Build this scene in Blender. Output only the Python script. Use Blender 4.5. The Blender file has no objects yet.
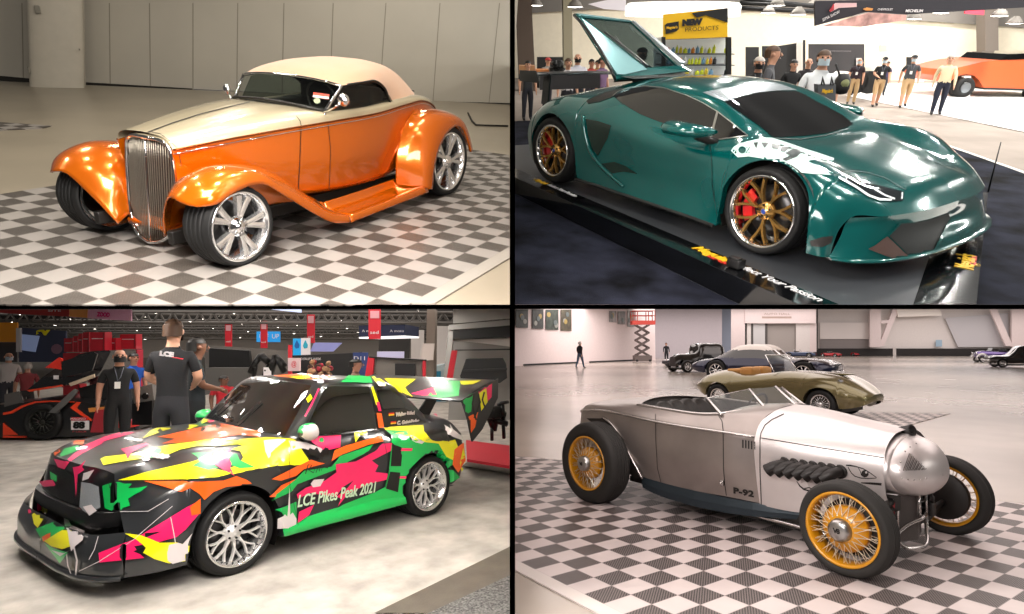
import bpy, bmesh, math, random
from math import pi, sin, cos, sqrt, radians, atan2, hypot
from mathutils import Vector, Matrix
from mathutils.bvhtree import BVHTree
from mathutils.geometry import delaunay_2d_cdt, tessellate_polygon
random.seed(7)
S = bpy.context.scene
COL = S.collection
V = Vector

# ------------------------------------------------------------------ camera and the four stages
F = 610.0
CAMZ = 1.83
TILT = math.atan(0.0605)
CW = Matrix(((1, 0, 0), (0, sin(TILT), cos(TILT)), (0, -cos(TILT), sin(TILT))))
CAMLOC = V((0, 0, CAMZ))
POSE = {
 1: (((-.439578, .895954, .063537), (.334630, .229002, -.914101), (-.833543, -.380557, -.400478)), (-2.763114, -.497123, 4.879884)),
 2: (((.569678, .821852, .005053), (.345598, -.233969, -.908746), (-.745673, .519440, -.417318)), (2.963714, -.722039, 5.615552)),
 3: (((-.607474, .794340, .000057), (-.047050, -.035910, -.998247), (-.792945, -.606412, .059188)), (-3.275472, 2.262333, 5.810675)),
 4: (((.569439, .822033, -.00005), (-.050233, .034736, -.998133), (-.820497, .568379, .061073)), (3.466738, 2.159102, 5.346807)),
}
RT = {k: (Matrix(v[0]), V(v[1])) for k, v in POSE.items()}
STAGE = {}
for k, (R, O) in RT.items():
    m = (CW @ R).to_4x4()
    m.translation = CW @ O + CAMLOC
    STAGE[k] = m
STAGE[0] = Matrix.Identity(4)

def loc(p, px, py, ax, val):
    """point of stage p seen at photo position (px, py) on its plane axis=val"""
    R, O = RT[p]
    ray = R.transposed() @ V((px - 512, py - 307, F)); o = -(R.transposed() @ O)
    return o + ray * ((val - o[ax]) / ray[ax])
def ray(p, px, py):
    R, O = RT[p]
    return -(R.transposed() @ O), (R.transposed() @ V((px - 512, py - 307, F))).normalized()
def pix(p, X):
    R, O = RT[p]; c = R @ V(X) + O
    return 512 + F * c.x / c.z, 307 + F * c.y / c.z
def gp(p, px, py, z=0.0): return loc(p, px, py, 2, z)
def depth(p, px, py, d):
    """point of stage p seen at (px,py), d metres in front of the viewpoint"""
    R, O = RT[p]; return R.transposed() @ (V((px - 512, py - 307, F)) * (d / F) - O)

# ------------------------------------------------------------------ materials
MATS = {}
def nmat(name):
    m = bpy.data.materials.new(name); m.use_nodes = True
    nt = m.node_tree; b = nt.nodes['Principled BSDF']
    return m, nt, b
def lin(c):
    return tuple((x / 12.92 if x <= .04045 else ((x + .055) / 1.055) ** 2.4) for x in c)
def hexc(h):
    h = h.lstrip('#'); return lin(tuple(int(h[i:i + 2], 16) / 255 for i in (0, 2, 4)))
def mat(name, col, rough=.5, metal=0., coat=0., spec=.5, emit=0., bump=0., bscale=40., var=0., vscale=6., alpha=1., trans=0., ior=1.5, sheen=0., aniso=0.):
    if name in MATS: return MATS[name]
    m, nt, b = nmat(name)
    c = hexc(col) if isinstance(col, str) else col
    b.inputs['Base Color'].default_value = (*c, 1)
    b.inputs['Roughness'].default_value = rough; b.inputs['Metallic'].default_value = metal
    b.inputs['Coat Weight'].default_value = coat; b.inputs['Coat Roughness'].default_value = .04
    b.inputs['Specular IOR Level'].default_value = spec; b.inputs['IOR'].default_value = ior
    b.inputs['Transmission Weight'].default_value = trans; b.inputs['Alpha'].default_value = alpha
    b.inputs['Sheen Weight'].default_value = sheen
    if emit:
        b.inputs['Emission Color'].default_value = (*c, 1); b.inputs['Emission Strength'].default_value = emit
    N = nt.nodes.new; L = nt.links.new
    if bump or var:
        tc = N('ShaderNodeTexCoord')
    if var:
        n = N('ShaderNodeTexNoise'); n.inputs['Scale'].default_value = vscale; n.inputs['Detail'].default_value = 5
        L(tc.outputs['Object'], n.inputs['Vector'])
        r = N('ShaderNodeMapRange'); r.inputs[1].default_value = .3; r.inputs[2].default_value = .7
        r.inputs[3].default_value = 1 - var; r.inputs[4].default_value = 1 + var
        L(n.outputs['Fac'], r.inputs['Value'])
        h = N('ShaderNodeHueSaturation'); h.inputs['Color'].default_value = (*c, 1)
        L(r.outputs[0], h.inputs['Value']); L(h.outputs[0], b.inputs['Base Color'])
    if bump:
        n2 = N('ShaderNodeTexNoise'); n2.inputs['Scale'].default_value = bscale; n2.inputs['Detail'].default_value = 3
        L(tc.outputs['Object'], n2.inputs['Vector'])
        bp = N('ShaderNodeBump'); bp.inputs['Strength'].default_value = bump; bp.inputs['Distance'].default_value = .01
        L(n2.outputs['Fac'], bp.inputs['Height']); L(bp.outputs[0], b.inputs['Normal'])
    MATS[name] = m
    return m
def flake_paint(name, col, rough=.25, metal=.55, fl=.25, scale=900.):
    if name in MATS: return MATS[name]
    m = mat(name, col, rough, metal, coat=1.)
    nt = m.node_tree; b = nt.nodes['Principled BSDF']; N = nt.nodes.new; L = nt.links.new
    tc = N('ShaderNodeTexCoord'); v = N('ShaderNodeTexVoronoi'); v.inputs['Scale'].default_value = scale
    L(tc.outputs['Object'], v.inputs['Vector'])
    mx = N('ShaderNodeMixRGB'); mx.blend_type = 'MIX'; mx.inputs[0].default_value = fl * .5
    geo = N('ShaderNodeNewGeometry')
    L(geo.outputs['Normal'], mx.inputs[1]); L(v.outputs['Color'], mx.inputs[2])
    nm = N('ShaderNodeVectorMath'); nm.operation = 'NORMALIZE'
    L(mx.outputs[0], nm.inputs[0]); L(nm.outputs[0], b.inputs['Normal'])
    L(geo.outputs['Normal'], b.inputs['Coat Normal'])
    return m
def glass(name, tint='#ffffff', rough=.0, density=.5):
    """thin pane: mostly clear with a tint and a mirror-like coat"""
    if name in MATS: return MATS[name]
    m = bpy.data.materials.new(name); m.use_nodes = True; nt = m.node_tree; nt.nodes.clear()
    N = nt.nodes.new; L = nt.links.new
    o = N('ShaderNodeOutputMaterial'); t = N('ShaderNodeBsdfTransparent'); g = N('ShaderNodeBsdfGlossy'); mx = N('ShaderNodeMixShader')
    lw = N('ShaderNodeLayerWeight'); lw.inputs[0].default_value = .5; pw = N('ShaderNodeMath'); pw.operation = 'POWER'; pw.inputs[1].default_value = 4.
    f = N('ShaderNodeMath'); f.operation = 'MULTIPLY_ADD'; f.inputs[1].default_value = .6; f.inputs[2].default_value = .05
    L(lw.outputs['Facing'], pw.inputs[0]); L(pw.outputs[0], f.inputs[0])
    t.inputs[0].default_value = (*[x * (1 - density) for x in hexc(tint)], 1); g.inputs['Roughness'].default_value = rough
    L(f.outputs[0], mx.inputs[0]); L(t.outputs[0], mx.inputs[1]); L(g.outputs[0], mx.inputs[2]); L(mx.outputs[0], o.inputs[0])
    MATS[name] = m
    return m

# ------------------------------------------------------------------ mesh building
class MB:
    def __init__(s): s.v = []; s.f = []; s.m = []; s.sm = []
    def add(s, vs, fs, mi=0, smooth=True, M=None):
        b = len(s.v)
        s.v += [V(M @ V(v)) if M else V(v) for v in vs]
        for f in fs: s.f.append(tuple(i + b for i in f)); s.m.append(mi); s.sm.append(smooth)
        return s
    def box(s, c, d, mi=0, M=None, bev=0.):
        c = V(c); hx, hy, hz = d[0] / 2, d[1] / 2, d[2] / 2
        if bev <= 0:
            vs = [c + V((x * hx, y * hy, z * hz)) for x in (-1, 1) for y in (-1, 1) for z in (-1, 1)]
            fs = [(0, 1, 3, 2), (4, 6, 7, 5), (0, 4, 5, 1), (2, 3, 7, 6), (0, 2, 6, 4), (1, 5, 7, 3)]
            return s.add(vs, fs, mi, False, M)
        bm = bmesh.new(); bmesh.ops.create_cube(bm, size=1.)
        for v in bm.verts: v.co = V((v.co.x * d[0], v.co.y * d[1], v.co.z * d[2]))
        bmesh.ops.bevel(bm, geom=bm.edges[:], offset=min(bev, .45 * min(d)), segments=2, affect='EDGES', profile=.7)
        vs = [v.co + c for v in bm.verts]; bm.verts.index_update()
        fs = [tuple(v.index for v in f.verts) for f in bm.faces]; bm.free()
        return s.add(vs, fs, mi, True, M)
    def cyl(s, a, b, r1, r2=None, n=16, mi=0, cap=True, M=None, smooth=True):
        r2 = r1 if r2 is None else r2
        a = V(a); b = V(b); d = (b - a).normalized()
        u = d.orthogonal().normalized(); w = d.cross(u)
        vs = []
        for k in range(n):
            t = 2 * pi * k / n; e = u * cos(t) + w * sin(t)
            vs += [a + e * r1, b + e * r2]
        fs = [(2 * k, 2 * ((k + 1) % n), 2 * ((k + 1) % n) + 1, 2 * k + 1) for k in range(n)]
        s.add(vs, fs, mi, smooth, M)
        if cap:
            s.add(vs[0::2], [tuple(range(n - 1, -1, -1))], mi, False, M); s.add(vs[1::2], [tuple(range(n))], mi, False, M)
        return s
    def tube(s, pts, r, n=8, mi=0, closed=False, M=None, cap=True):
        pts = [V(p) for p in pts]; m = len(pts); vs = []; fs = []
        rs = r if isinstance(r, (list, tuple)) else [r] * m
        up = None
        for i, p in enumerate(pts):
            if closed: d = (pts[(i + 1) % m] - pts[i - 1])
            else: d = pts[min(i + 1, m - 1)] - pts[max(i - 1, 0)]
            d = d.normalized() if d.length > 1e-9 else V((0, 0, 1))
            if up is None: up = d.orthogonal().normalized()
            up = (up - d * up.dot(d)); up = up.normalized() if up.length > 1e-6 else d.orthogonal().normalized()
            w = d.cross(up)
            for k in range(n):
                t = 2 * pi * k / n; vs.append(p + (up * cos(t) + w * sin(t)) * rs[i])
        for i in range(m if closed else m - 1):
            j = (i + 1) % m
            for k in range(n):
                q = (k + 1) % n; fs.append((i * n + k, i * n + q, j * n + q, j * n + k))
        if not closed and cap:
            fs.append(tuple(range(n - 1, -1, -1))); fs.append(tuple((m - 1) * n + k for k in range(n)))
        return s.add(vs, fs, mi, True, M)
    def lathe(s, prof, c, axis, n=32, mi=0, M=None, smooth=True, closed=False):
        """prof: list of (radius, along-axis)"""
        c = V(c); ax = V(axis).normalized(); u = ax.orthogonal().normalized()
        if abs(ax.y) > .9: u = V((1, 0, 0))
        w = ax.cross(u); vs = []; fs = []; m = len(prof)
        for k in range(n):
            t = 2 * pi * k / n; e = u * cos(t) + w * sin(t)
            vs += [c + e * r + ax * h for r, h in prof]
        for k in range(n):
            q = (k + 1) % n
            for i in range(m if closed else m - 1):
                j = (i + 1) % m
                fs.append((k * m + i, q * m + i, q * m + j, k * m + j))
        return s.add(vs, fs, mi, smooth, M)
    def grid(s, rows, mi=0, smooth=True, closeu=False, closev=False, M=None, flip=False):
        nu = len(rows); nv = len(rows[0]); vs = [p for r in rows for p in r]; fs = []
        for i in range(nu if closeu else nu - 1):
            i2 = (i + 1) % nu
            for j in range(nv if closev else nv - 1):
                j2 = (j + 1) % nv
                f = (i * nv + j, i2 * nv + j, i2 * nv + j2, i * nv + j2)
                fs.append(f[::-1] if flip else f)
        return s.add(vs, fs, mi, smooth, M)
    def poly(s, pts, mi=0, M=None):
        """flat polygon (any shape)"""
        pts = [V(p) for p in pts]
        return s.add(pts, [tuple(t) for t in tessellate_polygon([pts])], mi, False, M)
    def prism(s, pts, off, mi=0, M=None):
        """solid from a flat outline pushed by the vector off"""
        pts = [V(p) for p in pts]; off = V(off); n = len(pts)
        tr = [tuple(t) for t in tessellate_polygon([pts])]
        s.add(pts + [p + off for p in pts], [t[::-1] for t in tr] + [tuple(i + n for i in t) for t in tr] +
              [(i, (i + 1) % n, (i + 1) % n + n, i + n) for i in range(n)], mi, False, M)
        return s
    def merge(s, o, M=None, mi=None):
        b = len(s.v); s.v += [V(M @ v) if M else v for v in o.v]
        s.f += [tuple(i + b for i in f) for f in o.f]; s.m += o.m if mi is None else [mi] * len(o.m); s.sm += o.sm
        return s
    def mirror(s, ax=1, c=0.):
        o = MB(); o.v = [V(v) for v in s.v]
        for v in o.v: v[ax] = 2 * c - v[ax]
        o.f = [f[::-1] for f in s.f]; o.m = s.m[:]; o.sm = s.sm[:]
        return o
    def bvh(s): return BVHTree.FromPolygons([tuple(v) for v in s.v], s.f)

def fix_normals(me):
    bm = bmesh.new(); bm.from_mesh(me)
    bmesh.ops.remove_doubles(bm, verts=bm.verts[:], dist=1e-5)
    bmesh.ops.recalc_face_normals(bm, faces=bm.faces[:]); bm.to_mesh(me); bm.free()

def build(name, mb, mats, parent=None, stage=0, base=(0, 0, 0), fix=True, solid=0., sub=0, auto=None, soff=0.):
    """one mesh object; mb coordinates are stage coordinates, base is the thing's own origin"""
    me = bpy.data.meshes.new(name); base = V(base)
    if parent is not None: base = V(parent['_b'])
    me.from_pydata([tuple(v - base) for v in mb.v], [], mb.f)
    ms = mats if isinstance(mats, (list, tuple)) else [mats]
    for m in ms: me.materials.append(m)
    me.polygons.foreach_set('material_index', [min(i, len(ms) - 1) for i in mb.m])
    me.polygons.foreach_set('use_smooth', mb.sm)
    if fix: fix_normals(me)
    if auto is not None: me.set_sharp_from_angle(angle=radians(auto))
    me.update()
    o = bpy.data.objects.new(name, me); COL.objects.link(o)
    if parent is not None: o.parent = parent; o['_b'] = tuple(base)
    else:
        o.matrix_world = STAGE[stage] @ Matrix.Translation(base); o['_b'] = tuple(base)
    if solid:
        md = o.modifiers.new('thickness', 'SOLIDIFY'); md.thickness = solid; md.offset = soff
    if sub:
        md = o.modifiers.new('smooth', 'SUBSURF'); md.levels = sub; md.render_levels = sub
    return o
def root(name, label, cat, stage, base, group=None):
    o = bpy.data.objects.new(name, None); COL.objects.link(o); o.empty_display_size = .1
    o.matrix_world = STAGE[stage] @ Matrix.Translation(V(base)); o['_b'] = tuple(base)
    o['label'] = label; o['category'] = cat
    if group: o['group'] = group
    return o
def tag(o, label, cat, group=None):
    o['label'] = label; o['category'] = cat
    if group: o['group'] = group
    return o
def struct(name, mb, mats, stage=0, **k):
    o = build(name, mb, mats, None, stage, **k); o['kind'] = 'structure'; return o

# ------------------------------------------------------------------ curves and lofts
def crs(pts, n, sharp=(), closed=False):
    """Catmull-Rom through 3-D points, n samples spread by chord length"""
    pts = [V(p) for p in pts]; m = len(pts)
    if m == 2: return [pts[0].lerp(pts[1], i / (n - 1)) for i in range(n)]
    L = [0.]
    for a, b in zip(pts, pts[1:]): L.append(L[-1] + max((b - a).length, 1e-6))
    T = L[-1]
    tan = []
    for i in range(m):
        if i == 0: tan.append(((pts[1] - pts[0]) / (L[1] - L[0]),) * 2)
        elif i == m - 1: tan.append(((pts[-1] - pts[-2]) / (L[-1] - L[-2]),) * 2)
        else:
            d0 = (pts[i] - pts[i - 1]) / (L[i] - L[i - 1]); d1 = (pts[i + 1] - pts[i]) / (L[i + 1] - L[i])
            if i in sharp: tan.append((d0, d1))
            else:
                w = (L[i] - L[i - 1]) / (L[i + 1] - L[i - 1]); t = d0.lerp(d1, w); tan.append((t, t))
    out = []; k = 0
    for i in range(n):
        t = T * i / (n - 1)
        while k < m - 2 and t > L[k + 1]: k += 1
        h = L[k + 1] - L[k]; u = min(1, max(0, (t - L[k]) / h))
        h00 = 2 * u ** 3 - 3 * u * u + 1; h10 = u ** 3 - 2 * u * u + u; h01 = -2 * u ** 3 + 3 * u * u; h11 = u ** 3 - u * u
        out.append(pts[k] * h00 + tan[k][1] * (h * h10) + pts[k + 1] * h01 + tan[k + 1][0] * (h * h11))
    return out
def cubic(ks, x):
    """monotone-ish cubic through sorted (x, value...) keys; returns tuple of values"""
    n = len(ks)
    if x <= ks[0][0]: return ks[0][1:]
    if x >= ks[-1][0]: return ks[-1][1:]
    i = 0
    while x > ks[i + 1][0]: i += 1
    x0, x1 = ks[i][0], ks[i + 1][0]; h = x1 - x0; u = (x - x0) / h; out = []
    for c in range(1, len(ks[0])):
        y0, y1 = ks[i][c], ks[i + 1][c]; d = (y1 - y0) / h
        def slope(j):
            if j == 0: return (ks[1][c] - ks[0][c]) / (ks[1][0] - ks[0][0])
            if j == n - 1: return (ks[-1][c] - ks[-2][c]) / (ks[-1][0] - ks[-2][0])
            a = (ks[j][c] - ks[j - 1][c]) / (ks[j][0] - ks[j - 1][0]); b = (ks[j + 1][c] - ks[j][c]) / (ks[j + 1][0] - ks[j][0])
            return 0. if a * b <= 0 else 2 * a * b / (a + b)
        m0, m1 = slope(i), slope(i + 1)
        out.append((2 * u ** 3 - 3 * u * u + 1) * y0 + (u ** 3 - 2 * u * u + u) * h * m0 + (-2 * u ** 3 + 3 * u * u) * y1 + (u ** 3 - u * u) * h * m1)
    return tuple(out)
def crp(pts, par, sharp=()):
    """Catmull-Rom evaluated at (segment, u) parameters shared by all the curves of a net"""
    m = len(pts); L = [0.]
    for a, b in zip(pts, pts[1:]): L.append(L[-1] + max((b - a).length, 1e-5))
    tan = []
    for i in range(m):
        if i == 0: tan.append(((pts[1] - pts[0]) / (L[1] - L[0]),) * 2)
        elif i == m - 1: tan.append(((pts[-1] - pts[-2]) / (L[-1] - L[-2]),) * 2)
        else:
            d0 = (pts[i] - pts[i - 1]) / (L[i] - L[i - 1]); d1 = (pts[i + 1] - pts[i]) / (L[i + 1] - L[i])
            if i in sharp: tan.append((d0, d1))
            else:
                w = (L[i] - L[i - 1]) / (L[i + 1] - L[i - 1]); t = d0.lerp(d1, w); tan.append((t, t))
    out = []
    for k, u in par:
        h = L[k + 1] - L[k]; h00 = 2 * u ** 3 - 3 * u * u + 1; h10 = u ** 3 - 2 * u * u + u; h01 = -2 * u ** 3 + 3 * u * u; h11 = u ** 3 - u * u
        out.append(pts[k] * h00 + tan[k][1] * (h * h10) + pts[k + 1] * h01 + tan[k + 1][0] * (h * h11))
    return out
def seg_par(lens, n):
    T = sum(lens); par = []
    for k, l in enumerate(lens):
        c = max(1, int(round(l / T * (n - 1)))); par += [(k, i / c) for i in range(c)]
    par.append((len(lens) - 1, 1.)); return par
def net(ctrl, nu, nv, sharpu=(), sharpv=()):
    """dense grid through a control net ctrl[i][j]; i runs along u"""
    ctrl = [[V(p) for p in r] for r in ctrl]; R_, C_ = len(ctrl), len(ctrl[0])
    pv = seg_par([max(1e-4, sum((r[j + 1] - r[j]).length for r in ctrl) / R_) for j in range(C_ - 1)], nv)
    pu = seg_par([max(1e-4, sum((ctrl[i + 1][j] - ctrl[i][j]).length for j in range(C_)) / C_) for i in range(R_ - 1)], nu)
    a = [crp(r, pv, sharpv) for r in ctrl]
    cols = [crp([a[i][j] for i in range(R_)], pu, sharpu) for j in range(len(pv))]
    return [[cols[j][i] for j in range(len(pv))] for i in range(len(pu))]
def arange(a, b, n): return [a + (b - a) * i / (n - 1) for i in range(n)]

def inpoly(x, y, P):
    c = False; j = len(P) - 1
    for i in range(len(P)):
        if (P[i][1] > y) != (P[j][1] > y) and x < (P[j][0] - P[i][0]) * (y - P[i][1]) / (P[j][1] - P[i][1]) + P[i][0]: c = not c
        j = i
    return c
def tri2d(poly, step):
    """triangulate a 2-D outline with inner points every step"""
    P = []
    for a, b in zip(poly, poly[1:] + poly[:1]):
        k = max(1, int(hypot(b[0] - a[0], b[1] - a[1]) / step + .5))
        P += [(a[0] + (b[0] - a[0]) * i / k, a[1] + (b[1] - a[1]) * i / k) for i in range(k)]
    n = len(P); x0 = min(p[0] for p in P); x1 = max(p[0] for p in P); y0 = min(p[1] for p in P); y1 = max(p[1] for p in P)
    ins = []
    y = y0 + step / 2
    while y < y1:
        x = x0 + step / 2
        while x < x1:
            if inpoly(x, y, P) and min((x - p[0]) ** 2 + (y - p[1]) ** 2 for p in P) > (step * .45) ** 2: ins.append((x, y))
            x += step
        y += step
    r = delaunay_2d_cdt([V(p) for p in P + ins], [(i, (i + 1) % n) for i in range(n)], [], 1, 1e-7)
    return [tuple(v) for v in r[0]], [tuple(f) for f in r[2]]
def decal(mb, stage, bvh, poly, off=.004, step=3., mi=0, maxedge=.35, curve=False):
    """lay a photo-space outline on a body: thin skin lying on the surface"""
    if curve:
        q = crs([V((x, y, 0)) for x, y in poly + poly[:1]], max(12, len(poly) * 4)); poly = [(p.x, p.y) for p in q[:-1]]
    vs, fs = tri2d(list(poly), step); out = []; ok = []
    for x, y in vs:
        o, d = ray(stage, x, y); h = bvh.ray_cast(o, d)
        if h[0] is None:
            out.append(V((0, 0, 0))); ok.append(False); continue
        n = h[1]
        if n.dot(d) > 0: n = -n
        n = (n - d * .4).normalized()
        out.append(h[0] + n * off); ok.append(True)
    g = [f for f in fs if all(ok[i] for i in f) and max((out[f[a]] - out[f[b]]).length for a, b in ((0, 1), (1, 2), (2, 0))) < maxedge]
    mb.add(out, g, mi, True)
    return mb
def on_body(stage, bvh, px, py, off=0.):
    o, d = ray(stage, px, py); h = bvh.ray_cast(o, d)
    if h[0] is None: return None
    n = h[1]
    if n.dot(d) > 0: n = -n
    return h[0] + n * off
def strip(pts, w):
    """2-D polyline to outline of width w (w may be a list)"""
    n = len(pts); ws = w if isinstance(w, (list, tuple)) else [w] * n; a = []; b = []
    for i, p in enumerate(pts):
        q0 = pts[max(i - 1, 0)]; q1 = pts[min(i + 1, n - 1)]
        dx, dy = q1[0] - q0[0], q1[1] - q0[1]; l = hypot(dx, dy) or 1
        a.append((p[0] - dy / l * ws[i] / 2, p[1] + dx / l * ws[i] / 2)); b.append((p[0] + dy / l * ws[i] / 2, p[1] - dx / l * ws[i] / 2))
    return a + b[::-1]
def splat(cx, cy, r, n=11, seed=1, amp=.55, sx=1., sy=1.):
    rd = random.Random(seed); P = []
    for i in range(n * 2):
        t = 2 * pi * i / (n * 2); q = r * (1 - amp * .35 + rd.random() * .1) if i % 2 else r * (1 + amp * rd.random())
        P.append((cx + cos(t) * q * sx, cy + sin(t) * q * sy))
    return P
def text_mesh(txt, size, bold=0., shear=0., extrude=.002, spacing=1., align='CENTER'):
    cu = bpy.data.curves.new('lettering', 'FONT'); cu.body = txt; cu.size = size; cu.extrude = extrude; cu.offset = bold
    cu.shear = shear; cu.space_character = spacing; cu.align_x = align; cu.align_y = 'CENTER'; cu.resolution_u = 3
    o = bpy.data.objects.new('lettering', cu)
    me = bpy.data.meshes.new_from_object(o)
    mb = MB(); mb.add([v.co.copy() for v in me.vertices], [tuple(p.vertices) for p in me.polygons], 0, False)
    bpy.data.objects.remove(o); bpy.data.curves.remove(cu); bpy.data.meshes.remove(me)
    return mb
def text_on(mb, txt, o, right, up, h, mi=0, bold=0., shear=0., spacing=1., off=.004, width=None):
    """lettering on a flat face: o centre, right/up directions, h cap height"""
    t = text_mesh(txt, h / .7, bold, shear, .0015, spacing)
    right = V(right).normalized(); up = V(up); up = (up - right * up.dot(right)).normalized(); n = right.cross(up)
    if width:
        w = max(v.x for v in t.v) - min(v.x for v in t.v); k = width / w
        for v in t.v: v.x *= k
    M = Matrix((right, up, n)).transposed().to_4x4(); M.translation = V(o) + n * off
    mb.merge(t, M, mi)
    return mb

def biggest(m):
    """drop stray slivers, keep the largest connected piece"""
    par = list(range(len(m.v)))
    def find(i):
        while par[i] != i: par[i] = par[par[i]]; i = par[i]
        return i
    for f in m.f:
        for i in f[1:]: par[find(i)] = find(f[0])
    cnt = {}
    for f in m.f: cnt[find(f[0])] = cnt.get(find(f[0]), 0) + 1
    k = max(cnt, key=cnt.get); keep = [i for i, f in enumerate(m.f) if find(f[0]) == k]
    o = MB(); o.v = m.v; o.f = [m.f[i] for i in keep]; o.m = [m.m[i] for i in keep]; o.sm = [m.sm[i] for i in keep]
    used = sorted({i for f in o.f for i in f}); ix = {a: b for b, a in enumerate(used)}; o.v = [m.v[i] for i in used]; o.f = [tuple(ix[i] for i in f) for f in o.f]
    return o
def patch(name, stage, bvh, polys, mt, parent, off=.004, step=3., mir=False, maxedge=.35):
    """each outline becomes a part of its own lying on the body"""
    r = None
    for q in polys:
        m = MB(); decal(m, stage, bvh, q, off, step, 0, maxedge)
        if not m.f: continue
        m = biggest(m); r = build(name, m, mt, parent)
        if mir: build(name, m.mirror(1), mt, parent)
    return r
# ------------------------------------------------------------------ the building the four stages share
cam = bpy.data.cameras.new('camera'); cam.sensor_fit = 'HORIZONTAL'; cam.sensor_width = 36; cam.lens = F / 1024 * 36
cam.clip_start = .1; cam.clip_end = 300
co = bpy.data.objects.new('camera', cam); COL.objects.link(co); co.location = CAMLOC
co.rotation_euler = (pi / 2 + TILT, 0, 0); S.camera = co
vs_ = S.view_settings; vs_.view_transform = 'Standard'; vs_.look = 'None'; vs_.gamma = 1; vs_.exposure = 0.; vs_.use_curve_mapping = False
w = bpy.data.worlds.new('world'); S.world = w; w.use_nodes = True
w.node_tree.nodes['Background'].inputs[0].default_value = (*lin((.86, .84, .82)), 1); w.node_tree.nodes['Background'].inputs[1].default_value = .13

def area(name, p, lc, target, size, power, col=(1, 1, 1), sy=None, spread=180):
    """area light in stage coordinates: hall lamps and the added fills"""
    l = bpy.data.lights.new(name, 'AREA'); l.energy = power; l.color = col; l.spread = radians(spread)
    l.shape = 'RECTANGLE' if sy else 'SQUARE'; l.size = size
    if sy: l.size_y = sy
    o = bpy.data.objects.new(name, l); COL.objects.link(o)
    a = STAGE[p] @ V(lc); b = STAGE[p] @ V(target)
    o.location = a; o.rotation_euler = (b - a).to_track_quat('-Z', 'Y').to_euler()
    return o
def under(name, x, y, sx, sy, power, col=(1, 1, 1), drop=.06):
    """lamp panel under the upper floor slab (world coordinates)"""
    l = bpy.data.lights.new(name, 'AREA'); l.energy = power; l.color = col; l.shape = 'RECTANGLE'; l.size = sx; l.size_y = sy
    o = bpy.data.objects.new(name, l); COL.objects.link(o); o.location = (x, y, CAMZ + y * math.tan(TILT) - drop)
    o.rotation_euler = (TILT, 0, 0)
    return o
black_edge = mat('black_edge', '#000000', .9, spec=0.)
grey_plaster = mat('grey_plaster', '#a9a49a', .8)
dark_plaster = mat('dark_plaster', '#3a3a3c', .8)
white_plaster = mat('white_plaster', '#e4dcd8', .7)
# storey slab and the wall between left and right stages, seen on their edges
NEAR = 4.02
T_ = math.tan(TILT)
def slabpt(x, y, dz): return V((x, y, CAMZ + y * T_ + dz))
E_ = NEAR / F
m = MB()
r0 = [slabpt(-9, NEAR, 0), slabpt(9, NEAR, 0), slabpt(44, 46, 0), slabpt(-44, 46, 0)]
up = [p + V((0, 0, 2.3 * E_)) for p in r0]; dn = [p - V((0, 0, 2.1 * E_)) for p in r0]
m.add(up + dn, [(0, 1, 2, 3), (7, 6, 5, 4), (1, 5, 6, 2), (2, 6, 7, 3), (3, 7, 4, 0)], 0, False)
m.add([up[0], up[1], dn[1], dn[0]], [(0, 3, 2, 1)], 1, False)
struct('wall_slab', m, [white_plaster, black_edge])
m = MB()
xl, xr = -2.2 * E_, 3.0 * E_
m.box(((xl + xr) / 2, NEAR + 21, 4.5), (xr - xl, 41.9, 10), 0)
m.box(((xl + xr) / 2, NEAR, 4.5), (xr - xl, .02, 10), 1)
struct('wall_centre', m, [grey_plaster, black_edge])

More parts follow.
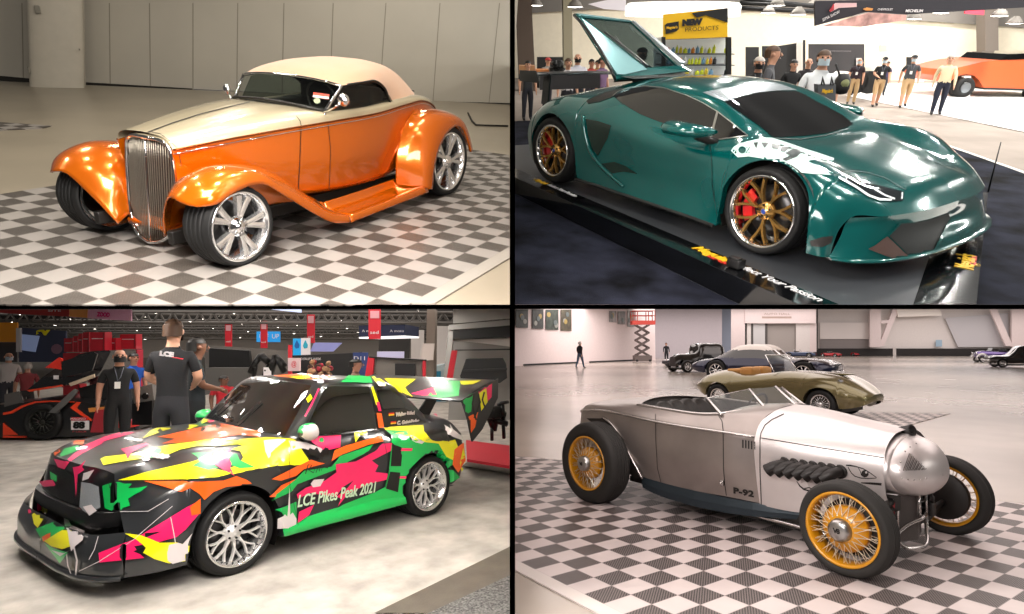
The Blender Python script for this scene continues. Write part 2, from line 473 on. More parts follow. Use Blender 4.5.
def floor_mat(name, col, rough, var=.12, vs=1.2, spec=.5, bump=.0, coat=0., bs=30):
    return mat(name, col, rough, var=var, vscale=vs, spec=spec, bump=bump, bscale=bs, coat=coat)
def tiles(name, tx, ty, ox, oy, light, dark, hole):
    """interlocking garage tiles: plain light squares and vented dark squares"""
    m, nt, b = nmat(name); N = nt.nodes.new; L = nt.links.new
    tc = N('ShaderNodeTexCoord'); sp = N('ShaderNodeSeparateXYZ'); L(tc.outputs['Object'], sp.inputs[0])
    def mth(op, a, bb=None, c=None):
        n = N('ShaderNodeMath'); n.operation = op
        for i, v in enumerate((a, bb, c)):
            if v is None: continue
            if isinstance(v, (int, float)): n.inputs[i].default_value = v
            else: L(v, n.inputs[i])
        return n.outputs[0]
    u = mth('DIVIDE', mth('SUBTRACT', sp.outputs[0], ox), tx); v = mth('DIVIDE', mth('SUBTRACT', sp.outputs[1], oy), ty)
    par = mth('MODULO', mth('ADD', mth('ADD', mth('FLOOR', u), mth('FLOOR', v)), 400.), 2.)
    fu = mth('FRACT', u); fv = mth('FRACT', v)
    # vents: slots running along the diagonal
    sl = mth('FRACT', mth('MULTIPLY', mth('SUBTRACT', fu, mth('SUBTRACT', 1., fv)), 9.))
    sl2 = mth('FRACT', mth('MULTIPLY', mth('ADD', fu, mth('SUBTRACT', 1., fv)), 9.))
    slot = mth('MULTIPLY', mth('LESS_THAN', sl, .5), mth('LESS_THAN', sl2, .94))
    eu = mth('MINIMUM', fu, mth('SUBTRACT', 1., fu)); ev = mth('MINIMUM', fv, mth('SUBTRACT', 1., fv))
    edge = mth('LESS_THAN', mth('MINIMUM', eu, ev), .018)
    slot = mth('MULTIPLY', slot, mth('SUBTRACT', 1., edge))
    nz = N('ShaderNodeTexNoise'); nz.inputs['Scale'].default_value = 3.; L(tc.outputs['Object'], nz.inputs['Vector'])
    def mix(f, a, bb):
        n = N('ShaderNodeMixRGB')
        if isinstance(f, (int, float)): n.inputs[0].default_value = f
        else: L(f, n.inputs[0])
        for i, q in ((1, a), (2, bb)):
            if isinstance(q, tuple): n.inputs[i].default_value = (*q, 1)
            else: L(q, n.inputs[i])
        return n.outputs[0]
    lt = mix(mth('MULTIPLY', edge, .5), hexc(light), tuple(x * .45 for x in hexc(light)))
    dk = mix(slot, hexc(dark), hexc(hole))
    c = mix(par, lt, dk)
    hs = N('ShaderNodeHueSaturation'); L(c, hs.inputs['Color'])
    L(mth('MULTIPLY_ADD', nz.outputs['Fac'], .22, .89), hs.inputs['Value'])
    L(hs.outputs[0], b.inputs['Base Color']); b.inputs['Roughness'].default_value = .45
    bp = N('ShaderNodeBump'); bp.inputs['Distance'].default_value = .004; bp.inputs['Strength'].default_value = .5
    L(mth('SUBTRACT', 1., mth('MULTIPLY', slot, par)), bp.inputs['Height']); L(bp.outputs[0], b.inputs['Normal'])
    return m
def floorpoly(name, stage, pxs, mt, z=0., **k):
    m = MB(); m.poly([gp(stage, x, y, z) for x, y in pxs]); return struct(name, m, mt, stage, **k)
def wall_px(name, stage, base, h, mt, thick=.15, z=0.):
    """upright wall standing on the floor line between two photo points"""
    a = gp(stage, *base[0], z); b = gp(stage, *base[1], z); n = (b - a).cross(V((0, 0, 1))).normalized()
    o, _ = ray(stage, *base[0])
    if n.dot(a - o) < 0: n = -n
    m = MB(); m.prism([a, b, b + V((0, 0, h)), a + V((0, 0, h))], n * thick); return struct(name, m, mt, stage), a, b, n

# ------------------------------------------------------------------ stage 1 : tan hall with the folding wall
conc1 = floor_mat('concrete_tan', '#8d8474', .3, .1, .8, spec=.45, bump=.02, bs=2)
wall1 = mat('panel_grey', '#b5b0a4', .55, var=.03, vscale=1.)
dark_gap = mat('dark_gap', '#1c1a16', .8)
FL1 = [(-70, 304.6), (511.9, 304.6), (511.9, 104), (-70, 78)]
floorpoly('floor_tan', 1, FL1, conc1)
wl, a1, b1, n1 = wall_px('wall_back', 1, ((-70, 76), (511.6, 104.5)), 5., wall1)
def wallpt(px, py, off=.0):
    """point of the stage 1 back wall behind a photo position"""
    o, d = ray(1, px, py); t = (a1 - o).dot(n1) / d.dot(n1); return o + d * t - n1 * off
m = MB()
for top, bot in (((109.4, 3), (110.3, 88)), ((149.5, 3), (150.5, 90)), ((193, 3), (193, 93)), ((237.8, 3), (236.8, 98)), ((284, 3), (282, 98)), ((333.2, 3), (330, 98)), ((386, 3), (379.5, 99)), ((440, 3), (433, 101)), ((499.6, 3), (489, 103)), ((22, 3), (23.5, 80))):
    a, b = wallpt(*top, .004), wallpt(*bot, .004); d = (b1 - a1).normalized() * .012
    m.prism([a - d, a + d, b + d, b - d], n1 * .02)
o = struct('trim_1', m, mat('seam_grey', '#8d887c', .7), 1)
m = MB()
for p, q, h in (((85, 87.2), (193, 93.4), .12), ((-20, 79), (31, 83.6), .12), ((193, 94.2), (232, 96.2), .02), ((434, 103.2), (511, 105.), .05)):
    a, b = wallpt(*p, .012), wallpt(*q, .012); u = V((0, 0, h))
    m.prism([a, b, b + u, a + u], n1 * .02)
struct('trim_wall_gap', m, dark_gap, 1)  # strips drawn dark for the shaded gap under the folding wall
# round-fronted column
m = MB(); L_, R_ = gp(1, 29.5, 86.5), gp(1, 84.5, 87.6); c = (L_ + R_) / 2; hw = (R_ - L_).length / 2
ex = (R_ - L_).normalized(); ey = V((0, 0, 1)).cross(ex)
if ey.dot(c - ray(1, 50, 86)[0]) < 0: ey = -ey
prof = [c - ex * hw + ey * .5] + [c - ex * hw * cos(t) - ey * .16 * sin(t) ** .7 for t in arange(0.0001, pi - .0001, 14)] + [c + ex * hw + ey * .5]
tl_, tr_ = (loc(1, 27.2, 4, 1, 0), loc(1, 82.5, 4, 1, 0))
o_, d_ = ray(1, 27.3, 4); tl_ = o_ + d_ * ((c - o_).dot(ey) / d_.dot(ey)); o_, d_ = ray(1, 82.3, 4); tr_ = o_ + d_ * ((c - o_).dot(ey) / d_.dot(ey))
topsh = ((tl_ + tr_) / 2 - c) * 1.6; wk = 1 + ((tr_ - tl_).length / (2 * hw) - 1) * 1.6
m.grid([[p, c + ex * (p - c).dot(ex) * wk + ey * (p - c).dot(ey) + topsh] for p in prof], 0, True)
struct('wall_column', m, mat('column_grey', '#b3ada0', .5, var=.03), 1, auto=50)
m = MB(); q = loc(1, 37, 10, 1, c.y)
# small wall fittings on the column
for px, py, w_, h_ in ((37.5, 9.5, .10, .16), (79.5, 49.5, .03, .04), (29, 70, .03, .14)):
    o_, d_ = ray(1, px, py); t = (c - ey * .17 - o_).dot(ey) / d_.dot(ey); p = o_ + d_ * t
    m.box((0, 0, 0), (w_, .05, h_), 0, Matrix.Translation(p) @ Matrix((ex, ey, V((0, 0, 1)))).transposed().to_4x4(), .008)
struct('trim_2', m, mat('fitting_grey', '#7b776c', .5), 1)
# tiled mat under the car and the second one far left
T1 = .1972
sw1 = .2345
YO1 = .85 - 2.95 * sw1
tl1 = tiles('vented_tiles_warm', T1, sw1, 4.31 * T1 + .085, YO1, '#87827d', '#57514b', '#1c1815')
def l1(u, v): return V((4.31 * T1 + .085 - u * T1, YO1 + v * sw1, 0))
m = MB()
FARV = -11
def clip_half(poly, n, d):
    out = []
    for a, b in zip(poly, poly[1:] + poly[:1]):
        da, db = n.dot(a) - d, n.dot(b) - d
        if da >= 0: out.append(a)
        if da * db < 0: out.append(a.lerp(b, da / (da - db)))
    return out
def frustum_clip(stage, poly, lines):
    """trim a floor outline where the dividing walls stand: lines of photo pairs, inside on their left"""
    for p, q in lines:
        o, r1 = ray(stage, *p); _, r2 = ray(stage, *q); n = r2.cross(r1)
        poly = clip_half(poly, n, n.dot(o))
    return poly
def side(p, q, inside, stage):
    o, r1 = ray(stage, *p); _, r2 = ray(stage, *q); n = r2.cross(r1); _, ri = ray(stage, *inside)
    return (p, q) if n.dot(ri) > 0 else (q, p)
CL = {1: [side((509.5, 0), (509.5, 300), (250, 150), 1), side((0, 304.5), (500, 304.5), (250, 150), 1)],
      2: [side((515.3, 0), (515.3, 300), (700, 150), 2), side((500, 304.5), (900, 304.5), (700, 150), 2)],
      3: [side((509.5, 400), (509.5, 600), (250, 450), 3), side((0, 309.), (500, 309.), (250, 450), 3)],
      4: [side((515.3, 400), (515.3, 600), (700, 450), 4), side((500, 309.), (900, 309.), (700, 450), 4)]}
def mat_sheet(name, stage, corners, mt, label, cat, z=.012, edge=None, group=None):
    P = frustum_clip(stage, [V((c[0], c[1], z)) for c in corners], CL[stage]); m = MB(); m.prism(P, (0, 0, -z + .002), 0)
    o = build(name, m, mt, None, stage); tag(o, label, cat, group); return o
mat_sheet('floor_tile_mat', 1, [l1(-14, -11), l1(-14, 9), l1(34, 9), l1(34, -11)], tl1, 'grey and white chequered garage tile mat under the orange roadster', 'floor mat')
m = MB(); P = frustum_clip(1, [l1(-14, 9), l1(-14, 9.55), l1(34, 9.55), l1(34, 9)], CL[1]); m.prism([p + V((0, 0, .013)) for p in P], (0, 0, -.012))
o = build('mat_edging', m, mat('edge_grey', '#8d8880', .6), None, 1); tag(o, 'plain grey ramp edging along the near side of the chequered mat', 'mat edging')
a, b, c, d = gp(1, -25, 121), gp(1, 52, 126.5), gp(1, 42, 129), gp(1, -30, 132)
mat_sheet('floor_tile_mat', 1, [a, b, c, d], tl1, 'small chequered tile mat on the empty floor behind the orange roadster', 'floor mat')
for i, (x, y, pw, sz) in enumerate(((-.6, 1.4, 80, .22), (-3.4, 1.0, 75, .22), (2.4, .4, 80, .22), (.8, -1.6, 70, .22), (-2.0, -1.0, 70, .22), (-5.2, -1.4, 75, .22), (2.6, 2.6, 60, .22), (-2.2, 3.6, 45, .22), (-1, -4.4, 150, .5), (-5, -5.2, 150, .5), (-9, -4, 150, .5), (2, -5.2, 110, .5), (-7.5, 1, 90, .4))):
    area('hall_lamp', 1, (x, y, 5.4), (x - .1, y - .1, 0), sz, pw * .74, lin((1, .96, .90)))
# cable on the floor by the wall
m = MB(); m.tube([gp(1, x, y, .02) for x, y in ((468, 113), (472, 121), (476, 125), (490, 125.5), (508, 126))], .02, 6)
o = build('floor_cable', m, dark_gap, None, 1); tag(o, 'dark cable lying on the floor behind the rear fender of the orange roadster', 'cable')

# ------------------------------------------------------------------ stage 4 : bright exhibition hall
conc4 = floor_mat('concrete_polished', '#a59a90', .2, .1, .5, spec=.5, bump=.015, bs=1.5)
floorpoly('floor_polished', 4, [(512.6, 625), (1100, 625), (1100, 352.5), (512.6, 352.5)], conc4)
tl4 = tiles('vented_tiles_rose', .2, .2 * 1.366, -2.65 * .2 + .0, -1.04 - 3.93 * .2 * 1.366, '#c3b6b3', '#6f6562', '#2a2524')
def l4(u, v): return V(((v - 2.65) * .2, -1.04 + (u - 3.93) * .2 * 1.366, 0))
mat_sheet('floor_tile_mat', 4, [l4(-3, -40), V((-5.6, -.1, 0)), V((-.05, 2.84, 0)), V((3.2, 3.6, 0)), l4(-3, 30)], tl4, 'grey and white chequered garage tile mat under the bare metal roadster', 'floor mat')
m = MB(); P = frustum_clip(4, [l4(-3, -34), l4(-3.5, -34), l4(-3.5, 30), l4(-3, 30)], CL[4]); m.prism([p + V((0, 0, .013)) for p in P], (0, 0, -.012))
o = build('mat_edging', m, mat('edge_pale', '#c9bfba', .6), None, 4); tag(o, 'pale ramp edging at the corner of the mat under the bare metal roadster', 'mat edging')
mat_sheet('floor_tile_mat', 4, [gp(4, 690, 411), gp(4, 812, 411.5), gp(4, 950, 414), gp(4, 892, 430), gp(4, 800, 436), gp(4, 690, 430)], tl4, 'chequered tile mat under the olive convertible', 'floor mat')

for x, y, sx, sy, pw in ((2.2, 6.2, 3.6, 2.6, 130), (6.2, 7.0, 3.0, 3.2, 120), (3.0, 11.5, 5, 4, 260), (9, 12.5, 5, 5, 300), (5, 20, 8, 7, 600), (15, 21, 8, 8, 600), (8, 31, 14, 8, 900), (24, 32, 12, 10, 1000), (14, 43, 24, 4, 1500), (12, 56, 18, 8, 3600), (40, 56, 24, 8, 3600), (20, 72, 34, 8, 6000), (60, 74, 34, 8, 6000), (25, 88, 44, 6, 5000), (75, 88, 40, 6, 4000)):
    under('hall_panel', x, y, sx, sy, pw * .5, lin((1, .955, .94)))

area('viewer_side_fill', 4, (1.2, -5.2, 2.6), (-1.2, 0, .5), 2.2, 150, lin((1, .96, .95)), 1.2)  # unseen fill light added to brighten the roadster's near flank
# ------------------------------------------------------------------ wheels
rubber = mat('tyre_rubber', '#161616', .62, spec=.35, bump=.05, bscale=60)
rubber_grey = mat('tyre_rubber_worn', '#2b2927', .7, spec=.3, bump=.05, bscale=60)
chrome = mat('chrome', '#e6e6e6', .07, 1.)
brushed = mat('brushed_metal', '#b9b7b4', .3, 1.)
darkm = mat('dark_metal', '#1d1d1f', .45, .6)
red_cal = mat('caliper_red', '#c4161c', .35, coat=.5)
blackp = mat('black_plastic', '#0b0b0c', .45)
def ymat(c, sy):
    """local wheel frame: x right, z up, y outward"""
    M = Matrix(((1, 0, 0), (0, sy, 0), (0, 0, 1))).to_4x4(); M.translation = V(c); return M
def tyre_mesh(M, R, rr, w, grooves=4, n=56, bulge=.012):
    mb = MB(); s = .028 * R / .32
    prof = [(rr, -.01), (rr + .004, 0), (rr + (R - rr) * .35, bulge), (rr + (R - rr) * .7, bulge * .8), (R - s * .55, -.004), (R - .004, -s), ]
    tw = w - 2 * s
    for g in range(grooves):
        y0 = -s - tw * (g + .72) / (grooves + .5); gw = .006
        prof += [(R, y0 + gw * 1.6), (R - .002, y0 + gw), (R - .010, y0 + gw * .6), (R - .010, y0 - gw * .6), (R - .002, y0 - gw), (R, y0 - gw * 1.6)]
    prof += [(R - .004, -w + s), (R - s * .55, -w), (rr + (R - rr) * .5, -w - bulge), (rr, -w + .01)]
    mb.lathe(prof, (0, 0, 0), (0, 1, 0), n, closed=True)
    for v in mb.v: v.xyz = M @ v
    return mb
def wheel(car, c, sy, R, rr, w, style, mats, name='wheel', tmat=None, lip=.03, grooves=4):
    """wheel as a part; tyre, rim pieces, brake as its sub-parts"""
    M = ymat(c, sy); tmat = tmat or rubber
    rim, spk, hub = mats['rim'], mats['spoke'], mats['hub']
    mb = MB()
    # barrel with stepped lip
    prof = [(rr + .006, -.004), (rr + .006, .006), (rr - .008, .008), (rr - .016, -.004), (rr - lip, -.03), (rr - lip - .006, -w * .5), (rr - lip, -w * .92), (rr + .004, -w)]
    mb.lathe(prof, (0, 0, 0), (0, 1, 0), 56, M=M)
    wo = build(name, mb, rim, car)
    build('tyre', tyre_mesh(M, R, rr, w, grooves), tmat, wo)
    ri = rr - lip + .004
    sp = MB(); hb = MB()
    if style == 'five':
        for k in range(5):
            a = pi / 2 + 2 * pi * k / 5 + .3
            for d in (-.20, .20):
                q = MB(); L0, L1 = .05, ri; wd0, wd1 = .05, .085
                pts = []
                for t in arange(0, 1, 5):
                    r_ = L0 + (L1 - L0) * t; yy = -.012 - .03 * (1 - t) * t * 0 - .018 * (1 - t); off = (wd0 + (wd1 - wd0) * t) * .36
                    pts.append((r_, yy, off))
                rows = []
                for r_, yy, off in pts:
                    ang = a + d * (.35 + .65 * (r_ / ri)); e = V((cos(ang), 0, sin(ang))); tn = V((-sin(ang), 0, cos(ang)))
                    p = e * r_
                    rows.append([p + tn * off + V((0, yy - .035, 0)), p + tn * off * .8 + V((0, yy, 0)), p + V((0, yy + .006, 0)), p - tn * off * .8 + V((0, yy, 0)), p - tn * off + V((0, yy - .035, 0))])
                q.grid(rows); sp.merge(q, M)
            e = V((cos(a), 0, sin(a))); hb.cyl(e * .048 + V((0, -.03, 0)), e * .048 + V((0, -.004, 0)), .011, n=8, M=M)
        hb.lathe([(.0, .012), (.03, .01), (.036, 0), (.075, -.02), (.08, -.06)], (0, 0, 0), (0, 1, 0), 24, M=M)
    elif style in ('split', 'mesh', 'race'):
        n = {'split': 7, 'mesh': 10, 'race': 14}[style]; dish = {'split': .035, 'mesh': .055, 'race': .03}[style]
        wd = {'split': .022, 'mesh': .013, 'race': .012}[style]
        for k in range(n):
            a = 2 * pi * k / n + .2
            ends = {'split': ((-.10, -.26), (.10, .26)), 'mesh': ((-.16, .2), (.16, -.2)), 'race': ((0, 0),)}[style]
            for d0, d1 in ends:
                r0 = .045 if style != 'split' else .05
                rows = []
                for t in arange(0, 1, 6):
                    r_ = r0 + (ri - r0) * t; yy = -dish - .018 + .018 * t
                    dd = d0 * (1 - t) + d1 * t if style == 'mesh' else (d0 * 0 if t < .25 else d1 * (t - .25) / .75)
                    ang = a + dd; e = V((cos(ang), 0, sin(ang))); tn = V((-sin(ang), 0, cos(ang))); o_ = wd * (.95 + .25 * t) / 2 * (R / .32)
                    p = e * r_
                    rows.append([p + tn * o_ + V((0, yy - .03, 0)), p + tn * o_ * .75 + V((0, yy, 0)), p - tn * o_ * .75 + V((0, yy, 0)), p - tn * o_ + V((0, yy - .03, 0))])
                q = MB(); q.grid(rows, smooth=False); sp.merge(q, M)
        nb = 5
        hb.lathe([(0, -dish + .004), (.026, -dish + .003), (.03, -dish - .004), (.07, -dish - .012), (.078, -dish - .05)], (0, 0, 0), (0, 1, 0), 24, M=M)
        bl = MB()
        for k in range(nb):
            a = 2 * pi * k / nb + .5; e = V((cos(a), 0, sin(a))); bl.cyl(e * .052 + V((0, -dish - .02, 0)), e * .052 + V((0, -dish + .003, 0)), .009, n=8, M=M)
        build('wheel_bolts', bl, mats.get('bolt', darkm), wo)
        if style in ('split', 'mesh'):
            rv = MB()
            for k in range(30):
                a = 2 * pi * k / 30; e = V((cos(a), 0, sin(a))) * (rr - .03); rv.cyl(e + V((0, -.03, 0)), e + V((0, -.012, 0)), .0045, n=6, M=M)
            build('rim_rivets', rv, mats.get('bolt', darkm), wo)
    elif style == 'wire':
        hr = .105
        n = 18
        for k in range(n):
            for lay, (yh, yr, da) in enumerate(((.075, -.03, .28), (.075, -.03, -.28), (-.05, -.05, .12), (-.05, -.05, -.12))):
                a = 2 * pi * (k + lay * .25) / n; b = a + da
                sp.tube([V((cos(a) * hr, yh - .06, sin(a) * hr)), V((cos(b) * ri, yr, sin(b) * ri))], .0028, 5, M=M)
        hb.lathe([(0, .078), (.06, .075), (.08, .062), (.09, .015), (.094, -.005)], (0, 0, 0), (0, 1, 0), 28, M=M)
        dr = MB(); dr.lathe([(.09, .012), (.11, .010), (.13, -.005), (.165, -.03), (.18, -.05), (.18, -.10), (.02, -.11)], (0, 0, 0), (0, 1, 0), 30, M=M)
        build('brake_drum', dr, mats.get('drum', rim), wo)
    build('wheel_spokes', sp, spk, wo, auto=40)
    build('hub_cap', hb, hub, wo)
    if mats.get('disc'):
        d = MB(); d.lathe([(.04, -w * .52), (.05, -w * .45), (.7 * rr, -w * .45), (.7 * rr, -w * .52)], (0, 0, 0), (0, 1, 0), 36, M=M)
        build('brake_disc', d, mats['disc'], wo)
    if mats.get('caliper'):
        cb = MB()
        rows = []
        for t in arange(radians(140), radians(215), 8):
            e = V((cos(t), 0, sin(t)))
            rows.append([e * rr * .48 + V((0, -w * .45, 0)), e * rr * .48 + V((0, -w * .30, 0)), e * rr * .78 + V((0, -w * .30, 0)), e * rr * .78 + V((0, -w * .45, 0))])
        q = MB(); q.grid(rows, closev=True, smooth=False); cb.merge(q, M)
        build('brake_caliper', cb, mats['caliper'], wo)
    return wo
# ------------------------------------------------------------------ stage 1 : orange and cream roadster
orange = flake_paint('paint_orange', (.60, .125, .0015), .22, .55, .05)
cream = flake_paint('paint_cream', '#b8ac8f', .3, .3, .10)
canvas = mat('canvas_tan', '#c29a7a', .85, bump=.15, bscale=300, sheen=.3)
leather = mat('leather_dark', '#17130f', .6)
trim_black = mat('trim_black', '#100d0a', .5)
glass_dark = glass('glass_smoked', '#c8d4cc', 0, .45)
glass_clear = glass('glass_clear', '#e8f0ec', 0, .12)
glass_black = mat('glass_black', '#050607', .04, spec=.8, coat=1.)
C1 = root('roadster', 'orange and cream roadster with tan soft top on the chequered mat', 'car', 1, (-1.4, 0, 0))
BX = [.04, -.5, -1.0, -1.35, -2.0, -2.5, -2.9, -3.2, -3.45, -3.6]
low = [[(.20, .26), (.26, .52), (.305, .79)], [(.38, .30), (.43, .56), (.455, .855)], [(.50, .30), (.555, .6), (.55, .895)], [(.57, .30), (.62, .6), (.59, .915)],
       [(.59, .31), (.635, .62), (.60, .945)], [(.50, .33), (.58, .66), (.55, .985)], [(.44, .35), (.54, .66), (.50, 1.0)], [(.40, .38), (.48, .62), (.43, .93)], [(.33, .4), (.38, .6), (.32, .80)], [(.18, .43), (.22, .58), (.18, .70)]]
upr = [[(.305, .79), (.29, .835), (.22, .868), (.12, .88), (0, .885)], [(.455, .855), (.445, .895), (.38, .94), (.2, .975), (0, .985)], [(.55, .895), (.545, .935), (.48, .985), (.3, 1.03), (0, 1.045)],
       [(.59, .915), (.59, .955), (.56, .99), (.5, .995), (0, .98)], [(.60, .945), (.60, .985), (.57, 1.015), (.5, 1.01), (0, 1.0)], [(.55, .985), (.55, 1.015), (.5, 1.045), (.3, 1.06), (0, 1.07)],
       [(.50, 1.0), (.495, 1.02), (.43, 1.045), (.25, 1.06), (0, 1.065)], [(.43, .93), (.425, .96), (.36, 1.0), (.2, 1.025), (0, 1.03)], [(.32, .80), (.315, .84), (.26, .89), (.15, .93), (0, .945)], [(.18, .70), (.175, .72), (.14, .76), (.08, .79), (0, .80)]]
def halves(ctrl, nu, nv, sharpv=()):
    g = net([[V((x, *p)) for p in r] for x, r in zip(BX, ctrl)], nu, nv, (), sharpv)
    mb = MB(); mb.grid(g); mb.merge(mb.mirror(1)); return mb, g
lo, glo = halves(low, 70, 14); 
hi, ghi = halves(upr, 70, 18)
fl = MB(); fl.grid([[g[0], V((g[0].x, 0, g[0].z + .01)), V((g[0].x, -g[0].y, g[0].z))] for g in glo])
lo.merge(fl)
ob = build('lower_body', lo, [orange, trim_black], C1)
body1 = MB(); body1.merge(lo).merge(hi); bv1 = body1.bvh()
hm = MB(); hm.merge(hi)
ck = []
for i, f in enumerate(hm.f):
    c = sum((hm.v[k] for k in f), V()) / len(f)
    if -2.32 < c.x < -1.27 and abs(c.y) < .50: hm.m[i] = 1
# engine-turned front closing under the grille shell
oh = build('upper_body', hm, [cream, leather], C1)
patch('panel_seam', 1, bv1, [strip(q, w_) for q, w_ in (([(147, 132.8), (172, 123.5), (200, 114.5), (228, 107.5), (250, 102.2)], 1.0), ([(150.5, 132), (160, 134), (169, 140.5), (176, 147), (178.5, 152)], .5), ([(178.5, 152), (181, 165), (179, 190)], .6), ([(296, 116), (300, 121), (301, 126), (299.6, 160), (298, 194)], .7), ([(328, 124), (330.5, 150), (329, 190)], .5))], trim_black, C1, .004, 1.6)
beltrow = [g[-1] for g in glo]
for s in (1, -1):
    br = MB(); pts = [V((p.x, (p.y + .006) * s, p.z)) for p in beltrow[:-3]]; br.tube(pts, .008, 6); build('belt_moulding', br, mat('trim_copper', '#8a4a1e', .2, .8), C1)
    br = MB(); br.tube([p + V((0, .002 * s, -.028)) for p in pts], .0045, 6, 1); build('belt_pinstripe', br, chrome, C1)
# grille shell and bars
def gz(t):   # outline of the grille opening, t from top centre down to the bottom: (half width, z)
    return cubic([(0, 0.001, .855), (.06, .12, .852), (.14, .205, .825), (.22, .245, .77), (.5, .272, .52), (.7, .27, .34), (.85, .225, .165), (.95, .11, .07), (1, 0.001, .045)], t)
def gx(z, y): return .02 + (.88 - z) * .06 + .045 * (1 - (y / .28) ** 2)
out = [gz(t) for t in arange(0, 1, 40)]
LEAN = .10
def gl(z, y): return V((gx(z, y), y + (z - .42) * LEAN, z))
ring = [gl(z, y) for y, z in out] + [gl(z, -y) for y, z in out[::-1][1:-1]]
gs = MB(); gs.tube(ring, .014, 8, closed=True); build('grille_surround', gs, chrome, C1)
rows = []
for p in ring:
    q = V((p.x - .16, p.y * 1.12, p.z * .99 + .02 * (1 if p.z > .6 else 0)))
    rows.append([p + V((.004, 0, 0)), p + V((-.03, p.y * .05, (.012 if p.z > .75 else 0))), q])
sh = MB(); sh.grid(rows, closeu=True)
for i, f in enumerate(sh.f):
    if sum(sh.v[k].z for k in f) / len(f) > .80: sh.m[i] = 1
build('grille_shell', sh, [orange, cream], C1, auto=60)
gb = MB()
for k in range(-12, 13):
    y = k * .021
    zs = [z for (yy, z) in [gz(t) for t in arange(0, 1, 80)] if yy >= abs(y)]
    if not zs: continue
    z0, z1 = min(zs), max(zs); wd = .007 if k else .013
    ptsb = [gl(z, y) - V((.012, 0, 0)) for z in arange(z0, z1, 6)]
    gb.tube(ptsb, wd / 2 + .001, 6, 1 if k == 0 else 0)
build('grille_bars', gb, [mat('grille_steel', '#7d776c', .35, .7), chrome], C1)
bk = MB(); bk.poly([V((p.x - .05, p.y, p.z)) for p in ring]); build('radiator', bk, mat('radiator_brown', '#2a1509', .6), C1)
# front fenders and running boards
FN = [
 [(.29, .81, .505), (.32, .77, .515), (.34, .69, .54), (.325, .61, .55), (.27, .42, .40), (.19, .26, .17)],
 [(.21, .885, .515), (.225, .865, .57), (.23, .72, .645), (.21, .52, .61), (.15, .34, .45), (.09, .27, .22)],
 [(.05, .895, .57), (.055, .88, .635), (.05, .72, .715), (.04, .48, .66), (0, .33, .50), (-.04, .29, .25)],
 [(-.2, .895, .595), (-.2, .88, .645), (-.2, .72, .705), (-.2, .5, .65), (-.2, .40, .5), (-.2, .36, .28)],
 [(-.45, .895, .445), (-.46, .88, .495), (-.47, .72, .61), (-.48, .54, .585), (-.48, .455, .46), (-.48, .42, .28)],
 [(-.70, .895, .275), (-.71, .885, .325), (-.74, .74, .42), (-.76, .62, .41), (-.76, .52, .36), (-.76, .50, .28)],
 [(-.95, .90, .13), (-.96, .89, .18), (-1.0, .75, .24), (-1.0, .66, .26), (-1.0, .585, .30), (-1.0, .56, .26)],
 [(-1.16, .90, .085), (-1.17, .89, .13), (-1.17, .75, .14), (-1.17, .68, .14), (-1.17, .62, .16), (-1.17, .59, .22)]]
RB = [[(-1.16, .90, .085), (-1.17, .89, .13), (-1.17, .75, .14), (-1.17, .68, .14), (-1.17, .62, .16), (-1.17, .59, .22)],
 [(-1.7, .90, .105), (-1.7, .89, .15), (-1.7, .75, .16), (-1.7, .68, .16), (-1.7, .63, .18), (-1.7, .60, .24)],
 [(-2.42, .90, .135), (-2.40, .89, .18), (-2.3, .75, .185), (-2.25, .68, .185), (-2.25, .62, .2), (-2.25, .58, .26)]]
RF = [
 [(-2.50, .895, .15), (-2.42, .885, .16), (-2.33, .78, .17), (-2.24, .60, .17)],
 [(-2.56, .895, .44), (-2.47, .885, .46), (-2.36, .76, .53), (-2.26, .60, .52)],
 [(-2.68, .89, .62), (-2.60, .88, .68), (-2.46, .74, .77), (-2.40, .585, .77)],
 [(-2.85, .885, .735), (-2.82, .87, .81), (-2.68, .72, .905), (-2.66, .545, .92)],
 [(-3.0, .88, .765), (-3.02, .865, .83), (-2.98, .7, .915), (-2.95, .48, .91)],
 [(-3.14, .88, .72), (-3.2, .86, .77), (-3.24, .7, .835), (-3.25, .42, .80)],
 [(-3.26, .88, .58), (-3.33, .86, .62), (-3.40, .7, .68), (-3.42, .36, .65)],
 [(-3.34, .88, .44), (-3.42, .86, .45), (-3.5, .7, .5), (-3.5, .33, .45)]]
for s in (1, -1):
    for nm, ct, nu, nv, inner in (('front_fender', FN, 60, 24, True), ('running_board', RB, 24, 24, True), ('rear_fender', RF, 50, 20, True)):
        g = net([[V(p) for p in r] for r in ct], nu, nv)
        # rolled edge along the outer lip
        m = MB(); m.grid([[V((r[0].x, r[0].y - .03, r[0].z + .004))] + [V((r[0].x, r[0].y - .012, r[0].z - .004))] + r for r in g])
        if s < 0: m = m.mirror(1)
        build(nm, m, orange, C1, solid=.012, soff=-1)
# front apron between the fenders and frame rails
m = MB(); m.grid([[V((.0, y, .24)), V((.09, y, .19)), V((.09, y, .15)), V((-.05, y, .13))] for y in arange(-.29, .29, 13)]); build('front_apron', m, orange, C1)
m = MB()
for s in (1, -1): m.box((-1.2, .42 * s, .20), (2.9, .06, .10), 0, bev=.01)
m.box((-1.3, 0, .17), (2.6, .8, .04)); m.cyl((-.02, -.7, .28), (-.02, .7, .28), .03); m.cyl((-2.9, -.7, .38), (-2.9, .7, .38), .04)
build('chassis', m, trim_black, C1)
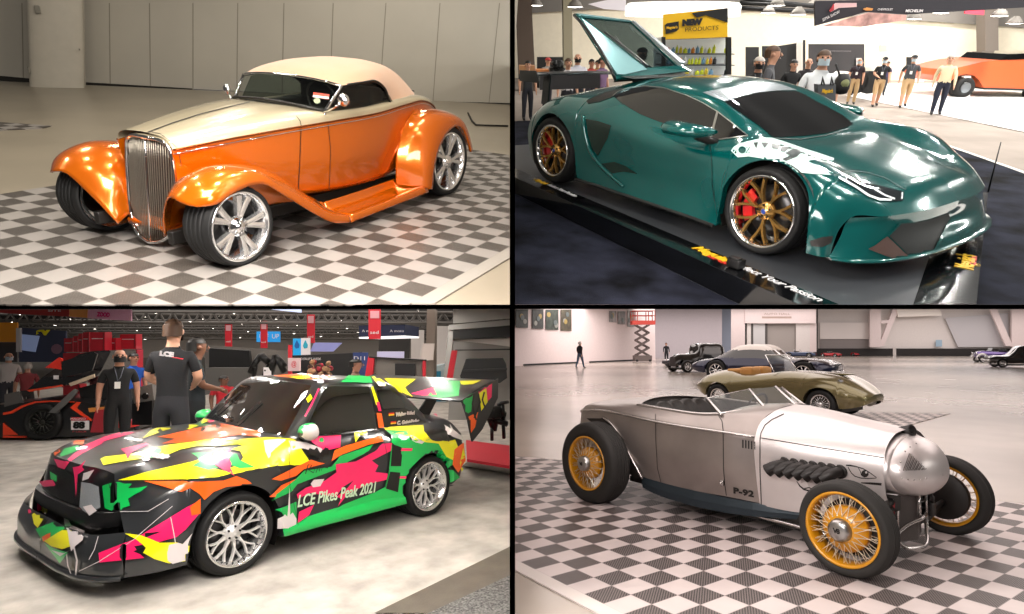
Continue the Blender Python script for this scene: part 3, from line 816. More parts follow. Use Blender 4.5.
# soft top
TP = [[(-1.43, 0, 1.262), (-1.435, .2, 1.258), (-1.45, .38, 1.245), (-1.47, .50, 1.228), (-1.50, .565, 1.21)],
 [(-1.50, 0, 1.30), (-1.5, .2, 1.296), (-1.52, .38, 1.28), (-1.54, .50, 1.255), (-1.56, .575, 1.215)],
 [(-1.72, 0, 1.365), (-1.72, .2, 1.36), (-1.72, .38, 1.34), (-1.72, .51, 1.295), (-1.73, .585, 1.23)],
 [(-2.0, 0, 1.40), (-2.0, .2, 1.395), (-2.0, .37, 1.37), (-2.0, .5, 1.315), (-2.0, .58, 1.225)],
 [(-2.25, 0, 1.405), (-2.25, .2, 1.40), (-2.23, .36, 1.365), (-2.2, .48, 1.29), (-2.17, .56, 1.15)],
 [(-2.5, 0, 1.385), (-2.5, .18, 1.375), (-2.46, .34, 1.33), (-2.4, .46, 1.22), (-2.28, .545, 1.02)],
 [(-2.75, 0, 1.345), (-2.75, .17, 1.335), (-2.73, .3, 1.28), (-2.68, .41, 1.17), (-2.6, .50, 1.03)],
 [(-2.98, 0, 1.28), (-2.98, .15, 1.265), (-2.95, .27, 1.21), (-2.92, .36, 1.13), (-2.88, .44, 1.035)],
 [(-3.16, 0, 1.17), (-3.16, .13, 1.16), (-3.13, .24, 1.12), (-3.1, .32, 1.08), (-3.06, .39, 1.03)],
 [(-3.25, 0, 1.03), (-3.25, .12, 1.03), (-3.22, .22, 1.03), (-3.18, .3, 1.03), (-3.13, .36, 1.02)]]
TP = [[(x + (0 if x > -2.0 else (x + 2.0) * -.13) + (.03 if i < 2 else 0), y * (1.06 if i < 3 else 1.0), z) for x, y, z in r] for i, r in enumerate(TP)]
g = net([[V(p) for p in r] for r in TP], 60, 22); m = MB(); m.grid(g); m.merge(m.mirror(1))
top = build('soft_top', m, [canvas], C1)
m = MB(); g2 = [[p + V((0, 0, -.02)) for p in r] for r in g]; m.grid(g2); m.merge(m.mirror(1)); build('top_lining', m, leather, C1)
edge = [r[-1] for r in g]
for s in (1, -1):
    m = MB(); m.tube([V((p.x, p.y * s, p.z)) for p in edge[2:40]], .011, 6); build('top_edge_binding', m, trim_black, C1)
m = MB(); hd = [V((p.x, p.y, p.z - .008)) for p in g[0]]; hd = [V((p.x, -p.y, p.z)) for p in hd[::-1]] + hd[1:]; m.tube(hd, .012, 6)
build('header_rail', m, chrome, C1)
# windshield
bs = crs([V((-1.12, 0, 1.055)), V((-1.15, .28, 1.04)), V((-1.21, .46, 1.02)), V((-1.29, .545, .995))], 14)
rows = [[b, b.lerp(t, .5) + V((.01, 0, 0)), t] for b, t in zip(bs, [V((p.x, p.y, p.z - .01)) for p in crs([V(q) for q in TP[0]], 14)])]
m = MB(); m.grid(rows); m.merge(m.mirror(1)); ws = build('windshield', m, glass_clear, C1)
fr = MB()
fr.tube([V((p.x, -p.y, p.z + .004)) for p in bs[::-1]] + [p + V((0, 0, .004)) for p in bs[1:]], .013, 6)
build('windshield_gasket', fr, trim_black, C1)
for s in (1, -1):
    m = MB(); a, b = bs[-1], V((-1.47, .598, 1.21)); m.tube([V((q.x, q.y * s, q.z)) for q in (a + V((.02, .01, -.05)), a, a.lerp(b, .5), b)], [.024, .018, .013, .012], 8); build('windshield_post', m, chrome, C1)
# stickers low in the windshield corner
bw = MB(); bw.grid([r for r in rows]); bvw = bw.bvh()
m = MB(); decal(m, 1, bvw, [(313.5, 92.5), (329.5, 94.5), (328.5, 99.5), (313, 97.5)], .004, 3, 0); decal(m, 1, bvw, [(313.2, 95.2), (329, 97.2), (328.7, 99), (313, 97.4)], .006, 3, 1)
decal(m, 1, bvw, splat(317, 101, 3.0, 10, 1, 0., 1.1, .9), .005, 3, 2)
if m.f: build('windshield_stickers', m, [mat('sticker_red', '#b5442f', .5), mat('sticker_white', '#d8d4cc', .5), mat('sticker_green', '#8f9a78', .5)], C1)
# side windows, seat and dash inside
for s in (1, -1):
    P = [(-1.51, .545, 1.20), (-1.36, .545, .99), (-2.29, .545, 1.02), (-2.24, .545, 1.08), (-2.16, .545, 1.15), (-2.03, .545, 1.215), (-1.9, .545, 1.235), (-1.7, .545, 1.235)]
    m = MB(); m.poly([V((x, y * s, z)) for x, y, z in P]); build('side_window', m, glass_dark, C1)
m = MB(); m.box((-2.15, 0, 1.05), (.18, .95, .22), 0, bev=.06); m.box((-1.36, 0, .99), (.12, 1.0, .06), 0, bev=.02); build('seat', m, leather, C1)
m = MB(); m.tube([V((-1.6 + .03 * cos(t) , .24 + .17 * cos(t + pi / 2) , 1.06 + .16 * sin(t + pi / 2))) for t in arange(0, 2 * pi, 24)], .012, 6); build('steering_wheel', m, leather, C1)
# mirrors
for s in (1, -1):
    mo = MB(); a = V((-1.27, .55 * s, .99)); b = V((-1.27, .76, 1.095)) if s > 0 else V((-1.33, -.66, 1.05))
    mo.tube([a, a.lerp(b, .6) + V((0, 0, -.012)), b], [.014, .010, .008], 8)
    r_ = build('side_mirror', mo, chrome, C1)
    q = MB(); q.lathe([(0, .03), (.03, .026), (.05, .01), (.052, -.004), (0, -.008)], b + V((0, .02 * s, .02)), (.9, .25 * s, .05), 24); build('mirror_head', q, chrome, r_)
# trunk handle and hinge
m = MB(); m.tube([(-3.30, .1, 1.03), (-3.31, .1, 1.05), (-3.31, -.1, 1.05), (-3.30, -.1, 1.03)], .008, 6); build('trunk_handle', m, chrome, C1)
chr1 = mat('chrome_satin', '#f0f0f0', .16, .92)
wm1 = dict(rim=chr1, spoke=chr1, hub=chrome, disc=mat('disc_steel', '#4a4a4a', .35, .9), caliper=darkm)
for s in (1, -1):
    wheel(C1, (-.02, .85 * s, .30), s, .302, .255, .25, 'five', wm1)
    wheel(C1, (-2.90, .86 * s, .385), s, .385, .315, .30, 'five', wm1)
# ------------------------------------------------------------------ stage 2 : green supercar on its low platform
green = flake_paint('paint_green', (.001, .088, .082), .16, .2, .04)
carbon = mat('carbon_black', '#0d0e10', .3, coat=.6)
gold = mat('wheel_gold', '#d3a45c', .24, .9)
vinyl_pale = mat('vinyl_pale', '#cfeee8', .35, coat=.5)
silver = mat('vinyl_silver', '#b9c3c8', .25, .7)
duct_brown = mat('duct_mesh', '#4b342c', .6, .2, bump=.6, bscale=250)
lamp_glass = mat('lamp_lens', '#20262a', .05, coat=1., spec=.8)
lamp_white = mat('lamp_white', '#e9eef2', .2, coat=.6)
C2 = root('supercar', 'dark green supercar with gold spoke wheels, rear wing and raised engine cover', 'car', 2, (-1.3, 0, 0))
N2 = [
 [(.60, 1.17, .14), (.60, 1.16, .25), (.60, 1.13, .34), (.63, 1.06, .43), (.76, .88, .44), (.83, .65, .445), (.88, .35, .45), (.90, 0, .46)],
 [(.58, 1.20, .14), (.56, 1.20, .28), (.56, 1.17, .40), (.58, 1.08, .50), (.66, .89, .54), (.72, .65, .545), (.76, .35, .575), (.78, 0, .585)],
 [(.45, 1.235, .14), (.44, 1.245, .30), (.43, 1.225, .47), (.43, 1.12, .60), (.46, .93, .655), (.48, .67, .63), (.50, .35, .655), (.5, 0, .665)],
 [(.22, 1.25, .14), (.22, 1.265, .33), (.21, 1.25, .54), (.2, 1.17, .735), (.2, .98, .775), (.2, .70, .715), (.2, .36, .73), (.2, 0, .735)],
 [(0, 1.25, .14), (0, 1.265, .33), (0, 1.255, .56), (0, 1.19, .785), (0, 1.0, .825), (0, .73, .765), (0, .36, .775), (0, 0, .78)],
 [(-.25, 1.24, .14), (-.25, 1.25, .33), (-.25, 1.235, .56), (-.25, 1.17, .77), (-.25, 1.0, .845), (-.25, .83, .845), (-.25, .42, .82), (-.22, 0, .815)],
 [(-.42, 1.22, .14), (-.42, 1.22, .33), (-.42, 1.21, .55), (-.42, 1.15, .735), (-.42, .99, .845), (-.40, .80, .90), (-.38, .42, .885), (-.36, 0, .885)],
 [(-.65, 1.19, .14), (-.65, 1.16, .33), (-.65, 1.16, .53), (-.65, 1.14, .69), (-.66, .99, .80), (-.65, .765, 1.005), (-.64, .42, 1.005), (-.62, 0, 1.01)],
 [(-.9, 1.17, .14), (-.9, 1.13, .33), (-.9, 1.13, .53), (-.9, 1.125, .69), (-.9, .98, .785), (-.9, .735, 1.09), (-.89, .40, 1.11), (-.88, 0, 1.118)],
 [(-1.15, 1.15, .14), (-1.15, 1.11, .33), (-1.15, 1.115, .53), (-1.15, 1.115, .71), (-1.15, .98, .815), (-1.15, .715, 1.14), (-1.15, .40, 1.19), (-1.15, 0, 1.205)],
 [(-1.5, 1.12, .14), (-1.5, 1.08, .33), (-1.5, 1.10, .54), (-1.5, 1.11, .74), (-1.5, .98, .87), (-1.5, .70, 1.158), (-1.5, .40, 1.215), (-1.5, 0, 1.232)],
 [(-1.85, 1.09, .14), (-1.85, 1.06, .33), (-1.85, 1.08, .56), (-1.85, 1.10, .78), (-1.85, .965, .945), (-1.85, .69, 1.138), (-1.85, .40, 1.20), (-1.85, 0, 1.218)],
 [(-2.1, 1.07, .14), (-2.1, 1.06, .33), (-2.1, 1.09, .58), (-2.1, 1.095, .81), (-2.1, .955, .985), (-2.1, .69, 1.10), (-2.1, .40, 1.165), (-2.1, 0, 1.18)],
 [(-2.45, 1.06, .14), (-2.45, 1.075, .33), (-2.45, 1.105, .58), (-2.45, 1.095, .81), (-2.45, .95, .96), (-2.45, .70, 1.04), (-2.45, .42, 1.10), (-2.45, 0, 1.12)],
 [(-2.85, 1.07, .14), (-2.85, 1.09, .33), (-2.85, 1.11, .58), (-2.85, 1.09, .80), (-2.85, .94, .95), (-2.85, .72, .99), (-2.85, .42, 1.02), (-2.85, 0, 1.03)],
 [(-3.15, 1.04, .14), (-3.15, 1.06, .33), (-3.15, 1.07, .56), (-3.15, 1.03, .76), (-3.15, .90, .89), (-3.15, .7, .92), (-3.15, .42, .93), (-3.15, 0, .935)],
 [(-3.36, .98, .2), (-3.40, 1.0, .35), (-3.42, 1.0, .54), (-3.40, .96, .68), (-3.36, .85, .79), (-3.34, .66, .82), (-3.33, .4, .83), (-3.33, 0, .83)]]
def arch_z(x, arches, base):
    z = base
    for xc, zc, R in arches:
        d = R * R - (x - xc) ** 2
        if d > 0: z = max(z, zc + sqrt(d))
    return z
def arched_body(ctrl, nu, nv, arches, sharpv=(), nout=None):
    """skin through the control net, its lower edge lifted over the wheel openings"""
    g = net([[V(p) for p in r] for r in ctrl], nu, nv, (), sharpv); out = []; nout = nout or nv
    for col in g:
        zb = min(arch_z(col[0].x, arches, -9), max(p.z for p in col[:int(len(col) * .62)]) - .025)
        k = 0
        while k < len(col) - 2 and col[k + 1].z < zb: k += 1
        if col[k].z < zb:
            a, b = col[k], col[k + 1]; t = max(0, min(1, (zb - a.z) / max(b.z - a.z, 1e-6))); c = [a.lerp(b, t)] + col[k + 1:]
        else: c = col
        L = [0.]
        for a, b in zip(c, c[1:]): L.append(L[-1] + (b - a).length)
        r = []; j = 0
        for i in range(nout):
            t = L[-1] * i / (nout - 1)
            while j < len(c) - 2 and t > L[j + 1]: j += 1
            r.append(c[j].lerp(c[j + 1], (t - L[j]) / max(L[j + 1] - L[j], 1e-9)))
        out.append(r)
    return out
AR2 = [(.03, .345, .41), (-2.85, .37, .425)]
g2 = arched_body(N2, 230, 70, AR2)
b2 = MB(); b2.grid(g2)
fl2 = MB(); fl2.grid([[r[0], r[0] - V((0, .035, -.004)), r[0] - V((0, .06, 0))] for r in g2])
b2.merge(fl2); b2.merge(b2.mirror(1))
# tail panel and belly
tl_ = g2[-1]; b2.grid([[p, V((p.x, 0, p.z)), V((p.x, -p.y, p.z))] for p in tl_])
build('body_shell', b2, green, C2, auto=45); bv2 = b2.bvh()
m = MB(); m.grid([[V((x, y, .16)) for y in (-.95, .95)] for x in (.7, -3.3)]); build('underbody', m, carbon, C2)
for s in (1, -1):
    for xc, zc, R in AR2:
        m = MB(); yo = 1.2 if xc > -1 else 1.03
        m.grid([[V((xc + (R + .012) * cos(t), yo * s, zc + (R + .012) * sin(t))), V((xc + (R + .012) * cos(t), (yo - .4) * s, zc + (R + .012) * sin(t)))] for t in arange(-.5, pi + .5, 30)])
        m.poly([V((xc + (R + .012) * cos(t), (yo - .4) * s, zc + (R + .012) * sin(t))) for t in arange(-.5, pi + .5, 30)]); build('wheel_well', m, trim_black, C2)
# front bumper between nose edge and splitter
te = [V(p) for p in ((.90, 0, .46), (.88, .35, .45), (.83, .65, .445), (.76, .88, .44), (.63, 1.06, .43), (.60, 1.13, .34))]
be = [V(p) for p in ((.985, 0, .145), (.97, .38, .145), (.92, .70, .142), (.83, .95, .14), (.70, 1.13, .14), (.60, 1.185, .14))]
T_e, B_e = crs(te[:5], 40), crs(be, 40)
gb2 = []
for i in range(40):
    a, b = T_e[i], B_e[i]; mid = a.lerp(b, .45) + V((-.05 * (1 - i / 39), 0, 0)); lowm = a.lerp(b, .8) + V((.0, 0, -.01)); gb2.append(crs([a, a.lerp(b, .12) + V((-.012, 0, 0)), mid, lowm, b], 24))
fb = MB(); fb.grid(gb2); fb.merge(fb.mirror(1)); build('front_bumper', fb, green, C2); bvf = fb.bvh()
allf = MB(); allf.merge(b2).merge(fb); bva2 = allf.bvh()
m = MB(); m.grid([[p + V((-.03, -.02, .012)), p + V((.035, .02 * (p.y > .9), .006)), p + V((.035, .02 * (p.y > .9), -.008)), p + V((-.05, -.03, -.012))] for p in B_e]); m.merge(m.mirror(1)); build('front_splitter', m, green, C2)
m = MB(); decal(m, 2, bva2, [(899, 223.5), (913, 222.8), (931, 219), (948, 213), (949.5, 218), (947, 226), (940, 243), (934, 249), (923.7, 255), (911.4, 259.5), (902, 249), (889, 236.5), (893, 230)], .006, 3); build('front_intake', m, mat('intake_dark', '#020b0a', .7), C2)
m = MB(); decal(m, 2, bva2, [(886.5, 236.5), (911.5, 260.3), (902.6, 261), (885, 256), (867.4, 249), (875, 245), (882, 239.5)], .012, 3); build('bumper_duct', m, duct_brown, C2)
m = MB(); decal(m, 2, bva2, [(810, 241), (822, 237), (833, 236), (831, 243), (822, 247), (811, 246)], .005, 3); build('side_marker', m, mat('marker_dark', '#2c2a28', .3), C2)
patch('intake_fin', 2, bva2, [strip([(948.5, 220), (943, 232), (934, 249)], 2.2), strip([(886.8, 236.5), (899, 224)], 1.2)], green, C2, .015, 2)
# glass
m = MB(); decal(m, 2, bv2, [(724.5, 102), (741.7, 96.8), (759, 92.9), (776, 91.3), (796.5, 91.3), (805, 95), (817, 101.8), (830, 108.5), (843, 115.7), (853, 124), (846, 127.8), (826.4, 133.4), (804, 136), (780, 137.3), (772, 136.8), (760.5, 127)], .004, 3.5)
ws2 = build('windshield', m, glass_black, C2)
m = MB(); decal(m, 2, bv2, [(702.6, 92.5), (720, 89.4), (738, 86.6), (757, 83.8), (773, 82.3), (786, 86.2), (797, 90.2), (776, 90.8), (759, 92.4), (741.7, 96.2), (724.5, 101.5), (712, 96.5)], .004, 3); ss = build('sun_strip', m, silver, C2)
SW = [(613.7, 96), (618, 92.5), (626, 89.3), (645, 87), (663.5, 88.6), (687, 96.4), (702.6, 103.5), (718.2, 113), (734, 125.3), (747, 135.8), (727.6, 138), (715, 139.6), (702.6, 136.5), (683, 129.5), (660, 122), (640, 114.2), (621.5, 103)]
patch('side_window', 2, bv2, [SW], glass_black, C2, .004, 3, True)
patch('air_scoop', 2, bv2, [[(586.5, 100.5), (606, 92.3), (624.7, 87.6), (617, 92), (613, 97), (600, 101.8), (588, 103.8)]], trim_black, C2, .005, 3, True)
patch('window_trim', 2, bv2, [strip([(717.6, 111.5), (714.5, 124), (711, 138.5)], 2.2), strip([(613, 96), (618, 92), (626, 88.8), (645, 86.3), (663.5, 88), (687, 95.6), (702.6, 102.8), (718.2, 112.2), (734, 124.6), (748, 136)], .9), strip([(748, 136), (727.6, 138.6), (715, 140.2), (702, 137)], 1.1)], brushed, C2, .007, 2, True)
# vinyl on the fender
m = MB(); decal(m, 2, bv2, [(731, 151), (734, 147), (740, 143.5), (748, 141.5), (757, 139.5), (763, 138), (772, 138), (785, 142), (802, 148), (818, 153), (834, 158.5), (833, 161), (824, 160), (816, 159), (808, 161.5), (820, 168), (831, 175), (812, 174), (789.5, 171.6), (781, 167.5), (773.8, 163), (761.3, 158.3), (748.8, 156.5), (738, 157.5)], .004, 2.5)
build('fender_vinyl', m, vinyl_pale, C2)
vdk = mat('vinyl_dark', '#1c2a2a', .4)
patch('vinyl_mark', 2, bv2, ([(753.5, 143.3), (758, 142.8), (756.5, 149.5)], [(761, 143.2), (769, 143.3), (764.5, 148.5)], [(771, 144.3), (780, 145.7), (778, 150), (772.5, 149)], [(781, 147.2), (790, 148), (784.5, 152.5), (780, 151.6)], [(793, 149.2), (802.5, 151.5), (797, 157), (786, 161.5), (782, 159.5), (790, 156), (785, 153.8)]), vdk, C2, .008, 2)
patch('vinyl_logo', 2, bv2, [strip([(742.5 + 3.3 * cos(t), 150.3 + 3.0 * sin(t)) for t in arange(0, 6.2, 14)], 1.), strip([(746.5, 148), (750, 147.6), (746.5, 153.4), (750.5, 153)], .9)], green, C2, .008, 1.2)
# door crease, intake blade and cut lines
m = MB()
for q in ([(583.6, 116), (585.8, 133.5), (591, 150.7), (599, 162.4), (611.6, 175.7), (624, 186.7)],):
    pts = [on_body(2, bv2, x, y, .012) for x, y in [(p.x, p.y) for p in crs([V((a, b, 0)) for a, b in q], 24)]]; pts = [p for p in pts if p]; m.tube(pts, [.022 - .008 * abs(i / len(pts) - .4) for i in range(len(pts))], 8)
build('side_blade', m, green, C2); build('side_blade', m.mirror(1), green, C2)
patch('side_intake', 2, bv2, ([(586, 119), (598, 121), (611, 125.5), (608, 138), (598, 156), (592, 149), (588, 134)], [(601.5, 163.5), (614.8, 161.8), (626, 166), (638, 174), (624, 171.5), (612, 173.5)]), mat('intake_green', '#06231d', .2, coat=.6), C2, .005, 2.5)
patch('panel_seam', 2, bv2, [strip([(709, 138), (712, 160), (712.5, 185), (717, 214)], .6), strip([(773, 138.5), (800, 139.5), (826, 135.5), (848, 129)], .7), strip([(834, 175), (850, 171), (866, 172.5), (885, 178), (905, 190)], .5)], trim_black, C2, .005, 2)
# sill strip
for s in (1, -1):
    m = MB(); m.grid([[V((p.x, (p.y - .06) * s, .15)), V((p.x, (p.y + .03) * s, .145)), V((p.x, (p.y + .035) * s, .125)), V((p.x, (p.y - .08) * s, .12))] for p in [r[0] for r in g2] if -2.42 < p.x < -.40]); build('side_skirt', m, carbon, C2)
# headlights
m = MB(); decal(m, 2, bv2, [(836.6, 177), (848, 178.5), (860.4, 181), (881.5, 186.7), (903.5, 192), (902.6, 201), (890, 201.5), (878, 200.5), (867.4, 195.5), (856, 188)], .006, 2.5)
hl = build('headlight', m, lamp_glass, C2)
patch('running_light', 2, bv2, [strip([(838, 177.8), (856, 188), (868, 196), (879, 200), (891, 200.4)], 2.2), strip([(874, 190), (884, 196), (894, 199.5)], 1.8), strip([(901.5, 193), (901, 199.5)], 1.4)], lamp_white, hl, .012, 1.6)
# mirrors
mir = MB(); a = V((-.80, -1.16, .885))
rows = [[V((x, -1.13 - w_ * .5 + w_ * .5 * cos(q), .885 + h_ * sin(q))) for q in arange(0, 2 * pi, 21)[:-1]] for x, w_, h_ in ((-1.03, .10, .03), (-1.02, .2, .05), (-.95, .26, .062), (-.8, .27, .06), (-.68, .24, .052), (-.6, .14, .035), (-.57, .04, .015))]
mir.grid(rows, closev=True); mir.add(rows[0], [tuple(range(20))], 1, False)
for s in (1, -1):
    q = mir if s > 0 else mir.mirror(1); mr = build('side_mirror', q, [green, glass_black], C2)
    st = MB(); st.tube([V((-.76, -1.14 * s, .84)), V((-.72, -1.05 * s, .79)), V((-.66, -1.0 * s, .77))], [.05, .035, .04], 8); build('mirror_stalk', st, trim_black, mr)
# engine cover raised on its front hinge
P0n, P1n = V((-2.42, -.56, 1.15)), V((-3.10, -.62, 1.80)); P0f, P1f = V((-2.38, .58, 1.20)), V((-3.22, .36, 1.735))
def lid(u, v, o=0.):
    a = P0n.lerp(P0f, u); b = P1n.lerp(P1f, u); n = (P0f - P0n).cross(P1n - P0n).normalized(); return a.lerp(b, v) + n * (o + .03 * (1 - (2 * u - 1) ** 2) + .05 * (1 - (2 * v - 1) ** 2))
def lidp(pts, mi, mb, off, th=.02):
    ou = [lid(u, v, off) for u, v in pts]; n = (P0f - P0n).cross(P1n - P0n).normalized(); mb.prism(ou, n * th, mi)
m = MB(); ou_ = [(0, 0), (1, 0), (1, 1), (0, 1)]; in_ = [(.42, .08), (.86, .08), (.95, .94), (.06, .92)]
for i in range(4): lidp([ou_[i], ou_[(i + 1) % 4], in_[(i + 1) % 4], in_[i]], 0, m, 0)
lr = build('engine_cover', m, [green], C2)
m = MB(); lidp(in_, 0, m, .004, .004); build('engine_cover_glass', m, glass('glass_engine', '#c4d4d8', 0, .35), lr)
m = MB(); lidp([(.02, .9), (.40, .05), (.10, .03), (.02, .05)], 0, m, .02, .01); build('engine_cover_sheen', m, mat('cover_sheen_pale', '#9fd0d4', .2, .4, coat=1.), lr)  # pale blue strips paint reflected light onto the green cover
m = MB(); lidp([(0.02, .95), (.97, .95), (.97, .99), (.02, .99)], 0, m, .02, .01); build('engine_cover_sheen', m, mat('cover_sheen_pale', '#9fd0d4', .2, .4, coat=1.), lr)
m = MB(); lidp([(.90, .10), (.985, .10), (.985, .92), (.955, .94)], 0, m, .02, .03); build('engine_cover_rail', m, mat('rail_grey', '#aab2b6', .35, .3), lr)
m = MB(); m.tube([lid(0, v) for v in arange(0, 1, 8)], .018, 6); m.tube([lid(.33 + .0 * v, .1 + .5 * v) for v in (0, 1)], .006, 6, 0); build('engine_cover_edge', m, carbon, lr)
m = MB(); m.tube([lid(.16 + .26 * (1 - v), .08 + .55 * v, .04) for v in arange(0, 1, 8)], .012, 6); build('engine_cover_hinge', m, carbon, lr)
m = MB()
m.grid([[V((x, y, z)) for y in (-.5, -.25, 0, .25, .5)] for x, z in ((-2.2, 1.175), (-2.45, 1.19), (-2.52, 1.12))])
build('engine_bay', m, trim_black, C2)
# rear wing
m = MB(); sec = [(0, 0), (.05, .022), (.14, .03), (.25, .02), (.30, .008), (.24, .0), (.14, .004), (.05, -.008)]
m.grid([[V((-3.28 - cx, y, 1.155 - (y + 1.1) * .028 + cz + .02 * (1 - ((y + .1) / 1.1) ** 2))) for cx, cz in sec] for y in arange(-.98, 1.06, 17)], closev=True)
wg = build('rear_wing', m, carbon, C2)
for y in (-.995, 1.06):
    m = MB(); zz = 1.155 - (y + 1.1) * .028; m.prism([V((-3.22, y, zz - .07)), V((-3.62, y, zz - .07)), V((-3.62, y, zz + .05)), V((-3.3, y, zz + .06))], (0, .015, 0)); build('wing_end_plate', m, carbon, wg)
for y in (-.80, .80):
    m = MB(); m.box((0, 0, 0), (.12, .02, .36), 0, Matrix.Translation((-3.34, y, 1.0)) @ Matrix.Rotation(.12, 4, 'Y')); build('wing_strut', m, carbon, wg)
m = MB(); m.grid([[V((-3.42, y, z)) for z in (.22, .5, .62)] for y in (-.9, .9)]); build('rear_grille', m, trim_black, C2)
wm2 = dict(rim=chrome, spoke=gold, hub=gold, disc=mat('disc_steel', '#4a4a4a', .35, .9), caliper=red_cal, bolt=mat('bolt_dark', '#2a2622', .4, .6))
for s in (1, -1):
    for x, y, z, R, rr, w_ in ((.02, 1.235, .354, .352, .285, .27), (-2.85, 1.08, .378, .376, .285, .32)):
        wo = wheel(C2, (x, y * s, z), s, R, rr, w_, 'split', wm2, grooves=3)
        m = MB(); m.lathe([(.022, 0), (.018, .004), (0, .005)], (x, (y - .031) * s, z), (0, s, 0), 16); build('centre_badge', m, mat('badge_blue', '#27408f', .3, coat=.5), wo)
# ------------------------------------------------------------------ display platform
deck_grey = mat('deck_grey', '#3b3e42', .33, var=.1, vscale=1.2)
deck_black = mat('deck_black', '#0a0b0d', .12, coat=.5)
PA, PB = V((-3.36, -1.245, 0)), V((1.86, -1.985, 0)); PC, PD = V((.23, 2.77, 0)), V((-4.6, 2.2, 0)); PA2 = PA + (PA - PB) * .4
pl_ = frustum_clip(2, [PA2, PB, PC, PD], CL[2])
D2 = V((0, 0, -.2)); m = MB(); m.poly([p - V((0, 0, .004)) for p in pl_])
for a, b in ((PA2, PB), (PB, PC), (PC, PD)): m.poly(frustum_clip(2, [a, b, b + D2, a + D2], CL[2]))
PT = build('display_platform', m, deck_grey, None, 2); tag(PT, 'low grey and black display platform under the green supercar', 'platform')
m = MB(); e1 = (PB - PA).normalized(); n1_ = V((-e1.y, e1.x, 0)); e2 = (PC - PB).normalized(); n2_ = V((-e2.y, e2.x, 0))
bandA = frustum_clip(2, [PA2, PB, PB + n1_ * .24, PA2 + n1_ * .24], CL[2]); m.prism(bandA, (0, 0, .003)); build('platform_border', m, deck_black, PT)
m = MB(); m.prism(frustum_clip(2, [PB, PC, PC + n2_ * .34, PB + n2_ * .34], CL[2]), (0, 0, .003)); build('platform_border', m, deck_black, PT)
m = MB(); m.poly(frustum_clip(2, [PA2 - n1_ * .004, PB - n1_ * .004, PB + D2 * .97 - n1_ * .004, PA2 + D2 * .97 - n1_ * .004], CL[2])); build('platform_skirt', m, deck_black, PT)
yel = mat('script_yellow', '#e6b91c', .5); redt = mat('script_red', '#c8281e', .5); whit = mat('script_white', '#d9dadb', .5)
def script(px, py, px2, py2, h, up_n):
    mm = MB(); a = gp(2, px, py); b = gp(2, px2, py2); rt = (b - a).normalized()
    return a, b, rt
for ax_, nx_, lst in ((e1, n1_, ((715, 256, "Meguiar's", .10, 0, .46), (719, 261, "Car Care", .035, 1, .26), (774, 281, "Reflect Your Passion", .075, 2, .80), (541, 182, "Meguiar's", .07, 0, .26), (562, 190.5, "Reflect Your Passion", .06, 2, .6))), (e2, n2_, ((966, 262, "Meguiar's", .12, 0, .40), (973, 261, "Car Care", .04, 1, .26), (971, 234, "Reflect Your Passion", .07, 2, .55)))):
    for x, y, tx, h_, mi, w_ in lst:
        m = MB(); text_on(m, tx, gp(2, x, y) + V((0, 0, .004)), ax_, nx_, h_, 0, .004 if mi < 2 else 0, .15, .9, .002, w_); build('platform_lettering', m, (yel, redt, whit)[mi], PT)
p = gp(2, 735.5, 267, .008); m = MB(); m.box(p + V((0, 0, .035)), (.11, .09, .07), bev=.012); m.box(p + V((0, -.02, .075)), (.09, .05, .02), bev=.006); o = build('spotlight_box', m, blackp, None, 2, base=tuple(p)); tag(o, 'small black lamp box on the near edge of the platform beside the front wheel', 'lamp')
p = gp(2, 988, 192, -.2); m = MB(); m.tube([p, p + (loc(2, 1001, 142, 1, p.y) - p) * 1.0], [.012, .006], 8); o = build('thin_post', m, blackp, None, 2, base=tuple(p)); tag(o, 'thin black post standing at the far right corner of the platform', 'post')
# ------------------------------------------------------------------ stage 2 floor
car2 = mat('carpet_black', '#1b1d27', .95, spec=.1, var=.95, vscale=2.2, bump=.3, bscale=90)
GZ = -.2
def g2p(x, y): return gp(2, x, y, GZ)
floorpoly('floor_carpet', 2, [(514.7, 304.5), (1090, 304.5), (1090, 196), (970, 153), (889, 125.5), (800, 112), (514.7, 121)], car2, GZ)
aisle = mat('carpet_taupe', '#8c8178', .9, var=.12, vscale=1.5, bump=.2, bscale=80)
floorpoly('floor_aisle', 2, [(1090, 198), (970, 154.5), (889, 126.5), (800, 113), (514.7, 122), (514.7, 70), (1090, 70)], aisle, GZ - .003)
m = MB(); m.prism([g2p(880, 122), g2p(970, 152.6), g2p(1090, 195), g2p(1090, 197.4), g2p(970, 154), g2p(880, 123)], (0, 0, .006)); struct('trim_3', m, mat('line_white', '#d8d4ce', .6), 2)
for i, (x, y, pw, sz) in enumerate(((.9, -3.0, 60, .2), (-1.2, -3.2, 60, .2), (-3, -2.2, 60, .2), (2.8, -.6, 60, .2), (1.9, 1.6, 60, .2), (-.4, .6, 60, .2), (-2.2, 1.4, 60, .2), (3.4, 3.4, 80, .2), (0, 4.2, 90, .25), (-3.2, 4.5, 90, .25), (5, 7.5, 320, .4), (-1, 9, 320, .4), (-6, 9, 320, .4), (9, 11, 450, .4), (3, 14, 700, .5), (-4, 15, 700, .5), (10, 18, 1000, .5), (1, 21, 1000, .5), (14, 12, 420, .5), (-10, 12, 700, .5), (8, 24, 900, .6), (-8, 20, 800, .6), (16, 18, 900, .6))):
    area('expo_lamp', 2, (x, y, 5.2), (x - .1, y, 0), sz, pw, lin((1, .985, .96)))
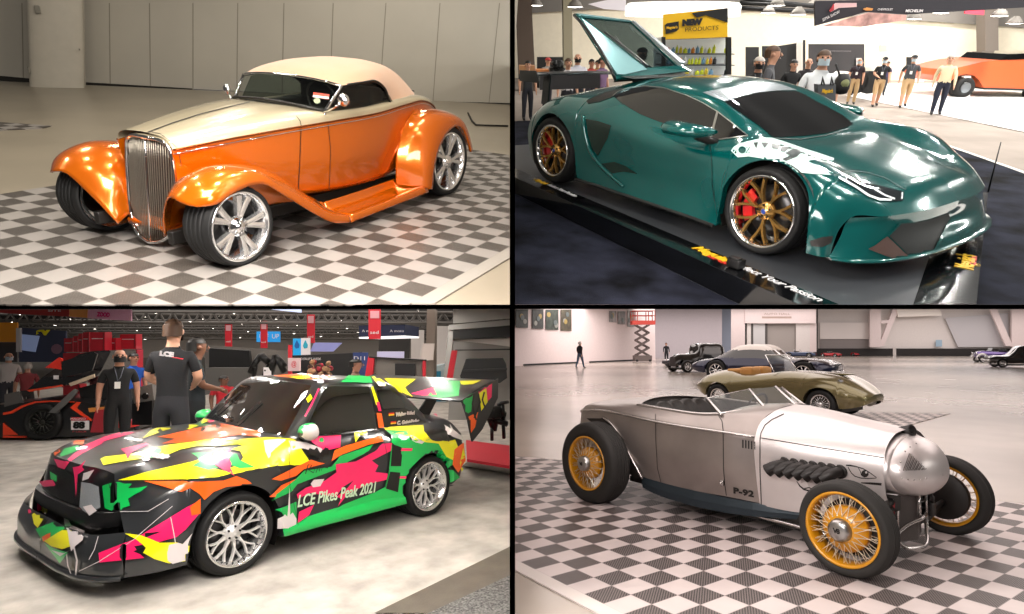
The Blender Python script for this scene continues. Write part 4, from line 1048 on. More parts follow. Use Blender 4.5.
# ------------------------------------------------------------------ stage 3 : splash-painted rally coupe
wrap_grey = mat('wrap_anthracite', '#27292b', .3, coat=.6)
wpink, wgreen, wyel, wora, wwht, wblk = (mat('wrap_' + n, c, .3, coat=.7) for n, c in (('pink', '#f01a62'), ('green', '#0fb351'), ('yellow', '#ece60e'), ('orange', '#fb6212'), ('white', '#d6cdcd'), ('black', '#0d0d0e')))
LIV = [wrap_grey, wpink, wgreen, wyel, wora, wwht, wblk]
C3 = root('rally_coupe', 'neon splash painted rally coupe with big rear wing on the pale carpet', 'car', 3, (-1.1, 0, 0))
N3 = [
 [(.78, 1.085, .17), (.78, 1.08, .44), (.77, .95, .60), (.76, .80, .76), (.75, .745, .885), (.78, .6, .905), (.83, .35, .915), (.85, 0, .92)],
 [(.64, 1.18, .18), (.64, 1.19, .45), (.63, 1.12, .70), (.62, .93, .86), (.62, .80, .945), (.63, .62, .965), (.64, .35, .975), (.65, 0, .98)],
 [(.38, 1.235, .19), (.38, 1.25, .5), (.38, 1.205, .82), (.38, 1.0, .92), (.38, .83, .99), (.38, .64, 1.012), (.38, .36, 1.022), (.38, 0, 1.025)],
 [(0, 1.25, .2), (0, 1.26, .5), (0, 1.225, .83), (0, 1.02, .93), (0, .845, 1.0), (0, .65, 1.03), (0, .36, 1.042), (0, 0, 1.046)],
 [(-.4, 1.23, .2), (-.4, 1.235, .5), (-.4, 1.20, .82), (-.4, 1.035, .93), (-.4, .86, 1.005), (-.4, .66, 1.04), (-.4, .36, 1.055), (-.4, 0, 1.06)],
 [(-.62, 1.21, .22), (-.62, 1.175, .5), (-.62, 1.15, .80), (-.62, 1.045, .92), (-.63, .89, 1.0), (-.63, .80, 1.03), (-.58, .4, 1.06), (-.55, 0, 1.07)],
 [(-.85, 1.21, .22), (-.85, 1.15, .5), (-.85, 1.12, .79), (-.85, 1.04, .905), (-.86, .91, .99), (-.87, .77, 1.255), (-.84, .4, 1.28), (-.82, 0, 1.29)],
 [(-1.08, 1.21, .22), (-1.08, 1.14, .5), (-1.08, 1.11, .79), (-1.08, 1.04, .90), (-1.09, .925, .98), (-1.12, .735, 1.47), (-1.08, .4, 1.51), (-1.06, 0, 1.52)],
 [(-1.45, 1.21, .22), (-1.45, 1.14, .5), (-1.45, 1.11, .79), (-1.45, 1.04, .90), (-1.45, .93, .975), (-1.45, .73, 1.485), (-1.45, .4, 1.535), (-1.45, 0, 1.545)],
 [(-1.72, 1.23, .22), (-1.72, 1.20, .5), (-1.72, 1.17, .84), (-1.72, 1.045, .915), (-1.72, .93, .967), (-1.72, .73, 1.475), (-1.72, .4, 1.525), (-1.72, 0, 1.535)],
 [(-2.02, 1.29, .24), (-2.02, 1.30, .5), (-2.02, 1.26, .86), (-2.02, 1.06, .93), (-2.02, .93, .965), (-2.02, .73, 1.455), (-2.02, .4, 1.50), (-2.02, 0, 1.51)],
 [(-2.4, 1.29, .26), (-2.4, 1.30, .5), (-2.4, 1.255, .86), (-2.4, 1.05, .935), (-2.4, .92, .965), (-2.4, .73, 1.235), (-2.4, .4, 1.32), (-2.4, 0, 1.34)],
 [(-2.64, 1.27, .30), (-2.64, 1.29, .5), (-2.64, 1.24, .85), (-2.64, 1.04, .94), (-2.64, .90, .975), (-2.64, .73, 1.04), (-2.64, .4, 1.06), (-2.64, 0, 1.07)],
 [(-2.78, 1.22, .36), (-2.80, 1.25, .52), (-2.82, 1.19, .83), (-2.85, 1.0, .93), (-2.88, .86, .97), (-2.9, .65, .99), (-2.92, .38, 1.0), (-2.93, 0, 1.0)],
 [(-2.82, 1.12, .38), (-2.86, 1.14, .53), (-2.90, 1.08, .80), (-2.95, .94, .90), (-2.98, .82, .94), (-3.0, .6, .96), (-3.02, .35, .97), (-3.03, 0, .97)]]
AR3 = [(-.01, .33, .392), (-2.2, .335, .352)]
g3 = arched_body(N3, 230, 76, AR3, (2, 4))
b3 = MB(); b3.grid(g3); f3 = MB(); f3.grid([[r[0], r[0] - V((0, .04, -.004)), r[0] - V((0, .07, 0))] for r in g3]); b3.merge(f3); b3.merge(b3.mirror(1))
b3.grid([[p, V((p.x, 0, p.z)), V((p.x, -p.y, p.z))] for p in g3[-1]])
# nose face and air dam
nf = [r for r in g3[0]]
dm_top = crs([V(p) for p in ((.965, 0, .47), (.955, .55, .47), (.91, .84, .47), (.775, 1.08, .50))], 30)
dm_bot = crs([V(p) for p in ((1.0, 0, .16), (.99, .5, .16), (.95, .82, .165), (.86, 1.02, .17), (.78, 1.085, .17))], 30)
dm = MB(); dm.grid([crs([a, a.lerp(b, .3) + V((.025, .01, 0)), a.lerp(b, .75) + V((.015, .01, 0)), b, b + V((-.05, -.03, -.02))], 16) for a, b in zip(dm_top, dm_bot)])
dm.merge(dm.mirror(1))
face = MB(); fr_t = crs([V(p) for p in ((.85, 0, .92), (.83, .35, .915), (.78, .6, .905), (.75, .745, .885))], 24); fr_b = crs([V(p) for p in ((.90, 0, .52), (.88, .4, .52), (.83, .70, .53), (.765, .86, .56))], 24)
face.grid([[a, a.lerp(b, .5) + V((.01, 0, 0)), b, V((b.x - .03, b.y, .38))] for a, b in zip(fr_t, fr_b)]); face.merge(face.mirror(1))
full3 = MB(); full3.merge(b3).merge(dm).merge(face); bv3 = full3.bvh()
lay = [0]
def spl(mi, poly, curve=False, bv=None, mb=None, step=3.2):
    lay[0] += 1; decal(mb or b3, 3, bv or bv3, poly, .003 + .00045 * lay[0], step, mi, .3, curve)
P_, G_, Y_, O_, W_, K_ = 1, 2, 3, 4, 5, 6
def z8(*p): return [(80 + x / 6.394, 400 + y / 6.394) for x, y in p]
def z3(*p): return [(130 + x / 6.394, 400 + y / 6.394) for x, y in p]
def z1(*p): return [(20 + x / 7.677, 410 + y / 7.677) for x, y in p]
def z2(*p): return [(20 + x / 5.583, 490 + y / 5.583) for x, y in p]
def z6(*p): return [(270 + x / 6.14, 430 + y / 6.14) for x, y in p]
def z5(*p): return [(330 + x / 6.018, 370 + y / 6.018) for x, y in p]
def z4(*p): return [(190 + x / 6.394, 370 + y / 6.394) for x, y in p]
# bonnet
spl(P_, z8((5, 300), (160, 235), (330, 185), (460, 140), (510, 135), (500, 162), (330, 215), (160, 262), (60, 310), (10, 345)))
spl(P_, z1((262, 372), (350, 395), (430, 325), (560, 268), (645, 250), (480, 335), (380, 402), (345, 455), (295, 440)))
spl(G_, z1((310, 345), (340, 300), (460, 268), (440, 312), (380, 340), (312, 362))); spl(O_, z1((262, 300), (300, 288), (312, 322), (270, 352))); spl(O_, z1((400, 240), (500, 232), (482, 268), (410, 264))); spl(G_, z1((520, 190), (600, 168), (645, 187), (560, 208)))
spl(Y_, z8((130, 380), (160, 365), (330, 345), (560, 290), (750, 265), (830, 248), (1020, 262), (1020, 285), (870, 298), (750, 297), (640, 320), (560, 355), (420, 375), (250, 400), (150, 420)))
spl(O_, z3((170, 240), (300, 210), (440, 180), (590, 152), (720, 180), (838, 205), (830, 240), (700, 225), (560, 247), (300, 277), (205, 282), (290, 250)))
spl(Y_, z3((80, 248), (130, 200), (250, 145), (400, 113), (430, 110), (512, 130), (440, 165), (380, 192), (300, 178), (230, 195), (110, 240))); spl(P_, z3((305, 135), (385, 128), (378, 158), (308, 162))); spl(P_, z3((420, 150), (470, 128), (545, 135), (470, 164)))
spl(P_, z8((262, 318), (420, 278), (442, 288), (332, 337), (306, 384), (290, 340))); spl(G_, z8((358, 345), (440, 318), (522, 322), (502, 357), (400, 368)), True); spl(W_, [(q[0], q[1]) for q in splat(161, 457, 7, 9, 3, .5, 1.2, .35)]); spl(W_, splat(146, 460, 3, 7, 5, .5, 1.2, .5)); spl(W_, splat(138.5, 441, 3.6, 7, 6, .4, 1.1, .4))
spl(Y_, [(239.5, 440), (266, 438), (289.5, 439), (290, 464), (255, 469.5), (233, 474), (225, 470), (238, 466), (243, 458), (240, 452), (231, 450), (243, 446), (234, 444.5)])
spl(W_, z4((470, 455), (560, 445), (640, 452), (645, 500), (620, 560), (600, 510), (560, 560), (545, 520), (500, 570), (480, 525)))
spl(Y_, z8((245, 514), (430, 463), (720, 398), (765, 383), (800, 410), (860, 445), (970, 470), (880, 492), (700, 510), (400, 514)))
spl(G_, z3((390, 345), (530, 338), (510, 400), (560, 440), (500, 452), (400, 425), (442, 400), (430, 370))); spl(G_, z3((640, 348), (682, 350), (700, 390), (800, 436), (700, 442), (640, 420)))
spl(P_, z3((540, 350), (575, 345), (585, 318), (602, 340), (645, 318), (622, 370), (647, 410), (640, 440), (664, 484), (600, 457), (560, 430), (507, 405)))
# front wing
spl(O_, [(144, 481.5), (192.6, 482), (223, 480.5), (236, 476), (246, 479.8), (257, 487), (240, 485.5), (226, 487), (213, 492), (204, 500), (199, 494), (190, 488), (181, 492), (165, 487.5)])
spl(G_, [(103.5, 486), (110, 483.5), (119, 482), (126, 484), (133, 484), (129, 488.5), (140, 488), (148, 486.5), (142, 491.5), (134.6, 495.4), (129, 499), (131, 506), (124, 508), (120, 513), (113, 510.5), (106, 508)])
spl(P_, z2((445, 350), (640, 275), (760, 200), (930, 95), (1000, 60), (1000, 130), (920, 222), (870, 262), (760, 292), (640, 312), (662, 345), (695, 376), (450, 402))); spl(K_, z2((700, 240), (785, 232), (700, 266))); spl(K_, z2((635, 340), (690, 318), (720, 338), (690, 362))); spl(O_, z2((945, 95), (1005, 48), (1005, 132), (955, 142)))
spl(Y_, z2((590, 243), (680, 252), (780, 292), (870, 290), (945, 310), (938, 392), (830, 407), (750, 382), (690, 347), (705, 320), (660, 280))); spl(W_, z2((820, 350), (830, 305), (880, 292), (905, 300), (960, 240), (935, 300), (940, 385), (850, 410), (822, 390)))
for q, w_ in ((z2((840, 150), (855, 230), (865, 292)), .8), (z2((340, 450), (450, 395), (640, 275), (850, 90)), .5), (z2((310, 310), (330, 390), (322, 470), (348, 497)), 1.6), (z2((272, 350), (280, 420), (300, 472)), 1.2), (z2((395, 385), (425, 330), (445, 260)), .7), (z2((330, 130), (720, 118), (830, 50)), .5)): spl(W_, strip(q, w_), step=2)
# air dam and grille splashes
spl(P_, z2((42, 55), (155, 45), (142, 102), (60, 132))); spl(Y_, z2((78, 140), (170, 60), (165, 130), (112, 212), (90, 190))); spl(G_, z2((100, 217), (200, 180), (285, 190), (240, 240), (140, 282))); spl(O_, z2((135, 260), (185, 238), (182, 272), (145, 285)))
spl(Y_, z2((150, 282), (250, 225), (300, 228), (302, 312), (250, 327), (190, 312))); spl(W_, z2((255, 100), (275, 140), (300, 190), (375, 222), (362, 282), (325, 310), (300, 340), (290, 300), (280, 240), (262, 180))); spl(G_, z2((150, 290), (200, 322), (282, 345), (238, 405))); spl(K_, z2((140, 150), (190, 95), (235, 140), (205, 175))); spl(W_, z2((190, 330), (260, 350), (300, 330), (240, 365)))
# door and flank
spl(Y_, z6((0, 150), (110, 60), (150, 70), (232, 190), (222, 212), (120, 218), (0, 225))); spl(W_, z6((110, 75), (215, 85), (320, 120), (300, 150), (200, 120), (130, 130)))
spl(O_, z6((2, 302), (150, 225), (245, 188), (330, 205), (200, 240), (150, 282), (60, 312))); spl(O_, z6((5, 398), (60, 340), (152, 298), (130, 372), (30, 412)))
spl(O_, z6((370, 190), (390, 130), (460, 100), (690, 38), (692, 78), (600, 95), (440, 152))); spl(P_, z6((228, 58), (300, 45), (432, 38), (425, 112), (330, 132), (262, 92))); spl(G_, splat(321, 441.5, 2.2, 7, 4))
spl(G_, z6((148, 302), (200, 250), (370, 225), (420, 165), (632, 93), (600, 132), (480, 190), (400, 240), (240, 302), (158, 332), (120, 380), (20, 425), (30, 395)))
spl(P_, z6((160, 422), (153, 395), (210, 355), (330, 310), (400, 260), (395, 210), (520, 192), (640, 130), (690, 90), (748, 86), (738, 127), (620, 187), (660, 217), (640, 257), (717, 266), (720, 302), (600, 332), (470, 392), (408, 472), (430, 420), (390, 412), (340, 402), (240, 387)))
spl(K_, z6((395, 415), (440, 350), (503, 312), (470, 355))); spl(W_, z6((240, 330), (260, 305), (325, 300), (300, 345), (255, 352)))
spl(P_, z6((160, 572), (168, 502), (262, 460), (232, 522))); spl(G_, z6((48, 482), (150, 440), (155, 545), (70, 522))); spl(W_, z6((60, 602), (62, 540), (80, 515), (95, 530), (108, 350), (112, 520), (128, 505), (152, 545), (150, 602)))
spl(G_, z6((355, 520), (440, 460), (640, 382), (700, 350), (802, 380), (852, 440), (372, 557)))
spl(G_, [(391, 436), (405, 441), (425, 440), (440, 437), (450, 452), (453, 462), (447, 470), (441, 456), (432, 453), (421, 461), (413, 477), (410, 494), (408, 502), (384, 487), (386, 478), (388, 470), (391, 443)]); spl(G_, [(446, 484.5), (444.5, 466), (452, 470), (458, 477)])
spl(P_, z6((790, 110), (870, 112), (865, 128), (800, 128))); spl(P_, z6((790, 282), (832, 282), (832, 296), (790, 296)))
spl(Y_, z5((318, 358), (560, 343), (562, 380), (600, 420), (700, 430), (640, 443), (540, 432), (430, 402), (340, 382))); spl(G_, z5((328, 372), (460, 382), (482, 432), (390, 420))); spl(W_, z5((478, 402), (560, 432), (545, 445), (490, 430)))
spl(K_, [(424, 434), (432, 431), (444, 432), (450, 436), (444, 440), (430, 440)], True)
spl(Y_, z5((640, 440), (742, 420), (762, 470), (732, 542), (690, 522))); spl(O_, z5((738, 480), (792, 438), (802, 542), (760, 616), (728, 570))); spl(Y_, z5((790, 470), (810, 560), (780, 610), (770, 560)))
spl(W_, z5((680, 340), (720, 365), (715, 335), (735, 370), (795, 405), (785, 425), (735, 405), (700, 375)))
# roof and pillars
spl(O_, z4((540, 52), (700, 40), (820, 45), (905, 60), (830, 80), (700, 70))); spl(Y_, z4((640, 60), (780, 48), (765, 76), (690, 72))); spl(P_, z4((770, 52), (825, 55), (800, 78))); spl(G_, z5((60, 85), (110, 48), (240, 55), (248, 87))); spl(Y_, z5((245, 55), (310, 58), (327, 102), (290, 106)))
spl(Y_, z5((238, 112), (250, 105), (285, 200), (268, 215))); spl(P_, z5((268, 195), (288, 195), (300, 250), (282, 250))); spl(O_, z5((270, 260), (300, 262), (318, 362), (285, 362))); spl(Y_, z4((745, 195), (770, 163), (782, 188), (755, 217))); spl(P_, strip(z4((822, 130), (780, 215), (730, 302)), 1.6))
spl(P_, z5((528, 178), (580, 190), (612, 235), (645, 295), (600, 272), (545, 242))); spl(Y_, z5((340, 75), (400, 95), (450, 110), (490, 150), (512, 212), (462, 165), (400, 140)))
spl(Y_, z6((510, 30), (550, 22), (592, 25), (588, 45), (548, 48), (515, 85)))
# shut lines painted dark
for q, w_ in ((z6((120, 80), (108, 140), (104, 212)), .5), (strip and [(103.5, 478), (111, 479.5), (113, 484), (116, 500)], .6), ([(287, 464), (287, 487), (296, 526)], .4), ([(375.5, 431), (384, 445), (388, 470), (384, 487)], .4)): spl(K_, strip(q, w_), step=2)
b3.merge(dm); b3.merge(face, mi=6)
# far flank keeps a few plain bands
build('body_shell', b3, LIV, C3, auto=40)
m = MB(); m.grid([[V((x, y, .2)) for y in (-1.1, 1.1)] for x in (.8, -2.8)]); build('underbody', m, trim_black, C3)
for s in (1, -1):
    for xc, zc, R in AR3:
        m = MB(); yo = 1.21 if xc > -1 else 1.26
        m.grid([[V((xc + (R + .01) * cos(t), yo * s, zc + (R + .01) * sin(t))), V((xc + (R + .01) * cos(t), (yo - .45) * s, zc + (R + .01) * sin(t)))] for t in arange(-.5, pi + .5, 30)])
        m.poly([V((xc + (R + .01) * cos(t), (yo - .45) * s, zc + (R + .01) * sin(t))) for t in arange(-.5, pi + .5, 30)]); build('wheel_well', m, trim_black, C3)
patch('windshield', 3, bv3, [[(243.5, 383.5), (278, 381), (311.5, 385.5), (299, 411), (285, 436), (257, 431.5), (213.5, 420), (199, 416)]], glass_black, C3, .006, 4)
patch('door_glass', 3, bv3, [[(324, 389), (331, 387.6), (368, 388), (372, 408), (375.5, 430), (350, 432.5), (330, 435), (303, 435.5), (312, 415)]], glass_black, C3, .032, 3)
patch('quarter_glass', 3, bv3, [[(374.5, 390), (388, 390.6), (397.5, 396.8), (403.3, 405.5), (402, 408), (382, 409.5), (378, 400)]], glass_black, C3, .032, 3)
patch('quarter_panel', 3, bv3, [[(379, 411), (403, 408.5), (412, 413), (424, 424), (421, 426.5), (383, 429)]], wblk, C3, .031, 3)
patch('window_frame', 3, bv3, [strip([(299, 437.5), (311, 413), (322, 388), (326, 386.4), (347, 385.6), (372, 387.2)], 1.2), strip([(299, 437.8), (330, 437), (352, 434.3), (377, 431.2)], 1.2)], wblk, C3, .034, 2)
patch('side_vent', 3, bv3, [[(391.3, 444), (402, 447.5), (400.3, 466), (389.7, 466)], [(389, 471.5), (399.5, 472.3), (397, 492), (384.8, 488.6)]], trim_black, C3, .034, 2.5)
patch('headlight', 3, bv3, [[(86.5, 482), (95, 483.5), (103.5, 486.8), (105, 507), (97, 510.5), (91, 512), (85, 506)]], mat('lamp_frost', '#8d9296', .12, coat=1., bump=.3, bscale=60), C3, .05, 2.5)
patch('grille', 3, bv3, [[(50, 464), (60, 468), (70, 472.5), (83, 481.5), (83, 506), (72, 504), (58, 496), (47, 488)]], mat('grille_black', '#08090a', .4, .2, bump=.8, bscale=120), C3, .012, 3)
patch('grille_badge', 3, bv3, [[(57, 471.5), (63.5, 475.5), (63.5, 482), (57.5, 478.5)]], wgreen, C3, .06, 2); patch('grille_splash', 3, bv3, [[(80, 467.3), (87.7, 466), (91, 470), (84.5, 474.5), (83, 496), (81.5, 478)], [(46.7, 481), (60.4, 479.7), (63, 485), (51.3, 486.2)]], wpink, C3, .064, 2); patch('headlight_splash', 3, bv3, [[(90.3, 473.5), (100.7, 470), (95, 479), (89, 481)], [(90, 506), (98, 504), (103, 510), (96, 515)]], wwht, C3, .066, 2)
m = MB(); bar = crs([V(p) for p in ((.915, 0, .55), (.905, .45, .55), (.86, .72, .55), (.78, .86, .56), (.66, .97, .60))], 30)
m.grid([[p + V((-.08, -.04, .05)), p + V((0, 0, .05)), p + V((.01, .006, 0)), p + V((0, 0, -.06)), p + V((-.08, -.04, -.1))] for p in bar]); m.merge(m.mirror(1)); build('bumper_bar', m, blackp, C3, auto=50)
m = MB(); m.grid([[p + V((-.06, -.04, .02)), p + V((.03, .01, .01)), p + V((.03, .01, -.015)), p + V((-.1, -.06, -.02))] for p in dm_bot]); m.merge(m.mirror(1)); build('front_splitter', m, wrap_grey, C3)
for s in (1, -1):
    m = MB(); m.grid([[V((x, y * s, z)) for y, z in ((1.14, .34), (1.25 + o_, .27), (1.27 + o_, .21), (1.22, .19))] for x, o_ in ((-.42, 0), (-.7, .0), (-1.2, .02), (-1.84, .04))]); build('sill_flare', m, wgreen if s < 0 else wgreen, C3)
# mirror
for s in (1, -1):
    m = MB(); c = V((-.80, 1.03 * s, 1.06))
    rows = [[c + V((dx, r_ * 1.3 * cos(q), r_ * sin(q) * .95)) for q in arange(0, 2 * pi, 17)[:-1]] for dx, r_ in ((-.06, .075), (-.05, .088), (0, .09), (.05, .07), (.08, .035), (.088, .006))]
    m.grid(rows, closev=True); m.add(rows[0], [tuple(range(16))], 1, False)
    for i, f in enumerate(m.f):
        fc = sum((m.v[k] for k in f), V()) / len(f) - c
        if m.m[i] == 0: m.m[i] = 2 if fc.y * s > .03 else (3 if fc.z > 0 else 0)
    mr = build('side_mirror', m, [wrap_grey, glass_black, wwht, wgreen], C3); q = MB(); q.tube([c + V((0, -.06 * s, -.05)), c + V((.0, -.12 * s, -.09))], .03); build('mirror_arm', q, trim_black, mr)
# wipers
for a, b in (((213.5, 418.5), (243, 392)), ((238, 425), (262, 403))):
    p = [on_body(3, bv3, a[0] + (b[0] - a[0]) * t, a[1] + (b[1] - a[1]) * t, .025) for t in arange(0, 1, 8)]; p = [q for q in p if q]
    m = MB(); m.tube(p, .006, 5); build('wiper', m, trim_black, C3)
# rear wing
m = MB(); y0, y1 = -1.24, 1.16
m.grid([[V((x, y, z)) for x, z in ((-2.86, 1.195), (-2.84, 1.215), (-2.9, 1.25), (-3.1, 1.32), (-3.3, 1.385), (-3.52, 1.435), (-3.53, 1.42), (-3.3, 1.35), (-3.1, 1.28), (-2.9, 1.20))] for y in arange(y0, y1, 12)], closev=True)
bw3 = m.bvh(); lay[0] = 0
spl(Y_, [(384, 378.5), (416, 379), (405, 387.4), (408, 392), (413, 397), (396.5, 390)], False, bw3, m); spl(G_, [(428, 395.5), (434, 388), (437, 380.5), (460, 381), (459, 396), (440, 398)], False, bw3, m); spl(P_, [(411, 393.6), (433, 387.4), (437, 395), (424, 396)], False, bw3, m); spl(Y_, [(460, 381), (481, 380.6), (470, 386), (461, 384.5)], False, bw3, m); spl(K_, [(459, 391), (464, 385), (474, 384.5), (470, 390), (461, 394)], False, bw3, m)
w3 = build('rear_wing', m, LIV, C3, auto=50)
EP = [(-2.83, 1.225), (-3.54, 1.45), (-3.53, 1.20), (-3.40, 1.04), (-3.22, .83), (-3.03, .70), (-2.94, .99)]
for y in (1.17, -1.26):
    m = MB(); m.prism([V((x, y, z)) for x, z in EP], (0, .022, 0)); be3 = m.bvh(); lay[0] = 0
    if y > 0:
        spl(P_, [(463, 390), (478, 385), (492, 380), (491.5, 397), (484, 405), (478, 392)], False, be3, m); spl(G_, [(460.5, 397.5), (473, 390.5), (471, 411.5), (462, 417)], False, be3, m); spl(O_, [(462.5, 419), (478, 412), (475, 427), (467, 438.5)], False, be3, m); spl(Y_, [(479, 393), (486, 388), (487.5, 402), (481, 411)], False, be3, m); spl(W_, [(463, 392), (474, 386.5), (478, 387), (466, 394)], False, be3, m)
        for q in ([(474, 394), (472, 404), (474, 414), (476, 420)], [(478, 395), (480, 402), (477, 410), (474, 418)], [(484, 392), (482, 400), (485, 408)]): spl(K_, strip(q, 1.6), False, be3, m, 2)
    build('wing_end_plate', m, LIV, w3)
for y in (.5, -.55):
    m = MB(); m.prism([V((-2.7, y, 1.0)), V((-2.95, y, .98)), V((-3.2, y, 1.32)), V((-2.95, y, 1.24))], (0, .02, 0)); build('wing_strut', m, wblk, w3)
# lettering
def side_text(nm, tx, a, b, h, mt, width, shear=0., bold=0., off=.01):
    A, B = on_body(3, bv3, *a), on_body(3, bv3, *b)
    rt = (B - A).normalized(); m = MB(); n_up = V((0, 0, 1)); text_on(m, tx, (A + B) / 2, rt, n_up, h, 0, bold, shear, 1, off, width or (B - A).length); return build(nm, m, mt, C3)
side_text('door_lettering', 'LCE Pikes Peak 2021', (296, 501.5), (374, 487), .105, mat('lettering_mint', '#c4e2c0', .4), None, .15, .003, .03)
side_text('name_lettering', 'Walter Röhrl', (393, 414.5), (412, 412.8), .042, wwht, None, .1, .004, .04); side_text('name_lettering', 'C. Geistdörfer', (394.5, 423), (416.5, 420.6), .042, wwht, None, .1, .004, .04)
for x, y in ((387, 410.8), (389, 419.4)):
    for k, mt in enumerate((wblk, mat('flag_red', '#d42a1e', .4), mat('flag_gold', '#e8b71a', .4))):
        dy = k * 1.35; patch('flag_stripe', 3, bv3, [[(x, y + 1.4 + dy), (x + 5.4, y + .9 + dy), (x + 5.4, y + 2.25 + dy), (x, y + 2.75 + dy)]], mt, C3, .04, 2)
patch('stallion_print', 3, bv3, [z6((215, 150), (235, 120), (262, 130), (280, 115), (300, 150), (330, 115), (352, 120), (350, 160), (325, 160), (310, 190), (295, 175), (280, 190), (268, 165), (240, 165))], wblk, C3, .036, 2)
patch('script_print', 3, bv3, [strip(z6((205, 270), (222, 212), (245, 215), (225, 245), (255, 262), (262, 240), (270, 262), (285, 225), (290, 255), (300, 215), (305, 250), (315, 225), (345, 232)), .9)], wblk, C3, .036, 1.6)
wm3 = dict(rim=mat('rim_polished', '#e2e2e2', .2, .9), spoke=mat('rim_silver', '#dcdad7', .34, .35), hub=mat('rim_silver', '#dcdad7', .34, .35), bolt=darkm, disc=mat('disc_steel', '#4a4a4a', .35, .9))
for s in (1, -1):
    for x, y, z, R, w_, l_ in ((-.01, 1.235, .325, .34, .28, .03), (-2.2, 1.29, .325, .335, .32, .05)):
        wheel(C3, (x, y * s, z), s, R, .262, w_, 'mesh', wm3, lip=l_, grooves=4)
# ------------------------------------------------------------------ stage 3 floor
cp3 = mat('carpet_pale', '#b0aba3', .92, spec=.15, var=.24, vscale=3.2, bump=.5, bscale=14)
floorpoly('floor_pale', 3, [(-40, 640), (415, 640), (511, 545), (511, 353), (-40, 353)], cp3)
floorpoly('floor_border', 3, [(375, 614), (511, 547), (511, 573), (430, 614), (375, 640)], mat('carpet_brown', '#5d564c', .9, var=.1, bump=.3, bscale=60), -.0)
m = MB(); m.poly([gp(3, *q, .004) for q in ((374, 613), (511, 546), (511, 575), (428, 613))]); struct('trim_4', m, mat('carpet_brown', '#5d564c', .9), 3)
m = MB(); m.poly([gp(3, *q, .006) for q in ((424, 615), (511, 574.5), (511, 660), (424, 660))]); struct('trim_5', m, mat('carpet_speckle', '#5f5e5c', .95, var=.8, vscale=55), 3)
for k, (x, y, pw) in enumerate([(-1.0 - i * 1.25 - (j % 2) * .5, 5.2 + j * 1.15, 16) for j in range(4) for i in range(4)] + [(-1.5 - i * 2.2, 10.5 + j * 2.2, 22) for j in range(2) for i in range(4)]):
    under('show_lamp', x, y, .26, .26, pw, lin((1, .97, .94)))
for x, y, sx, sy, pw in ((-5, 16, 7, 3.5, 150), (-7, 21, 12, 5, 240), (-12, 27, 18, 7, 330)): under('show_panel', x, y, sx, sy, pw, lin((1, .96, .93)))
area('stand_fill', 3, (1.8, 3.4, 3.6), (-.6, .3, .5), 1.2, 190, lin((1, .97, .94)))  # unseen soft fill added on the viewer's side of the coupe
# ------------------------------------------------------------------ stage 4 : bare metal roadster with aircraft nose art
alu = mat('aluminium_bare', '#d6cfcd', .36, .62, var=.05, vscale=3, bump=.02, bscale=8)
steel = mat('steel_bare', '#9a918c', .34, .72, var=.12, vscale=2.5, bump=.02, bscale=8)
steel_hi = mat('steel_polished', '#c4bfbc', .22, .9, var=.06, vscale=5)
rail_blue = mat('rail_blue', '#2c363d', .45, .4)
yellow_w = mat('wheel_yellow', '#c98a14', .32, coat=.6)
ink = mat('nose_art_black', '#17120f', .5)
C4 = root('roadster', 'bare metal open roadster with yellow wire wheels and painted eye', 'car', 4, (-1.4, 0, 0))
BX4 = [-3.84, -3.77, -3.64, -3.27, -2.9, -2.5, -2.1, -1.6, -1.25, -1.0]
side4 = [[(.12, .60), (.14, .68), (.13, .76), (.12, .78), (.10, .80)], [(.34, .46), (.40, .66), (.37, .86), (.34, .89), (.27, .92)], [(.50, .42), (.60, .65), (.58, .94), (.54, .98), (.42, 1.02)],
 [(.68, .38), (.77, .64), (.76, 1.005), (.72, 1.055), (.6, 1.095)], [(.76, .34), (.84, .62), (.84, 1.03), (.79, 1.08), (.68, 1.12)], [(.79, .33), (.865, .6), (.865, 1.015), (.815, 1.07), (.72, 1.13)],
 [(.80, .33), (.87, .6), (.87, .99), (.82, 1.045), (.725, 1.115)], [(.78, .325), (.855, .6), (.855, .975), (.805, 1.035), (.715, 1.105)], [(.73, .33), (.80, .6), (.80, .965), (.75, 1.04), (.66, 1.135)], [(.65, .315), (.70, .6), (.70, .945), (.645, 1.035), (.52, 1.125)]]
g = net([[V((x, *p)) for p in r] for x, r in zip(BX4, side4)], 90, 26, (), (2,))
bm4 = MB(); bm4.grid(g); bm4.merge(bm4.mirror(1))
rim = [r[-1] for r in g]
# decks in front of and behind the cockpit
def deck(x0, x1, cz, bow=0.):
    sel = [p for p in rim if x0 <= p.x <= x1]; rows = []
    for i, p in enumerate(sel):
        c = cubic(cz, p.x)[0]; w_ = 0.
        if bow: t = (p.x - x0) / (x1 - x0); w_ = bow * max(0, t - .6) / .4
        rows.append([V((p.x + (-w_ * (1 - q * q)), p.y * q, c + (p.z - c) * abs(q) ** 2.2)) for q in arange(-1, 1, 21)])
    return rows
dk1 = MB(); dk1.grid(deck(-3.85, -2.46, [(-3.84, .80), (-3.77, .94), (-3.64, 1.03), (-3.27, 1.12), (-2.9, 1.16), (-2.4, 1.185)], .22))
dk2 = MB(); dk2.grid(deck(-1.40, -.98, [(-1.42, 1.185), (-1.2, 1.205), (-.98, 1.215)]))
bm4.merge(dk1); bm4.merge(dk2)
build('body_shell', bm4, steel, C4); bv4 = bm4.bvh()
ri_ = [p for p in rim if -2.50 <= p.x <= -1.38]
m = MB()
for s in (1, -1): m.grid([[V((p.x, p.y * s, p.z)), V((p.x, (p.y - .03) * s, p.z - .005)), V((p.x, (p.y - .05) * s, .62))] for p in ri_])
